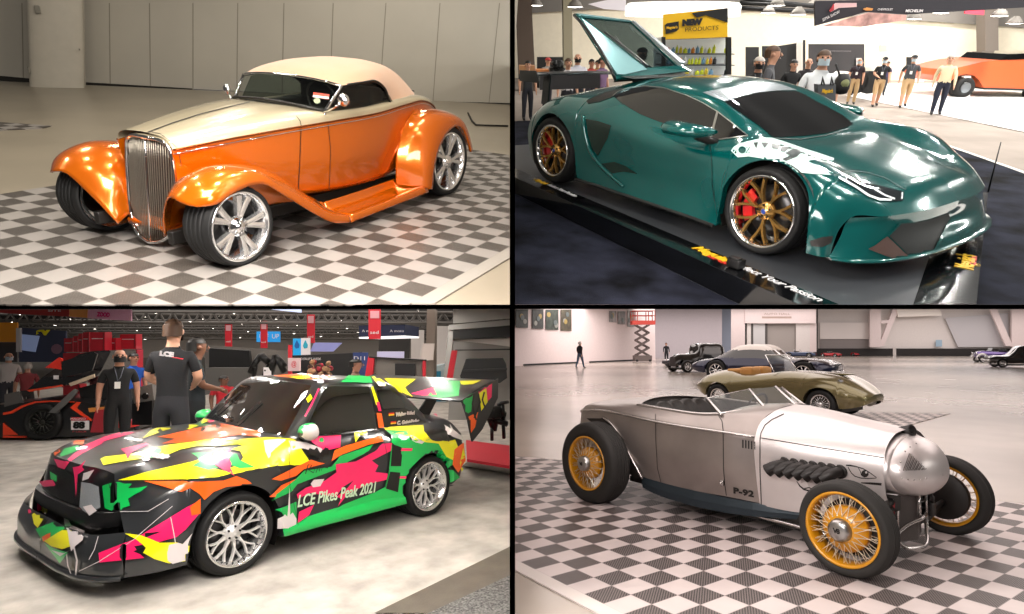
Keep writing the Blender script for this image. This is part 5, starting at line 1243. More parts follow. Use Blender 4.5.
m.grid([[V((p.x, -p.y, .62)), V((p.x, p.y, .62))] for p in ri_]); m.poly([(-2.5, -.7, .62), (-2.5, .7, .62), (-2.66, .5, 1.14), (-2.7, 0, 1.17), (-2.66, -.5, 1.14)]); m.poly([(-1.38, -.66, .62), (-1.38, .66, .62), (-1.38, .6, 1.16), (-1.38, 0, 1.19), (-1.38, -.6, 1.16)])
build('cockpit_tub', m, leather, C4)
for s in (1, -1):
    m = MB(); m.tube([V((p.x, p.y * s, p.z + .004)) for p in ri_], .016, 8); build('cockpit_edge', m, steel_hi, C4)
    m = MB(); bd = crs([V((x, *r[2])) for x, r in zip(BX4[1:], side4[1:])], 60)
    m.tube([V((p.x, (p.y + .004) * s, p.z)) for p in bd], .014, 8); build('belt_bead', m, steel_hi, C4)
m = MB(); rows = []
for x, z, d in ((-2.16, .72, .0), (-2.2, .95, .04), (-2.26, 1.10, .08), (-2.34, 1.16, .10), (-2.44, 1.15, .08), (-2.5, 1.06, 0)):
    rows.append([V((x, y, z - .05 * (abs(y) / .62) ** 4 + .02 * cos(y * 30) * (d > .05))) for y in arange(-.62, .62, 25)])
m.grid(rows); m.box((-1.98, 0, .70), (.5, 1.2, .16), bev=.05); build('bench_seat', m, leather, C4)
m = MB(); cs = V((-1.66, .30, 1.10)); u = V((0, 1, 0)); v = V((.45, 0, .9)).normalized()
m.tube([cs + u * .19 * cos(t) + v * .19 * sin(t) for t in arange(0, 2 * pi, 30)], .012, 8); m.tube([cs, cs + V((.26, 0, -.14))], .014, 6)
for a in (0, 2.1, 4.2): m.tube([cs, cs + u * .19 * cos(a) + v * .19 * sin(a)], .007, 5)
build('steering_wheel', m, leather, C4)
# bonnet
BH = [-1.0, -.72, -.35, .03]
hood4 = [[(.65, .30), (.70, .6), (.70, .945), (.64, 1.045), (.42, 1.155), (0, 1.218)], [(.585, .29), (.635, .6), (.63, .92), (.575, 1.02), (.37, 1.13), (0, 1.18)],
 [(.47, .33), (.525, .61), (.52, .892), (.47, .985), (.3, 1.085), (0, 1.125)], [(.36, .42), (.43, .63), (.425, .868), (.38, .955), (.24, 1.045), (0, 1.08)]]
gh = net([[V((x, *p)) for p in r] for x, r in zip(BH, hood4)], 40, 30)
hb4 = MB(); hb4.grid(gh); hb4.merge(hb4.mirror(1)); build('bonnet', hb4, alu, C4); bvh4 = hb4.bvh()
allb = MB(); allb.merge(bm4).merge(hb4); bva4 = allb.bvh()
patch('panel_seam', 4, bva4, [strip(q, w_) for q, w_ in (([(761.5, 438), (790, 442.7), (818.6, 447.6), (850, 452.5), (884, 457.9)], .9), ([(783.8, 414), (772, 419.6), (765, 425), (761, 433), (760, 440), (760, 470), (761.5, 506)], .9),
              ([(717, 413), (722, 421), (723.2, 430), (723.6, 468), (724.8, 484), (727, 499)], .8), ([(655.6, 414), (655.8, 439), (657.6, 468), (661, 482)], .5))], ink, C4, .004, 1.6)
patch('cowl_louvre', 4, bva4, [[(x, y), (x + 1.5, y + .2), (x + 1.5, y + 8.4), (x, y + 8.2)] for x, y in [(742.2 + i * 2.9, 439.6 + i * .45) for i in range(5)]], ink, C4, .004, 1.6)
patch('painted_eye', 4, bvh4, [strip([(846, 465.2), (850, 465.4), (856, 466.5), (863, 468.6), (869, 472), (876.5, 477.4)], [1.3, 1.7, 1.2, 1., .9, .7]), strip([(876.5, 478), (868, 478.4), (861, 478), (855, 476.2), (851.5, 473), (848, 467)], [.7, .9, .9, .9, .9, .7]), strip([(858.5, 468), (860.5, 471.5), (861.5, 475.5)], .7), splat(865, 473.6, 3.6, 9, 1, 0.)], ink, C4, .004, 1.3)
patch('painted_eye_glint', 4, bvh4, [splat(866.3, 472.3, 1.1, 8, 1, 0.)], alu, C4, .007, 1)
patch('painted_whisker', 4, bvh4, [strip([(861, 482.7), (870, 483.3), (881.6, 484.2)], [1, 2.2, 2.6]), strip([(796.8, 481.3), (800, 486), (804, 489.3), (810, 491)], [.6, 1.4, 1.6, 1.4]), strip([(803, 489), (809, 487.4), (812.5, 489)], 1.0)], ink, C4, .004, 1.3)
patch('painted_teeth', 4, bvh4, [[(800, 473.5), (806, 478.8), (811.5, 475.5), (813, 483), (818.5, 477), (822, 484.2), (826, 478), (826.5, 483), (817, 488), (810, 490.2), (806.5, 481), (801, 483.2)]], mat('art_grey', '#b9aeac', .5), C4, .003, 2)
t = MB(); a = on_body(4, bva4, 743.5, 492.3, 0); a2 = on_body(4, bva4, 752, 494, 0); a3 = on_body(4, bva4, 743.5, 488, 0)
text_on(t, 'P-92', a, a2 - a, a3 - a, .058, 0, .004, 0, 1.05, .006, .19)
build('stencil_lettering', t, ink, C4)
# rivets along the bonnet top edge, handle
m = MB(); p = on_body(4, bva4, 722.5, 482.5, .012); m.box(p, (.035, .03, .05), bev=.008); m.tube([p, p + V((.0, -.03, 0))], .009); build('door_latch', m, steel_hi, C4)
# nose cone with ring, scoop and louvres
def nose_sec(t, k=1.):
    s_ = (1 - t ** 2.3) ** (1 / 2.1); x = .06 + .235 * t
    return [V((x + .07 * (.5 - a_) * 0, .425 * k * s_ * cos(q), .745 + (.285 if sin(q) > 0 else .215) * k * s_ * sin(q) - .02 * t)) for q, a_ in ((2 * pi * i / 48, 0) for i in range(48))]
nm_ = MB(); nm_.grid([nose_sec(t) for t in (0, .08, .18, .3, .42, .54, .65, .75, .84, .91, .96, .985, .9999)], closev=True)
build('nose_cone', nm_, alu, C4); bvn = nm_.bvh()
m = MB(); m.grid([[V((x, q.y * k, .745 + (q.z - .745) * k)) for q in nose_sec(0)] for x, k in ((-.06, 1.0), (-.05, 1.045), (.0, 1.05), (.05, 1.045), (.065, 1.01), (.065, .9))], closev=True)
build('nose_ring', m, alu, C4, auto=50)
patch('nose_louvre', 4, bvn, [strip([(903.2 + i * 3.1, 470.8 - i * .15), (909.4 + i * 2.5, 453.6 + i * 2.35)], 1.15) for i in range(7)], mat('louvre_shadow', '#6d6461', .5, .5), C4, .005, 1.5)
patch('louvre_blade', 4, bvn, [strip([(904.5 + i * 3.1, 470.8 - i * .15), (910.6 + i * 2.5, 454.4 + i * 2.35)], .8) for i in range(7)], steel_hi, C4, .012, 1.5)
for px, py in ((902, 478), (908, 479.5), (914, 480), (920, 479.5), (926, 478), (905, 451.5), (910, 447), (916, 443.5), (900.5, 462), (899.5, 470)):
    p = on_body(4, bvn, px, py, .001)
    if p: m = MB(); m.lathe([(.007, 0), (.006, .004), (0, .006)], p, p - V((.05, 0, .745)), 8); build('rivet', m, steel_hi, C4)
m = MB(); m.lathe([(.045, -.12), (.05, 0), (.04, .004), (.038, -.06), (0, -.06)], (.07, .02, 1.075), (.9, -.25, .25), 24); build('ram_scoop', m, ink, C4)
# lower radiator grille under the nose
def gv(y): return .11 - .30 * abs(y)
m = MB(); rows = [[V((gv(y) - .02, y * (1.0 if z > .3 else .96), z)) for z in (.55, .40, .25, .14)] for y in arange(-.27, .27, 13)]
m.grid(rows); m.grid([[V((-.12, -.29, z)), V((gv(.27) - .02, -.27, z))] for z in (.55, .14)]); m.grid([[V((-.12, .29, z)), V((gv(.27) - .02, .27, z))] for z in (.55, .14)])
lg = build('lower_grille', m, mat('grille_mesh', '#5b5451', .5, .5, bump=.8, bscale=220), C4)
m = MB(); m.tube([V((gv(0), 0, z)) for z in (.55, .33)], .013)
m.tube(crs([V(p) for p in ((.135, 0, .335), (.06, -.17, .27), (.045, -.29, .20), (.07, -.24, .125), (.12, -.08, .095), (.12, .08, .10), (.07, .22, .19), (.05, .27, .30), (.10, .12, .33), (.135, 0, .335))], 50), .016, 8)
for s in (1, -1): m.tube([(.055, .275 * s, .55), (.05, .28 * s, .27)], .012)
build('grille_frame', m, steel_hi, C4)
m = MB(); m.poly([(-.02, -.36, .56), (.09, -.30, .56), (.085, -.30, .44), (.02, -.325, .40), (-.02, -.35, .46)]); m.add([(.0, -.352, .565), (.08, -.318, .565), (.02, -.345, .47)], [(0, 1, 2)], 1, False); m.add([(.01, -.345, .46), (.055, -.325, .50), (.05, -.325, .40)], [(0, 1, 2)], 2, False)
build('shark_mouth', m, [ink, mat('art_white', '#e2dcda', .5), mat('art_red', '#7d1f22', .5)], C4, solid=.012, soff=1)
# exhaust stubs
for i in range(7):
    a = on_body(4, bvh4, 784 + i * 9.35, 463.5 + i * 1.35); m = MB()
    if a is None: continue
    n = V((.1, -1, 0)).normalized()
    pts = [a - n * .03, a + n * .02, a + V((-.015, -.065, -.008)), a + V((-.05, -.09, -.03)), a + V((-.105, -.105, -.07))]
    m.tube(pts, [.040, .042, .045, .052, .060], 16, cap=False); m.tube(pts[::-1], [.055, .047, .040, .036, .036], 16, 1, cap=False)
    m.lathe([(.062, -.004), (.062, .008), (.042, .012)], a, n, 16)
    build('exhaust_stub', m, [mat('stub_black', '#211d1b', .45, .3), ink], C4)
# frame rails, exhaust rod, axle
for s in (1, -1):
    m = MB(); rows = []
    for x, zt, zb, y in ((-2.36, .345, .225, .80), (-2.2, .335, .195, .805), (-2.0, .33, .175, .80), (-1.65, .325, .165, .79), (-1.3, .32, .17, .74), (-1.05, .315, .185, .68), (-.85, .30, .205, .60), (-.3, .33, .25, .42), (.05, .36, .29, .33)):
        rows.append([V((x, (y - .1) * s, zt)), V((x, y * s, zt)), V((x, (y + .012) * s, (zt + zb) / 2)), V((x, y * s, zb)), V((x, (y - .1) * s, zb))])
    m.grid(rows, smooth=False); build('frame_rail', m, rail_blue, C4)
    m = MB(); m.tube([(-1.34, .64 * s, .185), (-.95, .60 * s, .175), (-.5, .57 * s, .16), (-.15, .54 * s, .15)], .016, 8); build('side_rod', m, steel_hi, C4)
    m = MB(); m.tube(crs([V(q) for q in ((-2.95, .845 * s, .95), (-2.86, .86 * s, .93), (-2.72, .872 * s, .85), (-2.56, .875 * s, .67), (-2.42, .86 * s, .48), (-2.33, .83 * s, .33))], 30), .014, 8); build('wheel_arch_lip', m, steel_hi, C4)
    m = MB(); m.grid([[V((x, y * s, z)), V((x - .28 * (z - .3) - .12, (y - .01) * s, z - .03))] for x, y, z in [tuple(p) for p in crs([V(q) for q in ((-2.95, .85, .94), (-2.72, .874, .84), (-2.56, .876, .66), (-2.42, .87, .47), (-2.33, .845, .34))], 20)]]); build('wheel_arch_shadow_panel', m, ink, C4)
m = MB(); m.tube([(-.03, -.92, .33), (-.03, -.5, .22), (-.03, .5, .22), (-.03, .92, .33)], .03, 8); m.tube([(-2.9, -1.0, .43), (-2.9, 1.0, .43)], .05); m.box((-1.5, 0, .22), (2.6, 1.1, .06))
m.tube([(.02, .30, .30), (.03, .62, .36)], .012); m.tube([(.05, .36, .50), (.06, .40, .40), (.02, .46, .30)], .014)
build('axles', m, ink, C4)
for k, (y0, y1) in enumerate(((.34, .45), (-.34, -.45))):
    m = MB()
    for z in (.50, .44, .38): m.cyl((.03, y0, z), (.03, y1, z - .02), .03, n=12)
    m.box((.02, (y0 + y1) / 2, .33), (.1, .1, .12), bev=.02); build('shock_absorber', m, ink, C4)
wm4 = dict(rim=yellow_w, spoke=mat('spoke_pale', '#cfc3ae', .3, .4), hub=brushed, drum=yellow_w)
wm4b = dict(rim=yellow_w, spoke=mat('spoke_pale', '#cfc3ae', .3, .4), hub=brushed, drum=yellow_w)
for s in (1, -1):
    wf = wheel(C4, (-.03, 1.04 * s, .372), s, .372, .285, .17, 'wire', wm4, tmat=rubber_grey, lip=.022, grooves=4)
    wr = wheel(C4, (-2.89, 1.17 * s, .452), s, .465, .305, .27, 'wire', wm4b, tmat=rubber_grey, lip=.022, grooves=5)
    for wo, x, y, z in ((wf, -.03, 1.04, .372), (wr, -2.89, 1.17, .452)):
        m = MB(); M = ymat((x, (y + .0765 ) * s if wo is wf else (y + .0765) * s, z), s)
        text_on(m, 'V8', (0, 0, 0), (1, 0, 0), (0, 0, 1), .036, 0, .002, 0, .8, .001)
        q = MB(); Mz = Matrix(((1, 0, 0), (0, -s * 0 + 1, 0), (0, 0, 1))).to_4x4(); Mz.translation = V((x, (y + .078) * s, z))
        text_on(q, 'V8', (0, 0, 0), (-s, 0, 0), (0, 0, 1), .036, 0, .002, 0, .8, .001)
        for v_ in q.v: v_ += V((x, (y + .078) * s, z))
        build('hub_emblem', q, ink, wo)
    m = MB(); M = ymat((-.03, .86 * s, .372), s); m.lathe([(0, -.02), (.21, -.02), (.22, -.01), (.22, .03), (.2, .04), (0, .04)], (0, 0, 0), (0, 1, 0), 32, M=M); build('brake_backing_plate', m, ink, C4)

# split windscreen of three raked panes
wp = {0: [V((-1.38, -.71, 1.135)), V((-1.545, -.70, 1.275))], 1: [V((-1.225, -.2, 1.185)), V((-1.40, -.19, 1.355))], 2: [V((-1.10, .14, 1.21)), V((-1.30, .13, 1.375))], 3: [V((-1.28, .62, 1.165)), V((-1.50, .58, 1.335))]}
for i in range(3):
    m = MB(); a, b = wp[i], wp[i + 1]; m.add([a[0], b[0], b[1], a[1]], [(0, 1, 2, 3)], 0, False); build('windscreen_pane', m, glass_clear, C4)
for i in range(4):
    m = MB(); a = wp[i]; m.tube([a[0] - (a[1] - a[0]) * .12, a[0], a[1]], [.02, .016, .014], 8); build('windscreen_post', m, steel_hi, C4)
for i in range(3):
    m = MB(); m.tube([wp[i][0], wp[i + 1][0]], .011, 6); build('windscreen_sill', m, steel_hi, C4)
m = MB(); m.tube([wp[0][1], wp[1][1]], .004, 6); build('windscreen_top_edge', m, steel_hi, C4)
# ------------------------------------------------------------------ boards and people for the halls behind
def vplane(stage, cx, cy, d, yaw=0.):
    """upright plane facing the viewpoint at horizontal distance d"""
    q = depth(stage, cx, cy, d); o, r = ray(stage, cx, cy); n = RT[stage][0].transposed() @ V((0, 0, 1)); n = V((n.x, n.y, 0)).normalized()
    if yaw: n = Matrix.Rotation(yaw, 3, 'Z') @ n
    def f(x, y, off=0.):
        o_, d_ = ray(stage, x, y); return o_ + d_ * ((q - o_).dot(n) / d_.dot(n)) + n * off
    f.n = n; f.q = q; f.r = n.cross(V((0, 0, 1))) ; f.o = o
    return f
def dist(stage, x, y, z=0.):
    R, O = RT[stage]; return (R @ gp(stage, x, y, z) + O).z
def board(name, stage, poly, d, mt, label=None, cat=None, thick=.05, yaw=0., parent=None, off=0., group=None, kind=None):
    xs = [p[0] for p in poly]; ys = [p[1] for p in poly]
    f = vplane(stage, sum(xs) / len(xs), sum(ys) / len(ys), d, yaw); m = MB(); m.prism([f(x, y, off) for x, y in poly], f.n * thick)
    o = build(name, m, mt, parent, stage)
    if label: tag(o, label, cat, group)
    if kind: o['kind'] = kind
    return o, f
def rect(x0, y0, x1, y1): return [(x0, y0), (x1, y0), (x1, y1), (x0, y1)]
def sign_text(name, tx, f, cx, cy, hpx, mt, parent, wpx=None, bold=.0, off=-.012, tilt=0.):
    c = f(cx, cy, off); rt = f(cx + 4, cy - tilt * 4, off) - c; up = f(cx, cy - 4, off) - c
    h = up.length / 4 * hpx; w = rt.length / 4 * wpx if wpx else None
    m = MB(); text_on(m, tx, c, rt, up, h, 0, bold, 0, 1, 0., w)
    return build(name, m, mt, parent)
SKIN = [mat('skin_light', '#c9977c', .55), mat('skin_dark', '#6b4633', .55), mat('skin_tan', '#b5826a', .55)]
HAIR = {'dark': mat('hair_dark', '#15110e', .6), 'grey': mat('hair_grey', '#b3aca4', .6), 'brown': mat('hair_brown', '#4a3220', .6)}
shoe = mat('shoe_dark', '#191717', .6)
masks = mat('mask_black', '#0f0f10', .7); maskb = mat('mask_blue', '#b4c6ce', .7)
def cloth(c): return mat('cloth_' + c.strip('#'), c, .85, bump=.2, bscale=40)
def person(stage, pos, H, face, label, shirt, pants, skin=0, hair='dark', arms='down', stride=.0, shorts=False, sleeve='short', mask=None, cap=None, badge=False, wide=1.2, lean=0., seated=False, group=None, fat=1.0, bald=False):
    """standing figure of height H at pos, turned to the stage angle face"""
    sk = []; ed = []; R_ = []
    def node(p, r, parent=None):
        sk.append(V(p)); R_.append(r if isinstance(r, tuple) else (r, r)); k = len(sk) - 1
        if parent is not None: ed.append((parent, k))
        return k
    pel = node((0, 0, .52), (.084 * fat, .062 * fat)); sp = node((0, .004 * fat, .62), (.083 * fat, .062 * fat), pel); ch = node((0, .0, .73), (.098 * fat, .066 * fat), sp); nb = node((0, -.004, .815), (.05, .042), ch)
    nk = node((0, .004, .852), (.031, .033), nb); hd = node((0, .012, .90), (.044, .054), nk); h2 = node((0, .008, .945), (.047, .056), hd); ht = node((0, .0, .98), (.032, .036), h2)
    tags = {}
    AR = {'down': ((.132, -.01, .655), (.140, .03, .50)), 'front': ((.135, .01, .66), (.06, .14, .62)), 'walk': ((.134, -.04, .66), (.142, -.02, .51)), 'hold': ((.138, .02, .655), (.075, .125, .60)), 'up': ((.135, .05, .68), (.09, .12, .80)), 'fold': ((.14, .03, .66), (.03, .12, .655))}
    lims = []
    for s, a in ((1, arms if isinstance(arms, str) else arms[0]), (-1, arms if isinstance(arms, str) else arms[1])):
        e, w_ = AR[a]; sw = (.05 * s * (1 if stride else 0)) * (1 if a in ('down', 'walk') else 0)
        sh = node((.098 * s * (.9 + .1 * fat), -.004, .79), (.04, .04), ch); el = node((e[0] * s * (.85 + .15 * fat), e[1] - sw, e[2]), .028, sh); wr = node((w_[0] * s, w_[1] - sw * 1.8, w_[2]), .019, el)
        d = (sk[wr] - sk[el]).normalized(); pm = node(tuple(sk[wr] + d * .028), (.02, .012), wr)
        side_ = d.cross(V((0, 1, 0)) if abs(d.y) < .8 else V((0, 0, 1))).normalized()
        if side_.length < .1: side_ = V((1, 0, 0))
        fr_ = V((0, 1, 0)) if abs(d.y) < .8 else V((0, 0, 1))
        for k, (q, ln) in enumerate(((-.012, .030), (-.004, .036), (.004, .034), (.012, .027))):
            f1 = node(tuple(sk[pm] + d * .016 + fr_ * q), .0055, pm); f2 = node(tuple(sk[f1] + d * ln * .55), .005, f1); node(tuple(sk[f2] + d * ln * .4 + side_ * -.004 * s), .0042, f2)
        t1 = node(tuple(sk[wr] + d * .014 + fr_ * .016), .006, wr); node(tuple(sk[t1] + d * .02 + fr_ * .008), .005, t1)
        lims.append((sh, el, wr))
    legs = []
    for s in (1, -1):
        st = stride * s
        hp = node((.05 * s * fat, 0, .49), (.062 * fat, .062 * fat), pel); kn = node((.056 * s, st * .45 + .012, .275 + abs(st) * .02), (.041, .043), hp); an = node((.06 * s, st - .005, .045 + (.02 if st < 0 else 0)), (.027, .03), kn); he = node((.062 * s, st + .03, .025), (.027, .024), an); node((.066 * s, st + .085, .02), (.024, .018), he)
        legs.append((hp, kn, an, he))
    me = bpy.data.meshes.new('figure'); me.from_pydata([tuple(v) for v in sk], ed, []); ob = bpy.data.objects.new('figure', me); COL.objects.link(ob)
    md = ob.modifiers.new('skin', 'SKIN'); md.use_smooth_shade = True; md.branch_smoothing = .6
    for i, dta in enumerate(me.skin_vertices[0].data): dta.radius = R_[i]; dta.use_root = (i == 0)
    sb = ob.modifiers.new('sub', 'SUBSURF'); sb.levels = 2
    ev = ob.evaluated_get(bpy.context.evaluated_depsgraph_get()); m2 = bpy.data.meshes.new_from_object(ev)
    mb = MB(); sl = .35 if sleeve == 'short' else (1. if sleeve == 'long' else 0)
    def segd(p, a, b):
        ab = b - a; t = max(0, min(1, (p - a).dot(ab) / ab.length_squared)); return (p - a - ab * t).length, t
    for p in m2.polygons:
        c = p.center; best = None
        for (sh, el, wr) in lims:
            for a, b, o_ in ((sh, el, 0), (el, wr, 1)):
                dd, t = segd(c, sk[a], sk[b]); dd -= .02
                if best is None or dd < best[0]: best = (dd, 1 if (o_ == 0 and (t < .75 or sl == 1)) or (o_ == 1 and sl == 1 and t < .95) else 0)
            dd = (c - sk[wr]).length - .02
            if c.z < sk[wr].z + .02 and dd < best[0]: best = (dd, 0)
        for (hp, kn, an, he) in legs:
            for a, b, o_ in ((hp, kn, 0), (kn, an, 1)):
                dd, t = segd(c, sk[a], sk[b]); dd -= .03
                if dd < best[0]: best = (dd, 2 if (o_ == 0 or not shorts or t < .15) else 0)
            dd = segd(c, sk[an], sk[he])[0]
            if c.z < .052 and dd < .12: best = (-1, 3)
        for a, b, o_ in ((pel, sp, 2), (sp, ch, 1), (ch, nb, 1), (nb, nk, 0), (nk, ht, 0)):
            dd, t = segd(c, sk[a], sk[b]); dd -= .06 if o_ else .03
            if dd < best[0]: best = (dd, (1 if c.z > .545 else 2) if o_ == 2 else (0 if c.z > .832 else 1))
        mi = best[1]
        if mi == 1 and c.z < .535 and abs(c.x) < .1: mi = 2
        mb.f.append(tuple(p.vertices)); mb.m.append(mi); mb.sm.append(True)
    mb.v = [v.co.copy() for v in m2.vertices]
    bpy.data.objects.remove(ob); bpy.data.meshes.remove(me); bpy.data.meshes.remove(m2)
    M = Matrix.Translation(V(pos)) @ Matrix.Rotation(face - pi / 2, 4, 'Z') @ Matrix.Rotation(lean, 4, 'X') @ Matrix.Diagonal((H * wide * .88, H * wide * .88, H, 1))
    q = MB(); q.merge(mb, M)
    bo = build('person', q, [SKIN[skin], cloth(shirt), cloth(pants), shoe], None, stage, base=tuple(pos)); tag(bo, label, 'person', group)
    def kid(nm, mk, mt): 
        q = MB(); q.merge(mk, M); return build(nm, q, mt, bo)
    hr = MB()
    if not bald and not cap:
        hr.grid([[V((.053 * sin(a) * cos(b), -.002 + .063 * sin(a) * sin(b), .938 + .056 * cos(a))) for b in arange(0, 2 * pi, 17)] for a in (.01, .4, .8, 1.15, 1.4)])
        hr.grid([[V((.054 * cos(b), -.006 + .062 * sin(b), z)) for b in arange(pi + .1, 2 * pi - .1, 10)] for z in (.955, .93, .905, .89)]); kid('hair', hr, HAIR[hair])
    if cap:
        cpm = MB(); cpm.grid([[V((.056 * sin(a) * cos(b), .004 + .066 * sin(a) * sin(b), .945 + .05 * cos(a))) for b in arange(0, 2 * pi, 17)] for a in (.01, .5, 1.0, 1.4, 1.6)]); cpm.grid([[V((x, .05 + y * (1 - (x / .05) ** 2 * .4), .952 - y * .12)) for x in arange(-.045, .045, 7)] for y in (0, .03, .05)]); kid('cap', cpm, cloth(cap))
    fc = MB()
    for s in (1, -1): fc.lathe([(0, .004), (.007, .002), (.008, -.004)], (.02 * s, .064, .932), (0, 1, 0), 8); fc.lathe([(0, .008), (.016, .004), (.018, -.004)], (.047 * s, .008, .918), (s, 0, 0), 8, 1)
    fc.tube([(0, .064, .935), (0, .076, .912), (0, .066, .906)], [.004, .009, .007], 6, 1); fc.tube([(-.016, .062, .89), (0, .066, .888), (.016, .062, .89)], .003, 5, 2)
    kid('face', fc, [HAIR['dark'], SKIN[skin], mat('lip', '#8a4a42', .5)])
    if mask:
        mk = MB(); mk.grid([[V((.046 * cos(b), .012 + .066 * sin(b) * (1.0 if z > .885 else .85), z)) for b in arange(.35, pi - .35, 11)] for z in (.922, .905, .885, .868)]); kid('face_mask', mk, mask)
    if badge:
        bd = MB(); bd.box((.012, .072 * fat + .01, .665), (.042, .006, .06)); kid('name_badge', bd, mat('badge_white', '#e5e2de', .5)); ly = MB(); ly.tube([(-.03, .03, .82), (-.01, .07 * fat + .006, .74), (.012, .074 * fat + .008, .70), (.02, .07 * fat + .006, .75), (.035, .03, .82)], .0035, 5); kid('lanyard', ly, cloth('#5a5f6a'))
    return bo
def person_px(stage, foot, head, face_to_cam, label, shirt, pants, z=0., **k):
    """figure whose feet and head-top lie at photo points; face_to_cam: 0 faces the viewpoint"""
    p = gp(stage, foot[0], foot[1], z); o, _ = ray(stage, *foot); n = V((p.x - o.x, p.y - o.y, 0)).normalized()
    o2, d2 = ray(stage, *head); t = (p - o2).dot(n) / d2.dot(n); H = (o2 + d2 * t).z - z
    return person(stage, p, H, atan2(-n.y, -n.x) + face_to_cam, label, shirt, pants, **k)
def person_d(stage, x, head_y, d, z, face_to_cam, label, shirt, pants, **k):
    q = depth(stage, x, head_y, d); o, _ = ray(stage, x, head_y); n = V((q.x - o.x, q.y - o.y, 0)).normalized()
    return person(stage, (q.x, q.y, z), q.z - z, atan2(-n.y, -n.x) + face_to_cam, label, shirt, pants, **k)
whiteb = mat('print_white', '#e6e2e4', .5)
# ------------------------------------------------------------------ stage 2 background: bright expo hall
D2W = 24.
wall_cream = mat('hall_cream', '#e6dcc6', .8, var=.03)
board('wall_back', 2, [(514.8, -8), (1100, -8), (1100, 96), (514.8, 96)], D2W, wall_cream, thick=.1, kind='structure')
ceil2 = mat('hall_roof', '#77726c', .8)
f = vplane(2, 770, 40, D2W); m = MB(); P = [f(514.8, 14), f(600, 9), f(770, 11), f(1100, 33), f(1100, -30), f(514.8, -30)]
m.prism([p - f.n * .2 for p in P], f.n * .1); o = build('ceiling_back', m, ceil2, None, 2); o['kind'] = 'structure'
for x0, x1, d, mt in ((515, 531, 19, mat('column_umber', '#5f5147', .8)), (563, 572, 21, mat('column_olive', '#8f8872', .8)), (985, 998, 23, mat('column_brown', '#6f665e', .8))):
    o, f = board('wall_pillar', 2, [(x0, -10), (x1, -10), (x1 + (5 if x0 < 530 else 1), 92), (x0 + (4 if x0 < 530 else 1), 92)], d, mt, thick=.5); o['kind'] = 'structure'
o, f = board('wall_pillar', 2, [(524, 8), (529, 8), (537, 84), (532, 84)], 20.5, mat('conduit_grey', '#b9b4a8', .6), thick=.2); o['kind'] = 'structure'
blk = mat('booth_black', '#171718', .6)
# dark openings in the far wall
board('doorway_curtain', 2, rect(537, 57, 564, 86), 23.5, blk, 'dark opening in the cream wall left of the raised engine cover', 'opening')
board('expo_panel', 2, rect(746, 47, 759, 92), 20, blk, 'black display panel left of the grey polo man', 'panel'); board('expo_panel', 2, rect(762.5, 46, 772, 92), 20.2, blk, 'narrow black display panel behind the grey polo man', 'panel')
o, f = board('expo_panel', 2, [(772, 47), (797, 43), (797, 92), (772, 92)], 19.5, blk, 'black panel with a yellow slash behind the grey polo man', 'panel'); yl2 = mat('print_gold', '#e0b21e', .5); board('panel_slash', 2, [(785, 45), (789, 44.5), (783, 57), (779, 58)], 19.5, yl2, parent=o, off=-.03, thick=.02); board('panel_text', 2, rect(785, 54, 795, 57), 19.5, mat('print_pale', '#cfc9c4', .5), parent=o, off=-.03, thick=.02)
o, f = board('expo_panel', 2, rect(797, 41.5, 803.5, 90), 19.3, mat('panel_white', '#e4ddd6', .5), 'white panel with a yellow figure beside the black slash panel', 'panel'); board('panel_figure', 2, [(799, 45), (802, 43.5), (802.5, 51), (800, 54)], 19.3, yl2, parent=o, off=-.03, thick=.02); board('panel_edge', 2, rect(803.5, 40, 805.5, 92), 19.2, blk, parent=o)
o, f = board('booth_wall', 2, rect(809, 44, 864.5, 84), 20, mat('booth_frame', '#2c2a2c', .6), 'dark framed booth wall with a grey poster and red logo', 'booth'); board('booth_poster', 2, rect(812, 46.5, 861, 58), 20, mat('poster_grey', '#b9b4b4', .5), parent=o, off=-.03, thick=.02); board('booth_poster_side', 2, rect(856, 58, 861, 76), 20, mat('poster_grey', '#b9b4b4', .5), parent=o, off=-.03, thick=.02)
sign_text('booth_lettering', 'AMERICAN', f, 838, 51.2, 1.6, mat('print_grey', '#6f6a6c', .5), o, 24, 0, -.05); board('booth_logo', 2, [(832, 49.5), (834, 47.2), (836.5, 46.8), (839, 47.2), (840.5, 49.5)], 20, mat('logo_red', '#b5313a', .5), parent=o, off=-.05, thick=.02)
# NEW PRODUCTS kiosk
kd = 9.5; gold = mat('kiosk_yellow', '#f0bd1c', .45, coat=.3)
KI = root('product_kiosk', 'yellow headed product display kiosk reading NEW PRODUCTS behind the car roof', 'kiosk', 2, tuple(depth(2, 690, 80, kd)))
f = vplane(2, 695, 45, kd, .0)
A, B, C_, D_ = f(663, 14.5), f(727.5, 8), f(727.5, 37), f(663, 39.5); E2, E3 = f(744, 10, 1.0), f(744, 39.5, 1.0)
m = MB(); back = (E2 - B); m.add([A, B, C_, D_, A + back, E2, E3, D_ + back], [(0, 1, 2, 3), (1, 5, 6, 2), (4, 7, 6, 5), (0, 4, 5, 1), (3, 2, 6, 7), (0, 3, 7, 4)], 0, False); hd_ = build('kiosk_header', m, gold, KI)
def kp(u, v): return A.lerp(B, u).lerp(D_.lerp(C_, u), v)
nk_ = f.n * -.015
def kpoly(pts, nm, mt): m = MB(); m.prism([kp(u, v) + nk_ for u, v in pts], nk_ * .6); build(nm, m, mt, hd_)
kpoly([(.44, .05), (.998, 0), (.998, .50), (.66, .18), (.52, .24)], 'header_flash', blk); kpoly([(.025, .42), (.06, .36), (.24, .32), (.24, .62), (.20, .70), (.04, .78)], 'header_badge', blk)
rt = (kp(.7, .5) - kp(.3, .5)).normalized(); upv = (kp(.5, .2) - kp(.5, .8)); hgt = upv.length / .6
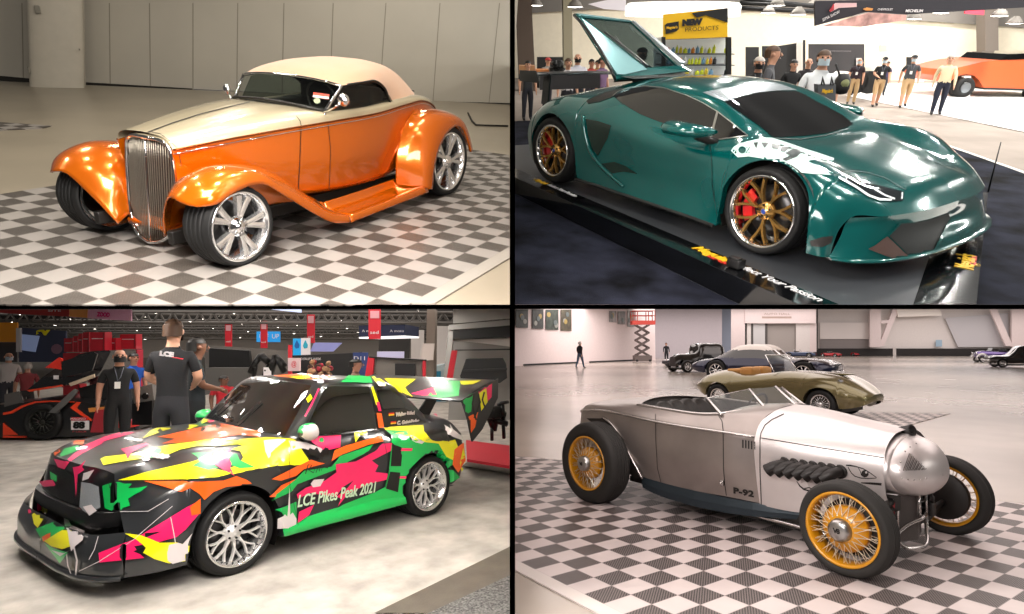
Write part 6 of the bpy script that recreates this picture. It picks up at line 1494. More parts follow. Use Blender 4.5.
for tx, u, v, h_, w_, mt, bo_ in (('NEW', .44, .40, .19, .32, blk, .012), ('PRODUCTS', .59, .66, .15, .52, blk, .0), ("Meguiar's", .132, .54, .09, .17, gold, .002)):
    m = MB(); text_on(m, tx, kp(u, v) + nk_ * 2, rt, upv, hgt * h_, 0, bo_, 0, 1, .004, (B - A).length * w_); build('header_lettering', m, mt, hd_)
for x0, x1, off in ((727, 731.5, 0), (741, 744, 1.0), (664, 667, .1)): board('kiosk_post', 2, rect(x0, 37, x1, 94), kd, blk, parent=KI, thick=.08, off=off)
board('kiosk_back', 2, rect(664, 38, 742, 95), kd, mat('kiosk_back_white', '#d9dcd8', .5, emit=.25), parent=KI, thick=.03, off=.75)
for y in (54.5, 66, 77.5): board('kiosk_shelf', 2, rect(665, y, 741, y + 1), kd, mat('shelf_grey', '#55585a', .5), parent=KI, thick=.4, off=.3)
rd = random.Random(11); pc = [mat('pack_lime', '#cfd92c', .45), mat('pack_yellow', '#e9d23a', .45), mat('pack_orange', '#df8a2c', .45), mat('pack_white', '#d7d9d6', .45), mat('pack_black', '#26272a', .45), mat('pack_blue', '#6f9fc0', .45), mat('pack_red', '#a8483c', .45)]
pn = ['lime', 'yellow', 'orange', 'white', 'black', 'blue', 'red']; sh = ['upper', 'middle', 'lower']
for si, yb in enumerate((54.5, 66, 77.5)):
    x = 668.
    while x < 738:
        w_ = rd.uniform(2.6, 4.6); h_ = rd.uniform(5.5, 9.0); ci = rd.choice([0, 0, 1, 2, 3, 3, 4, 5, 6])
        if x + w_ > 726 and x < 732: x = 732.2; continue
        f2 = vplane(2, x + w_ / 2, yb, kd); rr_ = (f2(x + w_, yb) - f2(x, yb)).length / 2; c = f2(x + w_ / 2, yb, .42) + V((0, 0, .004)); hh = (f2(x, yb - h_) - f2(x, yb)).length
        m = MB(); m.lathe([(0, 0), (rr_ * .95, 0), (rr_, .01), (rr_, hh * .62), (rr_ * .8, hh * .74), (rr_ * .32, hh * .82), (rr_ * .32, hh), (0, hh)], c, (0, 0, 1), 10)
        o = build('product_bottle', m, pc[ci], None, 2, base=tuple(c)); tag(o, pn[ci] + ' product bottle on the ' + sh[si] + ' shelf of the yellow kiosk', 'bottle', 'product bottles on the ' + sh[si] + ' kiosk shelf, ' + pn[ci]); x += w_ + rd.uniform(.3, 1.2)
# hanging lamp disc, hanging white sail
m = MB(); f = vplane(2, 682, 10, 13); c = f(682, 9.5); r1 = (f(738, 10) - f(682, 10)).length; m.lathe([(0, .12), (r1 * .96, .12), (r1, .06), (r1, -.12), (r1 * .97, -.14), (0, -.14)], c, (0, 0, 1), 40); o = build('disc_lamp', m, mat('lamp_disc', '#fbf8f2', .5, emit=1.3), None, 2, base=tuple(c)); tag(o, 'huge round white disc lamp hanging above the yellow kiosk', 'lamp')
board('hanging_sail', 2, [(588, 4), (626, -4), (626, 11), (604, 9)], 16, mat('sail_white', '#dcd6dc', .6, emit=.15), 'white angular sail hanging above the raised engine cover', 'sail')
# right hanging banner
o, f = board('hanging_banner', 2, [(815, 1), (1100, -6), (1100, 3), (906, 14.5), (866, 12), (815, 26)], 14, mat('banner_ink', '#24222a', .6), 'long dark overhead banner with lettering at the top right', 'banner')
board('banner_photo_strip', 2, [(820, 26.5), (868, 12.5), (906, 15), (905, 20), (860, 27), (840, 26)], 14, mat('banner_photo', '#c99a92', .6, var=.6, vscale=3.5), parent=o, off=-.03, thick=.02); board('banner_flash', 2, [(829, 11), (835, 3), (856, 3), (856, 7), (838, 8), (830, 12)], 14, mat('banner_rose', '#d9b3b4', .6), parent=o, off=-.03, thick=.02); board('banner_mark', 2, [(829, 10), (833, 4), (833, 10), (829, 12)], 14, mat('logo_red', '#b5313a', .5), parent=o, off=-.05, thick=.02)
sign_text('banner_lettering', 'SEMA SHOW', f, 830, 16, 3, whiteb, o, 17, .0, -.05, .5); sign_text('banner_lettering', 'CHEVROLET', f, 884, 9.5, 2, whiteb, o, 15, 0, -.05); sign_text('banner_lettering', 'MICHELIN', f, 913, 11, 2.6, whiteb, o, 17, .002, -.05); board('banner_badge', 2, [(862, 9), (866, 7.5), (872, 8.5), (871, 10.5), (865, 10.5)], 14, mat('badge_amber', '#d9944a', .5), parent=o, off=-.05, thick=.02)
board('hanging_banner', 2, [(966, 3), (984.5, 4), (984, 15), (965, 13.5)], 17, mat('banner_crimson', '#cf3a4e', .6), 'small red banner hanging at the top right beside the brown column', 'banner')
for i, (x, y) in enumerate(((777, 5.5), (768, 13), (812, 7), (798, 14.5), (941, 13), (914, 19), (999.5, 16), (1014.5, 23.5), (536, 5.5), (575, 7), (1016, 6))):
    f = vplane(2, x, y, 17 + i % 3); c = f(x, y); m = MB(); m.lathe([(.06, .2), (.16, .1), (.22, 0)], c, (0, 0, 1), 10, 1); m.lathe([(0, -.02), (.22, 0)], c, (0, 0, 1), 10, 0); o = build('hall_spotlight', m, [mat('lamp_glow2', '#fffaf0', .5, emit=10), ceil2], None, 2, base=tuple(c)); tag(o, 'glowing round lamp under the expo hall roof', 'lamp', 'lamps under the expo hall roof')
for y0, y1 in ((3, 6), (8, 12), (-2, 8)):
    f = vplane(2, 780, 8, 18); m = MB(); m.tube([f(740, y0), f(830, y1)], .06, 6); o = build('trim_truss', m, blk, None, 2); o['kind'] = 'structure'
board('wall_vent', 2, rect(880, 45, 887, 52), 23.6, mat('vent_grey', '#a8a292', .6), 'small square vent on the cream wall above the walkers', 'vent'); board('expo_doorway', 2, rect(907, 57, 914, 82), 22, blk, 'narrow dark doorway beside the capped man in grey', 'doorway'); board('expo_doorway', 2, rect(914.5, 56, 924, 82), 22.2, mat('door_pale', '#c9d0d2', .5, emit=.2), 'pale lit doorway behind the man in the cream shirt', 'doorway')
# white floor with the orange car
m = MB(); m.poly([V((q.x, q.y, GZ + .012)) for q in (gp(2, 846, 96, GZ), gp(2, 1100, 148, GZ), gp(2, 1100, 83, GZ), gp(2, 868, 83.5, GZ))]); o = build('floor_white_stand', m, mat('stand_white', '#d9d6d2', .4), None, 2); o['kind'] = 'structure'
OC = root('show_truck', 'orange show truck with a big black tyre on the white stand', 'truck', 2, tuple(gp(2, 985, 97, GZ))); f = vplane(2, 985, 85, dist(2, 970, 98, GZ)); org = mat('truck_orange', '#c85a30', .35, coat=.6)
rows = [[f(x, y, o_) for x, y in ((943, 76), (948, 70), (965, 66), (982, 62), (1000, 60), (1060, 58), (1060, 90), (984, 88), (979, 80), (974, 75.5), (966, 74), (957, 75.5), (952, 80), (945, 82))] for o_ in (0, .4, 1.6, 2.0)]
m = MB(); m.grid(rows, smooth=False, closev=True); m.poly(rows[0]); build('truck_body', m, org, OC)
m = MB(); m.prism([f(984, 87.5, -.02), f(1060, 90, -.02), f(1060, 92, -.02), f(984, 89.5, -.02)], f.n * 1.5); build('truck_sill', m, blk, OC)
M0 = Matrix((f.r, f.n * -1, V((0, 0, 1)))).transposed()
for x, yy in ((964.5, 87.5), (1040, 91)):
    m = MB(); Rw = (f(964, 97) - f(964, 87)).length; m.lathe([(0, .0), (Rw * .45, .01), (Rw * .55, .05), (Rw * .9, .06), (Rw, 0), (Rw, -.3), (0, -.3)], (0, 0, 0), (0, 1, 0), 28)
    for v_ in m.v: v_.xyz = M0 @ v_ + f(x, yy, .0)
    w_ = build('wheel', m, rubber, OC); m = MB(); m.lathe([(0, .03), (Rw * .42, .035), (Rw * .5, .055)], (0, 0, 0), (0, 1, 0), 20)
    for v_ in m.v: v_.xyz = M0 @ v_ + f(x, yy, -.005)
    build('wheel_rim', m, mat('rim_grey', '#6d7276', .4, .5), w_)
m = MB(); m.prism([f(1000, 60, -.02), f(1060, 58, -.02), f(1060, 52, -.02), f(1008, 54, -.02)], f.n * 1.8); build('truck_cabin', m, glass_black, OC)
o, f2 = board('white_post', 2, [(965, 76), (971, 76), (970, 98), (964, 98)], dist(2, 967, 98, GZ), mat('post_bright', '#eeeae6', .5), 'short white post standing in front of the orange truck tyre', 'post', thick=.15)
# small race car far behind walkers
SC = root('distant_car', 'small white and orange car far behind the walking men', 'car', 2, tuple(depth(2, 860, 83, 17))); f = vplane(2, 860, 80, 17)
m = MB(); rows = [[f(x, y, o_) for x, y in ((853, 83), (853, 79), (858, 77.5), (862, 74.5), (869, 74.5), (873, 78), (874, 83))] for o_ in (0, .3, 1.5)]; m.grid(rows); m.poly(rows[0]); build('car_body', m, mat('car_white', '#d8cfc8', .35), SC)
for x in (857, 870): m = MB(); m.cyl(f(x, 82.5, -.03), f(x, 82.5, .2), .3, n=16); build('wheel', m, rubber, SC)
# table behind the wing with engine display and crate
o, f = board('counter', 2, [(540, 75), (600, 74), (600, 88), (540, 90)], 11.3, mat('counter_dark', '#2d2c2e', .5), 'dark counter behind the rear wing where the bald man leans', 'counter', thick=.3)
board('cardboard_crate', 2, [(519, 66), (535, 66), (535, 73), (519, 74)], 14, mat('card_brown', '#b08058', .7), 'brown cardboard crate left of the rear wing', 'crate', thick=.5); board('orange_crate', 2, [(536, 70), (549, 70), (549, 74), (536, 74)], 13.8, mat('crate_orange', '#d88a50', .6), 'orange crate beside the brown cardboard crate', 'crate', thick=.5)
ED = root('motor_display', 'dark engine display behind the rear wing left of the bald man', 'engine', 2, tuple(depth(2, 556, 74, 13.4))); f = vplane(2, 556, 66, 13.4); m = MB(); rd = random.Random(2)
for i in range(16): x = rd.uniform(549, 563); y = rd.uniform(60, 72); m.tube([f(x, y, rd.uniform(-.2, .2)), f(x + rd.uniform(-3, 3), y + rd.uniform(-3, 3), 0)], rd.uniform(.03, .08), 7)
m.prism([f(550, 68), f(562, 68), f(562, 75), f(550, 75)], f.n * .4); build('motor_block', m, mat('motor_dark', '#2b2c2c', .4, .6), ED)
m = MB(); m.box(f(549, 84, .2), (.5, .5, .2), bev=.05); build('motor_stand', m, blk, ED)
# people
P2 = [('px', 935, 114.5, 53.5, .1, 'man in a cream long sleeved shirt and navy trousers walking on the aisle', '#d8c8a6', '#1d2233', dict(sleeve='long', arms='down', stride=.05, hair='grey', fat=1.15)),
 ('px', 902, 107, 54, .15, 'man in a dark grey polo and khaki shorts with a cap and badge', '#3f4145', '#b89a72', dict(shorts=True, stride=.16, arms='walk', mask=maskb, badge=True, cap='#2a2b2f', fat=1.2)),
 ('px', 874, 106, 56, .2, 'capped man in a black tee and khaki shorts, left of the grey polo walker', '#19191b', '#b89a72', dict(shorts=True, stride=.14, arms=('hold', 'walk'), mask=maskb, badge=True, cap='#1d1d1f', fat=1.15)),
 ('px', 850, 104, 57, .1, 'bald man in a dark maroon tee and khaki trousers with a badge', '#2a1b22', '#b0946c', dict(arms='down', badge=True, mask=maskb, bald=True, fat=1.1)),
 ('d', 826, 48.5, 8.4, .15, 'big man in a white shirt and pale mask carrying a dark grey bag', '#dfe3e6', '#7f8da0', dict(arms=('hold', 'down'), mask=maskb, hair='brown', fat=1.25, sleeve='short')),
 ('d', 774.5, 44.5, 9.0, 1.5, 'man in a dark grey polo turned to the left behind the windshield', '#4b4c50', '#3a3a40', dict(hair='brown', fat=1.15, skin=0)),
 ('d', 760.5, 55.5, 9.6, .3, 'grey haired man in a black tee with a blue lanyard behind the roof', '#1c1d20', '#2b2c33', dict(hair='grey', mask=masks, badge=True, fat=1.1)),
 ('d', 795, 59, 12, .4, 'person all in black standing right of the grey polo man', '#151517', '#19191b', dict(hair='dark')),
 ('d', 810, 57, 12.5, .2, 'person in a dark top with a pink face behind the white shirt man', '#2a2629', '#d3bfae', dict(skin=0, bald=True)),
 ('d', 578, 52.5, 12.4, .1, 'bald man in a white shirt and black mask leaning behind the rear wing', '#cfd0dc', '#22242c', dict(sleeve='long', arms='fold', mask=masks, bald=True, fat=1.2)),
 ('d', 568.5, 57.5, 12, .2, 'dark haired woman in white beside the bald man in the white shirt', '#d4cfd2', '#2a2a30', dict(hair='brown')),
 ('d', 548, 57, 15, .4, 'person in a red cap by the dark opening left of the engine cover', '#8f8a84', '#2a2a30', dict(cap='#b03a38')),
 ('d', 592, 58.5, 14, .3, 'person in a red top left of the raised engine cover', '#a8453c', '#33313a', dict(skin=2)), ('d', 603, 56, 12.6, .9, 'person in a purple shirt half hidden by the raised engine cover', '#6d5272', '#33313a', dict(hair='dark', skin=2)),
 ('d', 598, 59.5, 15, .3, 'person in an ochre top between the red and purple tops', '#9a7a3a', '#33313a', dict(skin=2)),
 ('d', 642.5, 46.5, 10.6, .5, 'man in black with a cap seen through the glass of the engine cover', '#161719', '#22242c', dict(cap='#141416', arms=('up', 'hold'), mask=masks, skin=2)),
 ('d', 528, 60, 13, .2, 'person in dark clothes at the left edge beside the umber column', '#2a2c30', '#22242c', dict(hair='dark')),
 ('d', 862, 59.5, 18.4, .1, 'distant person in dark clothes between the two badge wearing walkers', '#26272b', '#2b2c33', dict()), ('d', 889, 61, 18.4, .3, 'distant person in violet between the capped walkers', '#3a3050', '#2b2c33', dict())]
for k, x, a, b, tf, lb, sc_, pc_, kw in P2:
    if k == 'px': person_px(2, (x, a), (x, b), tf, lb, sc_, pc_, z=GZ, **kw)
    else: person_d(2, x, a, b, GZ, tf, lb, sc_, pc_, **kw)
BG = root('shoulder_bag', 'dark grey shopping bag with a yellow logo hanging from the white shirt man', 'bag', 2, tuple(depth(2, 827, 104, 7.9))); f = vplane(2, 827, 95, 7.9); m = MB(); m.prism([f(818, 84.5), f(836, 84.5), f(835.5, 103.5), f(818.5, 104)], f.n * .12); build('bag_body', m, mat('bag_grey', '#55585c', .7), BG)
for x in (822, 831): m = MB(); m.tube([f(x - 1, 85, -.01), f(x + .5, 77, .0), f(x + 2, 85, -.01)], .012, 5); build('bag_handle', m, blk, BG)
m = MB(); text_on(m, "Meguiar's", f(827, 91, -.012), f.r, V((0, 0, 1)), .045, 0, .002, .1, .9, 0, .14); build('bag_lettering', m, yl2, BG)
BP = root('backpack', 'olive and black backpack on the side of the white shirt man', 'backpack', 2, tuple(depth(2, 842, 92, 8.1))); f = vplane(2, 842, 84, 8.1); c = f(842, 84.5); m = MB(); m.lathe([(0, .14), (.06, .13), (.095, .06), (.1, -.04), (.08, -.11), (0, -.13)], c, (0, 0, 1), 16); build('pack_body', m, blk, BP); m = MB(); m.lathe([(0, .03), (.05, .02), (.06, 0), (.04, -.03), (0, -.04)], c - f.n * .075 + V((0, 0, .02)), f.n * -1, 12); build('pack_pocket', m, mat('pack_olive', '#7d8258', .7), BP); m = MB(); m.tube([f(836, 64, .0), f(838, 72, -.02), f(840, 77, 0)], .014, 5); build('pack_strap', m, blk, BP)
# ------------------------------------------------------------------ stage 3 background: trade show hall
hall_dark = mat('hall_dark', '#33312f', .9, var=.3, vscale=.6)
D3 = 30.
board('wall_back', 3, [(-60, 330), (512, 330), (512, 358), (-60, 358)], D3, mat('hall_wall_grey', '#8f8a84', .85), thick=.1, kind='structure')
board('wall_upper', 3, [(-60, 309.2), (512, 309.2), (512, 333), (-60, 333)], D3 - .5, hall_dark, thick=.1, kind='structure')
# roof trusses and lamps
tr_m = mat('truss_grey', '#6b6864', .5, .4)
for k, (y0, y1, d) in enumerate(((314, 316, 24), (320, 321, 27), (325, 327, 28), (331, 331.5, 29), (311.5, 312.5, 20))):
    f = vplane(3, 260, 320, d); m = MB(); a, b = f(-30, y0), f(511, y1); n = 40
    m.tube([a, b], .05, 5); c = [V((p.x, p.y, p.z - .35)) for p in (a, b)]; m.tube(c, .05, 5)
    for i in range(n):
        p, q = a.lerp(b, i / n), c[0].lerp(c[1], (i + .5) / n); r = a.lerp(b, (i + 1) / n); m.tube([p, q, r], .03, 4)
    o = build('roof_truss', m, tr_m, None, 3); o['kind'] = 'structure'; o.name = 'trim_truss'
lampm = mat('lamp_glow', '#fff4e6', .5, emit=9.)
rd = random.Random(5)
LP3 = [(128, 318.5), (145, 316.5), (137, 319), (156, 313), (163, 322), (169, 310.5), (190, 321), (203, 318.5), (213, 328), (219, 315.5), (226, 326), (234, 313), (242, 323.5), (248, 331), (257, 311), (260, 320.5), (276, 318.5), (278, 327), (294, 333), (297, 325), (300, 315), (328, 311), (338, 332), (341, 320), (347, 328), (20, 314), (12, 321.5), (55, 325), (70, 318.5), (78, 320.5), (95, 328.5), (115, 323.5), (150, 327), (145, 339), (137, 330), (182, 338), (345, 323), (358, 332), (397, 311), (418, 310.5), (454, 317.5), (240, 337), (321, 336), (111, 333), (133, 342), (84, 324)]
for i, (x, y) in enumerate(LP3):
    d = 19 + rd.random() * 8; f = vplane(3, x, y, d); p = f(x, y); r = d / F * (1.2 if i % 3 else 1.7)
    m = MB(); m.lathe([(r * .35, r * .9), (r * .6, r * .5), (r, 0), (r * .8, -.02)], p, (0, 0, 1), 10, 1); m.lathe([(0, -.03), (r * .8, -.02)], p, (0, 0, 1), 10, 0)
    o = build('ceiling_lamp', m, [lampm, tr_m], None, 3, base=tuple(p)); tag(o, 'small glowing lamp hanging under the dark roof of the trade show hall', 'lamp', 'hall lamps under the dark roof')
# hanging banners and booths
redb = mat('banner_red', '#cf2233', .6); pinkb = mat('banner_pink', '#e6b4d0', .6); whiteb = mat('print_white', '#e6e2e4', .5); magb = mat('print_magenta', '#d8307f', .5); yelb = mat('print_yellow', '#f0ea10', .5); navyb = mat('booth_navy', '#1f2a4c', .6); blueb = mat('booth_blue', '#1f7fc4', .5)
o, f = board('hanging_banner', 3, [(70, 309.4), (131, 309.4), (131, 321), (70, 317)], 15, pinkb, 'pale pink banner with magenta lettering hanging under the hall roof', 'banner'); sign_text('banner_lettering', 'ZOOD', f, 104, 314.8, 4, magb, o, 13, .01, -.02, -.06); board('banner_panel', 3, [(70, 309.4), (88, 309.4), (87.5, 318), (70, 316.6)], 15, mat('banner_orange', '#f0a85c', .6), parent=o, off=-.02, thick=.015)
o, f = board('hanging_banner', 3, [(-20, 309.4), (69, 309.4), (69, 316.6), (-20, 312)], 15.2, mat('banner_brick', '#b03530', .6), 'brick red banner hanging above the left end of the hall', 'banner'); sign_text('banner_lettering', 'SITE', f, 55, 310.8, 2, whiteb, o, 13, .0, -.02)
for x0, y0, x1, y1, d, l in ((225, 324, 231.5, 346.5, 20, 'narrow red hanging banner nearest the bearded bystander on the left'), (260.5, 321, 267, 348, 20, 'narrow red hanging banner in front of the blue sign'), (307, 314.5, 314.5, 343, 19, 'narrow red hanging banner above the white and blue water sign'), (368.5, 309.4, 380.5, 339, 17, 'wide red hanging banner in front of the navy hanging cube')):
    l = l.replace('nearest the bearded bystander on the left', 'above the black awning left of the coupe')
    o, f = board('hanging_banner', 3, rect(x0, y0, x1, y1), d, redb, l, 'banner'); m_ = (x0 + x1) / 2; w_ = x1 - x0
    board('banner_crest', 3, rect(x0 + w_ * .15, y0 + (y1 - y0) * .05, x1 - w_ * .1, y0 + (y1 - y0) * .3), d, mat('print_rose', '#dba0a8', .6), parent=o, off=-.012, thick=.01); sign_text('banner_lettering', 'aed', f, m_, y0 + (y1 - y0) * .78, w_ * .28, whiteb, o, w_ * .7)
o, f = board('lit_sign', 3, rect(256.5, 331.5, 280, 342), 24, mat('sign_blue', '#1c86c9', .5, emit=.6), 'bright blue sign with white lettering far back in the hall', 'sign'); sign_text('sign_lettering', 'UOF', f, 264, 336.5, 4.5, whiteb, o, 9); sign_text('sign_lettering', 'UP', f, 275.5, 336.5, 4.5, whiteb, o, 7)
o, f = board('lit_sign', 3, rect(293, 338.5, 301, 355.5), 18, mat('sign_cyan', '#1693cf', .5, emit=.4), 'blue and white double sign with drop emblems behind the coupe roof', 'sign'); board('sign_panel', 3, rect(301, 338, 310, 355.5), 18, whiteb, parent=o, thick=.05)
for x, mt in ((297, mat('drop_deep', '#0f5fa8', .5)), (305.5, mat('drop_teal', '#2aa7c4', .5))): board('drop_emblem', 3, [(x, 340), (x + 2.5, 345), (x + 1.8, 348), (x - 1, 348.6), (x - 2.5, 346), (x - 1.5, 343)], 18, mt, parent=o, off=-.012, thick=.01)
board('ceiling_screen', 3, [(314, 342.5), (342, 342.8), (333, 351.5), (310, 351.5)], 20, mat('screen_lilac', '#8f94cc', .4, emit=.25), 'slanted lilac screen hanging beyond the double sign', 'screen')
board('roof_light_strip', 3, [(271, 309.4), (301, 309.4), (301, 312.6), (285, 311)], 17, mat('panel_bluewhite', '#b9c8ea', .4, emit=.5), 'thin blue white light panel at the roof edge', 'panel')
# navy hanging cube
q3 = root('hanging_cube_sign', 'navy hanging cube sign with white emblems and a lit white underside', 'sign', 3, tuple(depth(3, 382, 330, 20)))
f = vplane(3, 382, 330, 20); m = MB(); P = [f(359, 325.5), f(405, 324.5), f(405, 335.5), f(359, 337)]; m.prism(P, f.n * 3.); build('cube_body', m, navyb, q3)
m = MB(); m.prism([f(359, 337.1), f(405, 335.6), f(405, 337.4), f(359, 338.6)], f.n * 3.); build('cube_underside', m, mat('glow_white', '#f2f0ee', .5, emit=1.2), q3)
for x in (366, 394): sign_text('emblem_lettering', 'A moto', f, x + 3, 331, 2.4, whiteb, q3, 14)
# navy and yellow booth at left, orange booth
o, f = board('booth_wall', 3, [(19, 327.5), (66, 331), (66, 362), (19, 362)], 17, mat('booth_slate', '#39435e', .6), 'slate blue booth wall with a yellow logo at the left of the hall', 'booth'); sign_text('booth_lettering', 'SV', f, 43, 332.8, 4, yelb, o, 14, .02); board('booth_screen', 3, [(20, 334), (40, 336), (36, 352), (21, 350)], 17, mat('screen_pale', '#8fa0c8', .5, emit=.2), parent=o, off=-.03, thick=.02)
board('booth_tyre_print', 3, [(60 + 5.5 * cos(t) - 3, 349 + 5 * sin(t)) for t in arange(0, 6, 12)], 17, mat('print_greypink', '#8d6f85', .6), parent=o, off=-.02, thick=.01)
board('booth_wall', 3, rect(-20, 322.5, 17, 342), 17.5, mat('booth_amber', '#e8981c', .6), 'amber booth panel at the far left of the hall', 'booth'); board('booth_wall', 3, rect(-20, 342.4, 17, 362), 17.7, mat('booth_charcoal', '#3b3a3d', .6), 'charcoal booth wall under the amber panel', 'booth'); board('booth_post', 3, rect(16, 328, 20.5, 352), 16.8, mat('post_white', '#cfcfd2', .5), 'white post between the amber panel and the slate booth', 'post')
# stacked red tool cabinets
cab = mat('cabinet_red', '#c3182c', .4, coat=.4); cabw = mat('cabinet_trim', '#e8d4d6', .4)
CB = [(64, 338, 72.8, 352, 15.9), (73.4, 336, 78, 352, 15.6), (78.4, 333.5, 82.4, 352, 15.3), (83, 332, 89, 352, 14.9), (90, 332, 105, 351, 14.5), (106, 338, 116, 352, 14.8), (120, 334, 136, 349, 15), (63, 352.7, 80, 419, 15.9), (93, 352, 106.4, 424, 14.5), (107, 352.7, 117, 424, 14.8), (119, 349.6, 137, 421, 15)]
WH = ['at the far left of the red wall', 'second from the left of the red wall', 'third from the left, a narrow one', 'next to the widest upper cabinet', 'the widest one, above the open race car door', 'lower one right of the widest cabinet', 'the one above the badge wearing man', 'low one behind the race car nose', 'tall lower one behind the race car door', 'tall lower one beside the badge wearing man', 'lower one behind the badge wearing man']
for (x0, y0, x1, y1, d), wh in zip(CB, WH):
    o, f = board('tool_cabinet', 3, [(x0, y0 + .4), (x1, y0), (x1, y1), (x0, y1)], d, cab, 'red tool cabinet, ' + wh, 'cabinet', thick=.25); board('cabinet_trim', 3, rect(x0 + (x1 - x0) * .15, y0 + (y1 - y0) * .33, x1 - (x1 - x0) * .12, y0 + (y1 - y0) * .33 + .7), d, cabw, parent=o, off=-.02, thick=.015)
    board('cabinet_edge_strip', 3, rect(x1 - (x1 - x0) * .1, y0 + 1, x1 - (x1 - x0) * .05, y1 - 1), d, mat('cabinet_dark_red', '#7a0f1c', .5), parent=o, off=-.02, thick=.015)  # darker red upright strip along each cabinet's right edge
# awning, screens and booths to the right
o, f = board('display_wall', 3, [(205, 345.5), (288, 351), (288, 380), (205, 395)], 15, mat('booth_stone', '#6f6b66', .7), 'grey stone booth wall with black machine parts behind the coupe', 'booth'); board('black_screen', 3, [(209, 348), (249, 350.5), (251, 368), (209, 368)], 14.6, blackp, 'big black screen on the stone booth wall', 'screen', thick=.1)
board('pallet_rack', 3, [(205, 368), (250, 368), (246, 390), (205, 395)], 14.0, mat('rack_grey', '#54524f', .6), 'grey machine stand under the big black screen', 'stand', thick=.4)
eg = root('engine_display', 'black engine and hose display with white card behind the coupe windshield', 'display', 3, tuple(depth(3, 268, 380, 14)))
f = vplane(3, 268, 372, 14); m = MB()
for x0, y0, x1, y1, r in ((252, 372, 262, 356, .07), (262, 356, 270, 362, .08), (256, 376, 258, 362, .05), (272, 374, 277, 356, .08), (277, 356, 286, 372, .07), (279, 357, 287, 366, .05), (264, 378, 271, 364, .05), (266, 355, 260, 360, .06)): m.tube([f(x0, y0, -.1), f((x0 + x1) / 2 + 1, (y0 + y1) / 2 - 1, -.16), f(x1, y1, -.1)], r, 7)
build('machine_arms', m, mat('machine_black', '#131313', .4, .3), eg); m = MB(); m.prism([f(267, 367, -.2), f(274.5, 367, -.2), f(274.5, 378, -.2), f(267, 378, -.2)], f.n * .02); build('price_card', m, whiteb, eg)
o, f = board('sign_board', 3, rect(288, 358, 300, 371), 13, mat('card_pink', '#dcc3c6', .5), 'small pale sign board on a red post behind the coupe roof', 'sign'); board('sign_post', 3, rect(288, 345, 291.5, 380), 13.1, redb, parent=o, thick=.05); sign_text('sign_lettering', '@', f, 294, 364, 5, redb, o, 5)
o, f = board('booth_wall', 3, [(291, 355.5), (352, 353), (362, 352), (362, 382), (291, 382)], 16, mat('booth_black', '#171718', .6), 'black booth wall with faint lettering behind the coupe roof', 'booth'); sign_text('booth_lettering', 'DISRUPT WEEK', f, 311, 359, 2.3, whiteb, o, 20)
o, f = board('booth_wall', 3, rect(353, 352.5, 368, 380), 15.8, mat('booth_royal', '#2b3f78', .6), 'royal blue booth panel right of the black booth wall', 'booth'); sign_text('booth_lettering', 'D11', f, 360, 358.5, 4, whiteb, o, 11)
board('booth_header', 3, rect(377, 351.5, 404, 358), 17, mat('panel_lilac', '#b9b7d6', .5, emit=.15), 'pale lilac header board behind the red framed booth', 'sign')
o, f = board('booth_wall', 3, [(369, 357.5), (425, 360.5), (425, 382), (369, 382)], 14, mat('booth_taupe', '#77736d', .7), 'taupe booth wall with red end posts behind the rear wing', 'booth')
board('booth_end_post', 3, [(368, 357), (374, 357.5), (372, 382), (364, 382)], 13.9, redb, parent=o, thick=.1); board('booth_end_post', 3, rect(422.5, 360, 425.5, 382), 13.9, redb, parent=o, thick=.1); board('booth_top_rail', 3, [(369, 356.5), (426, 359.6), (426, 360.8), (369, 357.8)], 13.9, blackp, parent=o, thick=.1)
board('black_screen', 3, rect(395, 363.5, 415.5, 380), 13.6, blackp, 'small black screen on the taupe booth wall', 'screen', thick=.1)
o, f = board('column', 3, [(427, 309.3), (435, 309.3), (434, 382), (425, 382)], 19, mat('column_taupe', '#857a70', .7), thick=.6); o['kind'] = 'structure'; o.name = 'wall_column_hall'
board('column_wrap', 3, [(422, 343.5), (434.5, 343.5), (433, 360), (420.5, 361)], 18.6, mat('wrap_cream', '#d9cfc9', .6), 'cream wrapped base of the hall column behind the rear wing', 'column wrap', thick=.1)
board('hall_backdrop', 3, [(380, 324), (411, 324), (409, 360), (378, 360)], 24, mat('curtain_dark', '#3a3836', .8), 'dark curtain hanging behind the navy cube sign', 'curtain')
board('far_glow_panel', 3, rect(411, 330, 424, 362), 26, mat('far_white', '#d8d0ca', .7, emit=.15), 'pale lit wall panel far behind the rear wing', 'panel'); board('far_glow_panel', 3, rect(435, 326, 452, 372), 26, mat('far_white', '#d8d0ca', .7, emit=.15), 'pale lit wall panel between the column and the grey canopy', 'panel')  # wall panels with a faint glow put into their material
cn = root('booth_canopy', 'grey steel booth canopy with black fascia at the right of the hall', 'booth', 3, tuple(depth(3, 480, 380, 11)))
stl = mat('canopy_grey', '#8b8985', .6)
for nm, poly, d, mt, th in (('canopy_roof', [(453, 309.3), (512, 309.3), (512, 318), (453, 323.5)], 11.3, mat('canopy_ribbed', '#a7a49f', .5), .1), ('canopy_beam', [(449, 325), (512, 319.5), (512, 325), (449, 330)], 11, stl, .2), ('canopy_fascia', [(453, 331), (512, 325), (512, 337), (453, 339)], 11, blackp, .1), ('canopy_soffit', [(453, 340), (512, 338), (512, 347), (480, 343)], 11.4, mat('soffit_pale', '#d9d2cc', .6), .05), ('canopy_post', [(449, 325), (454, 325), (449, 382), (443, 382)], 11, stl, .15), ('canopy_wall', [(453, 341), (512, 347), (512, 420), (448, 420)], 11.8, mat('booth_ash', '#8d8a86', .7), .1), ('canopy_rail', [(455, 349.5), (512, 348.5), (512, 350), (455, 351)], 11.1, blackp, .05)): board(nm, 3, poly, d, mt, parent=cn, thick=th)
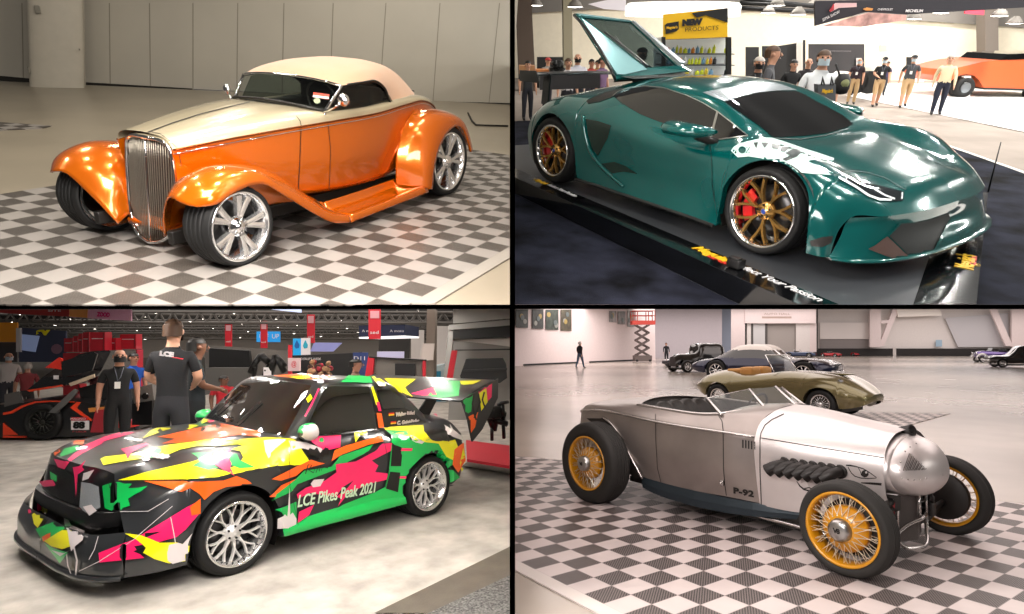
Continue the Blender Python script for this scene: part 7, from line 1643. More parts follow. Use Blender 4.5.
board('booth_end_post', 3, [(451.5, 350.5), (457, 350.5), (452, 382), (446, 382)], 10.4, redb, 'slanted red post at the left end of the grey booth', 'post', thick=.1)
o, f = board('seat_back', 3, [(466, 359), (503, 358), (506, 364), (507, 378), (500, 383), (462, 383), (460, 376)], 10.4, mat('vinyl_black', '#151516', .5), 'large black padded case in front of the grey booth', 'case', thick=.35); board('case_rim', 3, [(463, 370), (507, 368), (507, 370), (462, 372)], 10.35, mat('vinyl_rim', '#262626', .5), parent=o, thick=.05)
# black equipment on red deck behind the wing
dk = root('show_deck', 'red carpeted show deck with white edge behind the rear bumper', 'platform', 3, tuple(gp(3, 490, 462)))
m = MB(); a, b, c, d_ = gp(3, 467, 459, .25), gp(3, 560, 474, .25), gp(3, 560, 452, .25), gp(3, 466, 440, .25); P = frustum_clip(3, [a, b, c, d_], CL[3]); m.prism(P, (0, 0, -.04)); build('deck_carpet', m, mat('deck_red', '#c12636', .8), dk)
m = MB(); a0, b0 = gp(3, 462, 466, 0), gp(3, 560, 482, 0); P = frustum_clip(3, [a0, b0, V((b.x, b.y, .21)), V((a.x, a.y, .21))], CL[3]); m.poly(P); build('deck_edge', m, mat('deck_white', '#c9c4be', .6), dk)
st = root('tool_stand', 'black wheeled tool stand on the red deck behind the rear wing', 'stand', 3, tuple(gp(3, 497, 440, .25)))
f = vplane(3, 495, 420, dist(3, 495, 446, .25)); m = MB()
for x0, y0, x1, y1, r in ((483, 404, 494, 430, .05), (494, 430, 500, 408, .05), (486, 412, 505, 415, .06), (490, 420, 507, 424, .05), (492, 425, 492, 440, .03), (503, 420, 504, 438, .03), (498, 405, 508, 402, .03), (502, 402, 503, 420, .04)): m.tube([f(x0, y0), f((x0 + x1) / 2, (y0 + y1) / 2 - 1, -.06), f(x1, y1)], r, 7)
m.box(f(493, 412, -.05), (.25, .25, .2), bev=.04); build('stand_frame', m, mat('machine_black', '#131313', .4, .3), st)
# white and blue car far back
fc = root('parked_car', 'small white and blue car far behind the rear wing', 'car', 3, tuple(depth(3, 436, 376, 20)))
f = vplane(3, 437, 370, 20); m = MB(); m.prism([f(429, 371), f(432, 366), (f(442, 365)), f(446, 371), f(446, 402), f(429, 402)], f.n * 2.); build('car_cabin', m, mat('car_whiteblue', '#c9dbe0', .3), fc); m = MB(); m.prism([f(428, 371.5, -.05), f(441, 371, -.05), f(441, 401, -.05), f(428, 401, -.05)], f.n * .03); build('car_panel', m, mat('car_blue', '#2f8fb4', .3), fc)
# people
person_d(3, 174, 317.5, 7.9, 0, pi * .88, 'man in black LCE shirt and dark trousers seen from behind by the bonnet'.replace('LCE ', 'lettered '), '#17171a', '#26262a', skin=0, hair='brown', arms=('hold', 'hold'), mask=masks, wide=1.12, fat=1.06)
lce = bpy.data.objects[[o.name for o in COL.objects if o.name.startswith('person')][-1]]
f = vplane(3, 170, 355, 7.5); sign_text('shirt_lettering', 'LCE', f, 166.5, 354.2, 4.2, whiteb, lce, 14, .006, .0, -.12); m = MB(); m.tube([f(172, 357.2, .0), f(183, 359, .0)], .006, 5); build('shirt_underline', m, redb, lce)
person_d(3, 197.5, 336, 8.7, 0, pi * .55, 'dark haired man in a charcoal shirt standing behind the lettered shirt man', '#1c2226', '#1a1b1e', skin=1, hair='dark', arms='front', wide=1.15)
person_d(3, 120, 347.5, 10.2, 0, .05, 'bearded man in black with a white name badge and black mask facing the coupe', '#141416', '#121214', skin=2, hair='dark', arms='down', mask=masks, badge=True, wide=1.22, bald=True)
person_d(3, 9, 351.5, 15.6, 0, .2, 'grey bearded man in a white shirt with a cross strap at the far left', '#c9c6c2', '#3b3d44', skin=0, hair='grey', arms='down', wide=1.25, mask=maskb, fat=1.1, bald=True)
person_d(3, 28, 361.5, 14.2, 0, pi, 'person with pale pink hair behind the open race car', '#8d3b3f', '#33302f', skin=0, hair='grey', wide=1.2)
person_d(3, 134, 352, 13, 0, .4, 'person in a royal blue top behind the bearded badge wearing man', '#2058b8', '#33363d', skin=2, wide=1.2)
person_d(3, 224, 375, 12.5, 0, .4, 'person in a red top crouched low by the machine stand', '#b01c28', '#2d2a2b', skin=1, wide=1.6)
person_d(3, 101, 362, 13.2, 0, .8, 'dark haired woman in front of the tall red cabinet', '#5a2a2a', '#2d2a2b', skin=2, wide=1.15)
person_d(3, 356, 358.5, 12.6, 0, 1.4, 'dark haired person in a tan jacket leaning behind the coupe roof', '#7d6152', '#2d2a2b', skin=2, wide=1.5)
fl = root('flower_arrangement', 'red and tan dried flower arrangement behind the coupe roof', 'flowers', 3, tuple(depth(3, 316, 384, 12)))
f = vplane(3, 317, 370, 12); rd = random.Random(3)
for mt, n_ in ((mat('petal_tan', '#a98260', .8), 26), (mat('petal_red', '#a52a3c', .8), 16), (mat('petal_dark', '#4a3028', .8), 14)):
    m = MB()
    for i in range(n_):
        x = 316 + rd.gauss(0, 6); y = 372 + rd.gauss(0, 4.5); p = f(x, y, rd.uniform(-.2, .2)); m.lathe([(0, .05), (.05, .03), (.06, 0), (.03, -.04), (0, -.05)], p, (rd.uniform(-1, 1), rd.uniform(-1, 1), 1), 7); m.tube([p, f(317, 383)], .006, 4)
    build('blossoms', m, mt, fl)
# open race car at the left
RC = root('race_car', 'black and orange race car with its cockpit door raised at the far left', 'car', 3, tuple(gp(3, 50, 441)))
dw = dist(3, 43, 440); f = vplane(3, 43, 420, dw, .12); bk_ = mat('race_black', '#0f0f11', .3, coat=.6); ro_ = mat('race_orange', '#e8431c', .35, coat=.5)
def rp(poly, nm, mt, off=0., th=.03): 
    m = MB(); m.prism([f(x, y, off) for x, y in poly], f.n * th); return build(nm, m, mt, RC)
rows = []
for off, sc in ((0, 1.), (.25, 1.03), (1.0, 1.04), (1.8, 1.0), (2.1, .94)):
    rows.append([f(43 + (x - 43) * sc, 440 + (y - 440) * (sc if off < .2 else sc * 1.0), off) for x, y in ((-25, 438), (-25, 410), (-5, 405), (12, 404), (24, 402.5), (34, 400.5), (45, 400), (60, 401), (80, 402), (98, 404), (112, 407), (114, 420), (112, 436))])
m = MB(); m.grid(rows, smooth=True); m.poly(rows[0]); m.poly(rows[-1]); build('race_body', m, bk_, RC, auto=35)
for poly, mt in (([(4, 423), (18, 434.5), (4, 435)], ro_), ([(4, 435.5), (27, 436), (27, 437.5), (4, 437.5)], ro_), ([(71, 407.5), (78, 401.5), (81, 402.5), (77, 408), (86, 415), (93, 419.5), (92, 421), (80, 414)], ro_), ([(89, 408), (107, 406.5), (107, 411), (90, 412)], mat('race_amber', '#c9803a', .4))): rp(poly, 'body_stripe', mt, -.03)
rp([(4, 412.5), (12, 411), (22, 405.5), (35, 401.5), (52, 400.5), (75, 401.5), (75, 402.5), (52, 401.6), (36, 402.8), (24, 407), (13, 413.5), (4, 414.8)], 'fender_stripe', ro_, -.03)
m = MB(); m.prism([f(97, 410, -.06), f(106, 409, -.06), f(107, 432, -.06), f(92, 432, -.06)], f.n * .05); build('side_box', m, mat('race_crimson', '#9c2430', .4), RC)
b_ = rp(rect(72.5, 420.5, 90, 429.5), 'number_board', whiteb, -.05, .03); sign_text('number_lettering', '88', f, 81, 425, 6, blackp, b_, 12, .012, -.07)
c_ = rp(rect(72.5, 417, 88.5, 420.2), 'number_header', cab, -.05, .03); sign_text('header_lettering', 'MAGNO', f, 80, 418.6, 2, whiteb, c_, 15, 0, -.07); sign_text('header_lettering', 'P USCR', f, 81.5, 431.2, 1.6, cab, c_, 14, 0, -.07)
wc = f(43.5, 422, .0); M0 = Matrix((f.r, f.n * -1, V((0, 0, 1)))).transposed()
m = MB(); Rw = dw / F * 18.5
def wv(mb): 
    for v_ in mb.v: v_.xyz = M0 @ v_ + wc - f.n * .06
    return mb
m.lathe([(Rw * .66, -.02), (Rw * .68, .02), (Rw * .9, .03), (Rw, -.03), (Rw, -.26), (Rw * .66, -.28)], (0, 0, 0), (0, 1, 0), 40, closed=True); wh_ = build('wheel', wv(m), rubber, RC)
m = MB(); m.lathe([(Rw * .66, .0), (Rw * .62, .015), (Rw * .58, -.02), (Rw * .56, -.2)], (0, 0, 0), (0, 1, 0), 40)
for k in range(14):
    a = 2 * pi * k / 14; m.tube([V((cos(a) * .06, -.02, sin(a) * .06)), V((cos(a) * Rw * .6, -.01, sin(a) * Rw * .6))], .013, 5)
m.lathe([(0, .0), (.05, -.005), (.06, -.04)], (0, 0, 0), (0, 1, 0), 16); build('wheel_spokes', wv(m), mat('race_rim', '#33332f', .4, .6), wh_)
m = MB(); m.prism([f(17, 391, .3), f(33, 378, .3), f(45, 366, .5), (f(62, 354.5, .6)), f(75, 351.5, .6), f(93, 350.5, .6), f(95, 352, .6), f(90, 372, .4), f(88, 377, .3), f(60, 386, .3), f(25, 392, .3)], f.n * 1.1); build('cockpit_canopy', m, mat('canopy_tint', '#141416', .2, coat=.8), RC)
for poly, mt, nm in (([(38, 368), (52, 357.5), (56, 359.5), (54, 370)], mat('race_red', '#e0382a', .35), 'canopy_flash'), ([(54, 362), (88, 352.5), (91.5, 354), (86, 371), (56, 378)], glass_black, 'canopy_window'), ([(19, 391), (55, 385.5), (56, 387), (22, 392.8)], ro_, 'canopy_stripe'), ([(62, 384), (88, 374.5), (88.5, 378), (64, 387)], mat('canopy_pale', '#c9b49c', .4), 'canopy_edge'), ([(46.5, 376), (51, 376), (51, 380), (46.5, 380)], whiteb, 'canopy_sticker')): rp(poly, nm, mt, .22)
for x, y in ((4, 392), (4, 405)): pass
rp([(52, 412), (74, 391.5), (78, 388.5), (81, 390), (79, 394), (60, 412.5)], 'door_strut', mat('strut_grey', '#6d6c6a', .4, .4), -.12, .04)
rp([(5, 394), (20, 391), (24, 402), (12, 405), (5, 407)], 'nose_light', mat('nose_lens', '#55524f', .1, coat=1.), -.02)
rp([(64, 390), (98, 381), (110, 382), (110, 402), (66, 401)], 'cockpit_interior', mat('cockpit_black', '#0a0a0b', .6), .5)
eng = root('bare_engine', 'bare grey engine block on a stand beside the badge wearing man', 'engine', 3, tuple(depth(3, 143, 405, 10.5)))
f = vplane(3, 142, 395, 10.5); m = MB(); m.prism([f(131, 389), f(152, 384), f(154, 400), f(134, 404)], f.n * .5); build('engine_block', m, mat('engine_grey', '#8a8782', .4, .6, bump=.6, bscale=30), eng)
for x in (139, 146): m = MB(); m.cyl(f(x, 396, -.03), f(x, 396, .1), .055, n=16); build('engine_port', m, trim_black, eng)
m = MB(); m.prism([f(132, 404), f(152, 400), f(152, 425), f(132, 425)], f.n * .4); build('engine_stand', m, bk_, eng)
board('red_box', 3, rect(118.5, 421, 129, 428), 10.8, mat('box_red', '#d9261c', .5), 'bright red box behind the far edge of the bonnet', 'box', thick=.3)
# ------------------------------------------------------------------ stage 4 background: bright hall with parked show cars
wpink4 = mat('hall_white_pink', '#e6d6d4', .75, var=.03); wgrey4 = mat('hall_grey', '#b3abb0', .75, var=.03); wwhite4 = mat('hall_white', '#e2dad6', .7, var=.03); wrecess4 = mat('hall_recess_grey', '#a59d98', .75)
def wall4(poly, d, mt, nm='wall_back', thick=.1, off=0.): 
    o, f = board(nm, 4, poly, d, mt, thick=thick, off=off); o['kind'] = 'structure'; return o, f
dB = 92.
_, aL, bL, nL = wall_px('wall_left', 4, ((470, 368.2), (655.5, 359.8)), 7.2, wpink4, .1)
def lw(x, y, off=0.):
    o_, d_ = ray(4, x, y); return o_ + d_ * ((aL - o_).dot(nL) / d_.dot(nL)) - nL * off
def lboard(nm, pts, mt, off, th, label=None, parent=None):
    m = MB(); m.prism([lw(x, y, off) for x, y in pts], nL * th); o = build(nm, m, mt, parent, 4)
    if label: tag(o, label, 'poster')
    return o
for p_, q_ in (((523, 365.2), (578, 362.6)), ((589, 362.1), (637, 360.0))):
    m = MB(); u_ = V((0, 0, .14)); a_, b_ = lw(*p_, .06), lw(*q_, .06); a_.z = b_.z = .01; m.prism([a_, b_, b_ + u_, a_ + u_], nL * .03); struct('baseboard_left', m, blk, 4)
wall4([(654, 309.2), (722, 309.2), (722, 358.6), (654, 358.6)], dist(4, 690, 358.4), wgrey4, 'wall_centre_far')
wall4(rect(720, 309.2, 731, 358), dist(4, 725, 358), mat('column_blue', '#8b93a4', .6), 'wall_column_blue', .5)
wall4(rect(715, 309.2, 1100, 356), dB + 3, wwhite4, 'wall_far')
wall4(rect(730, 309.2, 745, 357), dB, wpink4, 'wall_return')
wall4(rect(741, 323.5, 796, 352), dB + .6, wrecess4, 'wall_recess', .05); wall4(rect(745, 309.2, 816, 323.3), dB, wpink4, 'wall_header')  # recess wall in a darker grey than its neighbours
for x0, x1, mt in ((741.5, 746, blk), (747, 751, wwhite4), (751.2, 753, mat('gap_dark', '#55504e', .7)), (753.3, 765, mat('panel_mist', '#cdcbcb', .6)), (765.2, 767.5, mat('gap_dark', '#55504e', .7)), (796, 810, wwhite4), (810, 816.5, wpink4)): wall4(rect(x0, 323.5, x1, 352), dB + .3, mt, 'trim_panel', .05)
wall4(rect(820, 322.5, 870, 339), dB + 2.6, mat('hall_offwhite', '#ece3df', .6), 'trim_band', .05); wall4(rect(820, 339.2, 870, 349), dB + 2.6, mat('hall_taupe', '#8f8785', .7), 'trim_low', .05); wall4(rect(816.5, 309.2, 818, 350), dB + 2.5, mat('gap_dark', '#55504e', .7), 'trim_gap', .05)
wall4(rect(778, 348.5, 1100, 355.6), dB + 2.3, mat('hall_base_black', '#231e1d', .7), 'baseboard_far', .05)
for poly in ([(893, 309.2), (899, 309.2), (884, 346), (879, 346)], [(990, 309.2), (997, 309.2), (1013, 346), (1006, 346)], rect(870, 309.2, 881, 347), rect(1012, 309.2, 1030, 347), [(881, 320.5), (894, 320), (894, 323), (881, 323.5)], [(897, 309.2), (940, 309.2), (942, 315.5), (898, 317)]): wall4(poly, dB + 1.6, wpink4 if poly[0][0] != 897 else mat('beam_bright', '#f0e8e0', .6), 'trim_beam', .3)
wall4([(945, 318), (1008, 313), (1010, 347), (958, 347)], dB + 2.6, mat('hall_cool', '#c6c3c6', .7), 'trim_cool', .05)
board('white_post', 4, rect(893.6, 347.5, 896.2, 361), dist(4, 895, 361), wwhite4, 'slim white post standing on the far floor before the black wall base', 'post', thick=.12)
board('wall_notice', 4, rect(936, 340, 942, 346.5), dB + 2.4, mat('notice_blue', '#9fb9cc', .5), 'pale blue notice on the white far wall', 'notice')
o, f = board('wall_lettering_strip', 4, rect(762, 316.4, 791.5, 318.3), dB - .05, mat('strip_tan', '#b59f95', .6), 'faint lettering strip above the grey recess in the far wall', 'sign', thick=.03); sign_text('strip_lettering', 'AUTO HALL', f, 777, 314, 2, mat('strip_tan', '#b59f95', .6), o, 26)
# posters on the left wall
pst = [('#2b322c', 512, 309.4, 527, 328, 'dark green poster at the left end of the white wall'), ('#343633', 531.5, 309.4, 542.5, 329, 'second poster from the left, narrow and charcoal'), ('#3b443c', 545, 309.6, 557.5, 330, 'third poster from the left, grey green'), ('#4d4738', 560, 309.6, 570.5, 331, 'fourth poster from the left with yellow patches'), ('#8d8785', 608.5, 311, 615.5, 322.5, 'first of the pale posters left of the scissor lift'), ('#7a7472', 617, 311.5, 624.5, 324.5, 'middle pale poster left of the scissor lift'), ('#8f8a86', 626.5, 310.5, 633.5, 327, 'pale poster touching the red scissor lift basket')]
for i, (c, x0, y0, x1, y1, lb) in enumerate(pst):
    xs = max(x0, 514.8); o = lboard('poster', [(xs, y0), (x1, y0), (x1, y1), (xs, y1 - .4)], mat('poster_' + c[1:], c, .5, var=.5, vscale=2.2), .12, .04, lb); rd = random.Random(i)
    for k in range(3):
        x = rd.uniform(xs + 2, x1 - 2); y = rd.uniform(y0 + 4, y1 - 4); lboard('poster_image', [(x + (x1 - xs) * .16 * cos(t), y + 2.6 * sin(t)) for t in arange(0, 5.8, 9)], mat(['poster_pale', 'poster_sand', 'poster_steel'][k], ['#8f9088', '#a08a50', '#5f6a6a'][k], .5), .14 + k * .01, .01, None, o)
# scissor lift
SL = root('scissor_lift', 'orange red scissor lift raised beside the white wall', 'lift', 4, tuple(gp(4, 643, 361))); dS = dist(4, 643, 362.2); f = vplane(4, 643, 340, dS); sred = mat('lift_red', '#d8483a', .5)
m = MB(); m.prism([f(632.5, 320.5), f(655.5, 320.5), f(655.5, 324.5), f(632.5, 324.5)], f.n * 1.2); build('lift_deck', m, sred, SL)
m = MB()
for x in (633, 637.5, 648.5, 655):
    for o_ in (0, 1.2): m.tube([f(x, 310.5, o_), f(x, 321, o_)], .045, 5)
for y in (310.8, 315.5): m.tube([f(632.5, y), f(655.5, y)], .04, 5); m.tube([f(632.5, y, 1.2), f(655.5, y, 1.2)], .04, 5)
build('lift_guard_rail', m, sred, SL)
for i in range(4):
    y0, y1 = 325 + i * 7.6, 325 + (i + 1) * 7.6
    for o_ in (0, 1.0):
        for a, b in ((636.5, 649.5), (649.5, 636.5)): m = MB(); m.tube([f(a, y0, o_), f(b, y1, o_)], .075, 5); build('lift_arm', m, mat('lift_grey', '#6d625f', .5, .4), SL)
m = MB(); m.prism([f(635, 355.5), f(652, 355.5), f(652, 361.3), f(635, 361.3)], f.n * 1.2); build('lift_base', m, mat('lift_grey', '#6d625f', .5, .4), SL); m = MB()
for x in (637, 650): m.cyl(f(x, 360, -.02), f(x, 360, .2), .1, n=12)
for x in (637, 650): m = MB(); m.cyl(f(x, 360.6, -.05), f(x, 360.6, .2), .12, n=12); build('lift_wheel', m, rubber, SL)
person_px(4, (580, 368), (578.5, 341.3), 2.4, 'person in a black jacket and blue jeans walking across the empty floor', '#15151a', '#46566b', sleeve='long', arms=('down', 'walk'), stride=.14, hair='grey', wide=1.2, fat=1.2)
person_px(4, (666.5, 362), (666, 342.5), .2, 'person in black standing left behind the dark blue parked car', '#17161a', '#1a191c', sleeve='long', hair='brown')
# parked cars: one builder, own outline for each
def parked(label, fc, rc, near, wid, prof, paint, extra=None, R=.33, spoke='race', top=None, name='classic_car', vs=1.05):
    """fc / rc: photo points where the near front and rear tyres touch the floor; prof rows: x, half width, sill, waist z, waist half, top z, top half"""
    a = gp(4, *fc); o_, _ = ray(4, *fc); aw = V((a.x - o_.x, a.y - o_.y, 0)).normalized(); rg = aw.cross(V((0, 0, 1))); sg = -1 if rc[0] < fc[0] else 1; th = radians(rc[1]); bd = rg * (sg * cos(th)) + aw * sin(th)
    lo_, hi_ = .2, 12.
    for _ in range(40):
        WB = (lo_ + hi_) / 2
        if (pix(4, a + bd * WB)[0] - rc[0]) * sg > 0: hi_ = WB
        else: lo_ = WB
    xd = -bd; yd = V((0, 0, 1)).cross(xd)
    k = WB / 2.6; R = R * k
    O = a - yd * near * (wid * k - .02)
    M = Matrix((xd, yd, V((0, 0, 1)))).transposed().to_4x4(); M.translation = O
    rt_ = root(name, label, 'car', 4, tuple(O))
    ctrl = [[V((x * k, w_ * .93 * k, zs * k * vs)), V((x * k, w_ * k, (zs * .5 + zw * .5) * k * vs)), V((x * k, ww * k, zw * k * vs)), V((x * k, (ww * .55 + tw * .45) * k, (zw + (zt - zw) * .55) * k * vs)), V((x * k, tw * k, (zw + (zt - zw) * .96) * k * vs)), V((x * k, 0, zt * k * vs))] for x, w_, zs, zw, ww, zt, tw in prof]
    ar = [(0, R, R * 1.16), (-WB, R, R * 1.16)]
    g = arched_body([[tuple(p) for p in r] for r in ctrl], 100, 34, ar)
    m = MB(); m.grid(g); m.grid([[r[0], r[0] - V((0, .15, 0))] for r in g]); m.merge(m.mirror(1))
    for e in (g[0], g[-1]): m.grid([[p, V((p.x, 0, p.z)), V((p.x, -p.y, p.z))] for p in e])
    if top:
        for i, fc_ in enumerate(m.f):
            c = sum((m.v[j] for j in fc_), V()) / len(fc_)
            if top[0] * k < c.x < top[1] * k and c.z > top[2] * k * vs: m.m[i] = 1 if c.z < top[3] * k * vs else 2
    q = MB(); q.merge(m, M); build('car_body', q, [paint, glass_black, top[4] if top else paint], rt_, auto=50)
    m = MB(); m.box((-WB / 2, 0, .2 * k), (WB * 1.3, wid * 1.5 * k, .1)); q = MB(); q.merge(m, M); build('underbody', q, trim_black, rt_)
    for x in (0, -WB):
        for s in (1, -1):
            c = V((x, s * (wid * k - .01), R)); m = MB(); m.lathe([(R * .66, -.02), (R * .7, .01), (R * .92, .01), (R, -.03), (R, -.18 * k), (R * .66, -.2 * k)], c, (0, s, 0), 28, closed=True); q = MB(); q.merge(m, M); wo = build('wheel', q, rubber, rt_)
            m = MB(); m.lathe([(R * .66, 0), (R * .6, .0), (R * .58, -.05)], c, (0, s, 0), 24)
            n = 18 if spoke == 'wire' else 8
            for j in range(n): t = 2 * pi * j / n; m.tube([c + V((cos(t) * R * .1, .0, sin(t) * R * .1)), c + V((cos(t + .2) * R * .62, -.02 * s, sin(t + .2) * R * .62))], R * (.018 if spoke == 'wire' else .05), 4)
            m.lathe([(0, .03), (R * .12, .02), (R * .16, -.03)], c, (0, s, 0), 12); q = MB(); q.merge(m, M); build('wheel_spokes', q, chrome, wo)
    def part(nm, mb, mt): q = MB(); q.merge(mb, M @ Matrix.Scale(k, 4) @ Matrix.Diagonal((1, 1, vs, 1))); return build(nm, q, mt, rt_)
    if extra: extra(part)
    return rt_
olive = flake_paint('paint_olive', '#6f6642', .25, .6, .06); navy4 = flake_paint('paint_navy', '#0f1738', .2, .4, .04)
def ex_e(part):
    m = MB(); m.grid([[V((x, y, z)) for y in (-.5, -.25, 0, .25, .5)] for x, z in ((-2.15, .70), (-1.7, .66), (-1.3, .72))]); part('cockpit', m, leather)
    m = MB()
    for y in (.28, -.28): m.box((-1.95, y, .78), (.35, .46, .22), bev=.08)
    part('seat_backs', m, mat('leather_tan', '#c08a48', .6)); m = MB(); m.box((-2.25, 0, .80), (.5, .9, .09), bev=.04); part('folded_hood', m, mat('leather_tan', '#c08a48', .6))
    m = MB(); rows = [[V((-1.10 - .26 * t - .10 * abs(y) ** 2, y * (1 - .12 * t), .80 + .34 * t)) for y in arange(-.6, .6, 13)] for t in (0, .5, 1)]; m.grid(rows); part('windscreen', m, glass_clear); m = MB(); m.tube(rows[2] , .012, 5); m.tube([rows[0][0], rows[1][0], rows[2][0]], .012, 5); m.tube([rows[0][-1], rows[1][-1], rows[2][-1]], .012, 5); part('windscreen_frame', m, chrome)
    m = MB(); m.lathe([(0, .02), (.12, .02), (.15, 0), (.16, -.04)], (.80, 0, .40), (1, 0, .1), 24)
    for v_ in m.v: v_.y *= 2.2
    part('oval_grille', m, mat('grille_steel', '#5c5850', .25, .9)); m = MB(); m.tube([(.80, -.5, .40), (.86, -.2, .38), (.86, .2, .38), (.80, .5, .40)], .02, 6); part('front_bumper', m, chrome)
    for y in (.56, -.56):
        m = MB(); m.lathe([(0, .05), (.06, .03), (.085, 0), (.09, -.08)], (.40, y, .66), (.85, 0, .5), 16); part('headlamp', m, lamp_glass)
    m = MB(); m.box((.05, 0, .80), (.7, .3, .03), bev=.012); part('bonnet_bulge', m, olive)
parked('olive green open two seater with tan seats and wire wheels on the small tile mat', (820.5, 419), (718, 24), -1, .78, [(.93, .35, .34, .42, .33, .46, .2), (.84, .55, .28, .45, .52, .52, .35), (.6, .70, .22, .58, .64, .66, .4), (.3, .78, .2, .68, .70, .76, .45), (0, .82, .2, .72, .73, .80, .45), (-.5, .80, .2, .70, .70, .82, .45), (-1.0, .80, .2, .69, .70, .81, .5), (-1.3, .80, .2, .69, .70, .76, .6), (-2.1, .81, .2, .69, .70, .74, .6), (-2.4, .82, .2, .70, .70, .80, .5), (-2.7, .80, .22, .70, .68, .79, .45), (-3.1, .72, .3, .64, .6, .70, .35), (-3.4, .50, .40, .52, .42, .56, .25)], olive, ex_e, spoke='wire', name='open_sports_car', vs=1.25)
cpT = mat('roof_white', '#e6dfd8', .35, coat=.5)
def ex_c(part):
    m = MB(); m.tube([(.72, -.62, .45), (.82, -.3, .42), (.82, .3, .42), (.72, .62, .45)], .03, 6); part('front_bumper', m, chrome)
    for y in (.5, -.5): m = MB(); m.lathe([(0, .03), (.08, .0), (.09, -.06)], (.70, y, .62), (1, 0, .1), 14); part('headlamp', m, lamp_white)
parked('dark blue coupe with a white roof behind the olive open two seater', (803, 384.5), (716, 16), -1, .80, [(.75, .60, .34, .58, .58, .66, .4), (.6, .76, .26, .68, .70, .74, .5), (0, .82, .24, .74, .74, .82, .5), (-.55, .82, .24, .76, .74, .84, .5), (-.75, .82, .24, .78, .74, .92, .52), (-1.1, .82, .24, .79, .74, 1.22, .54), (-1.6, .82, .24, .79, .74, 1.28, .55), (-2.0, .82, .24, .79, .74, 1.22, .53), (-2.45, .82, .24, .78, .72, .98, .50), (-2.7, .80, .26, .76, .70, .84, .5), (-3.3, .72, .34, .68, .60, .72, .4), (-3.5, .6, .4, .6, .5, .62, .3)], navy4, ex_c, top=(-2.55, -.7, .84, 1.12, cpT), name='hardtop_coupe', vs=.88)
bk4 = mat('paint_black', '#08080a', .15, coat=1.)
parked('black vintage sedan with an upright cabin left of the white roofed coupe', (688, 372.5), (727, 35), 1, .78, [(.5, .35, .3, .62, .3, .8, .2), (.3, .40, .3, .72, .34, .9, .2), (-.6, .52, .3, .80, .46, .98, .3), (-.85, .60, .3, .86, .56, 1.02, .4), (-1.05, .64, .3, .88, .62, 1.42, .52), (-1.8, .68, .3, .88, .66, 1.5, .55), (-2.5, .66, .3, .86, .62, 1.45, .52), (-2.75, .55, .32, .8, .5, 1.1, .4), (-2.95, .4, .4, .7, .34, .8, .25)], bk4, None, top=(-2.6, -.95, 1.0, 1.3, bk4), name='vintage_sedan')
parked('very dark blue car at the far left end of the parked row', (676, 367), (697, 35), 1, .8, [(.8, .55, .3, .55, .5, .62, .4), (.5, .74, .26, .66, .68, .72, .5), (-.6, .8, .25, .72, .72, .80, .5), (-1.1, .8, .25, .74, .72, 1.1, .52), (-1.9, .8, .25, .74, .72, 1.12, .52), (-2.6, .78, .26, .72, .68, .82, .5), (-3.3, .62, .36, .62, .52, .68, .4)], mat('paint_midnight', '#0c1024', .2, coat=1.), None, top=(-2.4, -.8, .8, 1.02, mat('paint_midnight', '#0c1024', .2, coat=1.)), name='dark_coupe')
parked('silver white fendered hot rod between the dark blue car and the black sedan', (690, 364), (708, 30), 1, .75, [(.5, .4, .3, .6, .36, .7, .25), (0, .6, .3, .7, .5, .85, .3), (-.9, .65, .3, .8, .56, .95, .4), (-1.3, .66, .3, .82, .6, 1.35, .5), (-2.2, .66, .3, .82, .6, 1.35, .5), (-2.9, .5, .36, .7, .4, .8, .3)], mat('paint_silver', '#b9b4b2', .25, .5, coat=1.), None, top=(-2.4, -1.1, .95, 1.2, mat('paint_silver', '#b9b4b2', .25, .5, coat=1.)), name='hot_rod')
open_prof = [(.75, .5, .3, .5, .45, .58, .3), (.4, .74, .26, .62, .66, .70, .4), (-.8, .78, .25, .66, .68, .76, .5), (-1.2, .78, .25, .66, .68, .72, .55), (-1.9, .8, .25, .68, .7, .72, .55), (-2.6, .8, .26, .68, .66, .76, .45), (-3.1, .6, .36, .58, .5, .64, .3)]
def ex_o(part):
    m = MB(); m.tube([(-1.15, -.5, .75), (-1.3, -.48, 1.0), (-1.3, .48, 1.0), (-1.15, .5, .75)], .02, 5); part('windscreen_frame', m, chrome); m = MB(); m.box((-1.7, 0, .78), (.5, 1.0, .1), bev=.03); part('seats', m, leather)
    m = MB(); m.tube([(-2.05, .45, .75), (-2.1, .42, 1.05), (-2.1, .15, 1.05), (-2.05, .12, .75)], .025, 5); part('roll_hoop', m, chrome)
parked('dark blue open sports car parked against the black wall base', (809, 357.6), (789, 10), -1, .78, open_prof, mat('paint_blue', '#2b3f66', .25, coat=1.), ex_o, name='open_sports_car')
parked('red open sports car parked nearest the dark blue one at the far wall', (835, 356.8), (823, 30), -1, .8, open_prof, mat('paint_red', '#b81f2a', .25, coat=1.), ex_o, name='open_sports_car')
parked('red open sports car, the right one of the red pair', (853, 356.2), (842, 30), -1, .8, open_prof, mat('paint_red', '#b81f2a', .25, coat=1.), ex_o, name='open_sports_car')
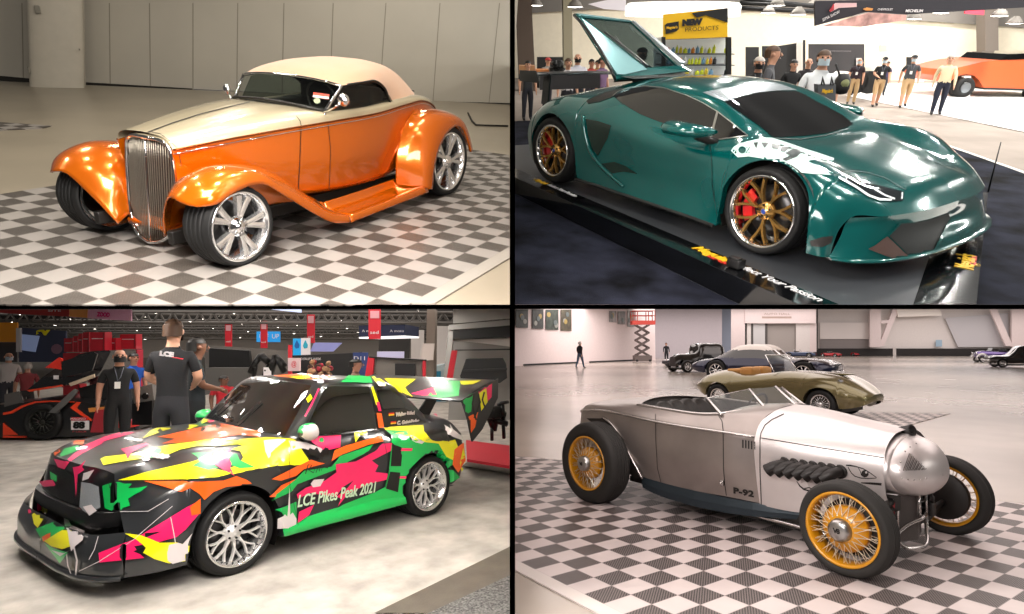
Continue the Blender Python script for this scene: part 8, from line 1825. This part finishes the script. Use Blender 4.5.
pur = flake_paint('paint_purple', '#5f4a86', .25, .5, .04); slv = mat('paint_silver', '#b9b4b2', .25, .5, coat=1.)
def ex_p(part):
    for y in (.62, -.62):
        m = MB(); g = net([[V((x, y + dy, z)) for dy, z in ((-.14, zl), (-.1, zt), (0, zt + .04), (.1, zt), (.14, zl))] for x, zl, zt in ((.62, .34, .42), (.4, .5, .62), (.05, .56, .72), (-.35, .5, .64), (-.8, .26, .36))], 24, 12); m.grid(g); part('front_fender', m, slv)
        m = MB(); m.lathe([(0, .06), (.09, .03), (.11, 0), (.06, -.1)], (.5, y * .7, .72), (1, 0, 0), 14); part('headlamp', m, chrome)
    m = MB(); rows = [[V((-.95 - .2 * t, y * (1 - .1 * t), .86 + .3 * t)) for y in arange(-.5, .5, 7)] for t in (0, 1)]; m.grid(rows); part('windscreen', m, glass_dark); m = MB(); m.box((-2.3, 0, .95), (.5, .9, .16), bev=.07); part('folded_hood', m, blk)
parked('purple and silver fendered roadster at the right side of the far floor', (983, 362.5), (1010, 25), 1, .72, [(.35, .26, .3, .68, .24, .82, .15), (0, .32, .3, .74, .28, .88, .18), (-.9, .5, .3, .78, .46, .92, .3), (-1.3, .6, .3, .78, .54, .86, .45), (-2.0, .64, .3, .78, .58, .84, .48), (-2.6, .6, .3, .76, .52, .82, .4), (-3.1, .4, .4, .6, .34, .66, .25)], pur, ex_p, name='fendered_roadster', vs=1.4)
parked('dark brown sedan cut off by the right edge of the far floor', (1003, 367.5), (1044, 20), 1, .82, [(.75, .60, .3, .52, .55, .58, .4), (.4, .8, .25, .62, .7, .68, .5), (-.6, .84, .24, .68, .74, .76, .5), (-.8, .84, .24, .70, .74, .86, .52), (-1.2, .84, .24, .72, .74, 1.2, .54), (-2.1, .84, .24, .72, .74, 1.22, .54), (-2.7, .82, .25, .7, .7, .82, .5), (-3.4, .7, .34, .62, .6, .68, .4)], mat('paint_umber', '#1d1815', .2, coat=1.), ex_c, top=(-2.5, -.75, .80, 1.1, mat('paint_umber', '#1d1815', .2, coat=1.)), name='sedan', vs=1.3)
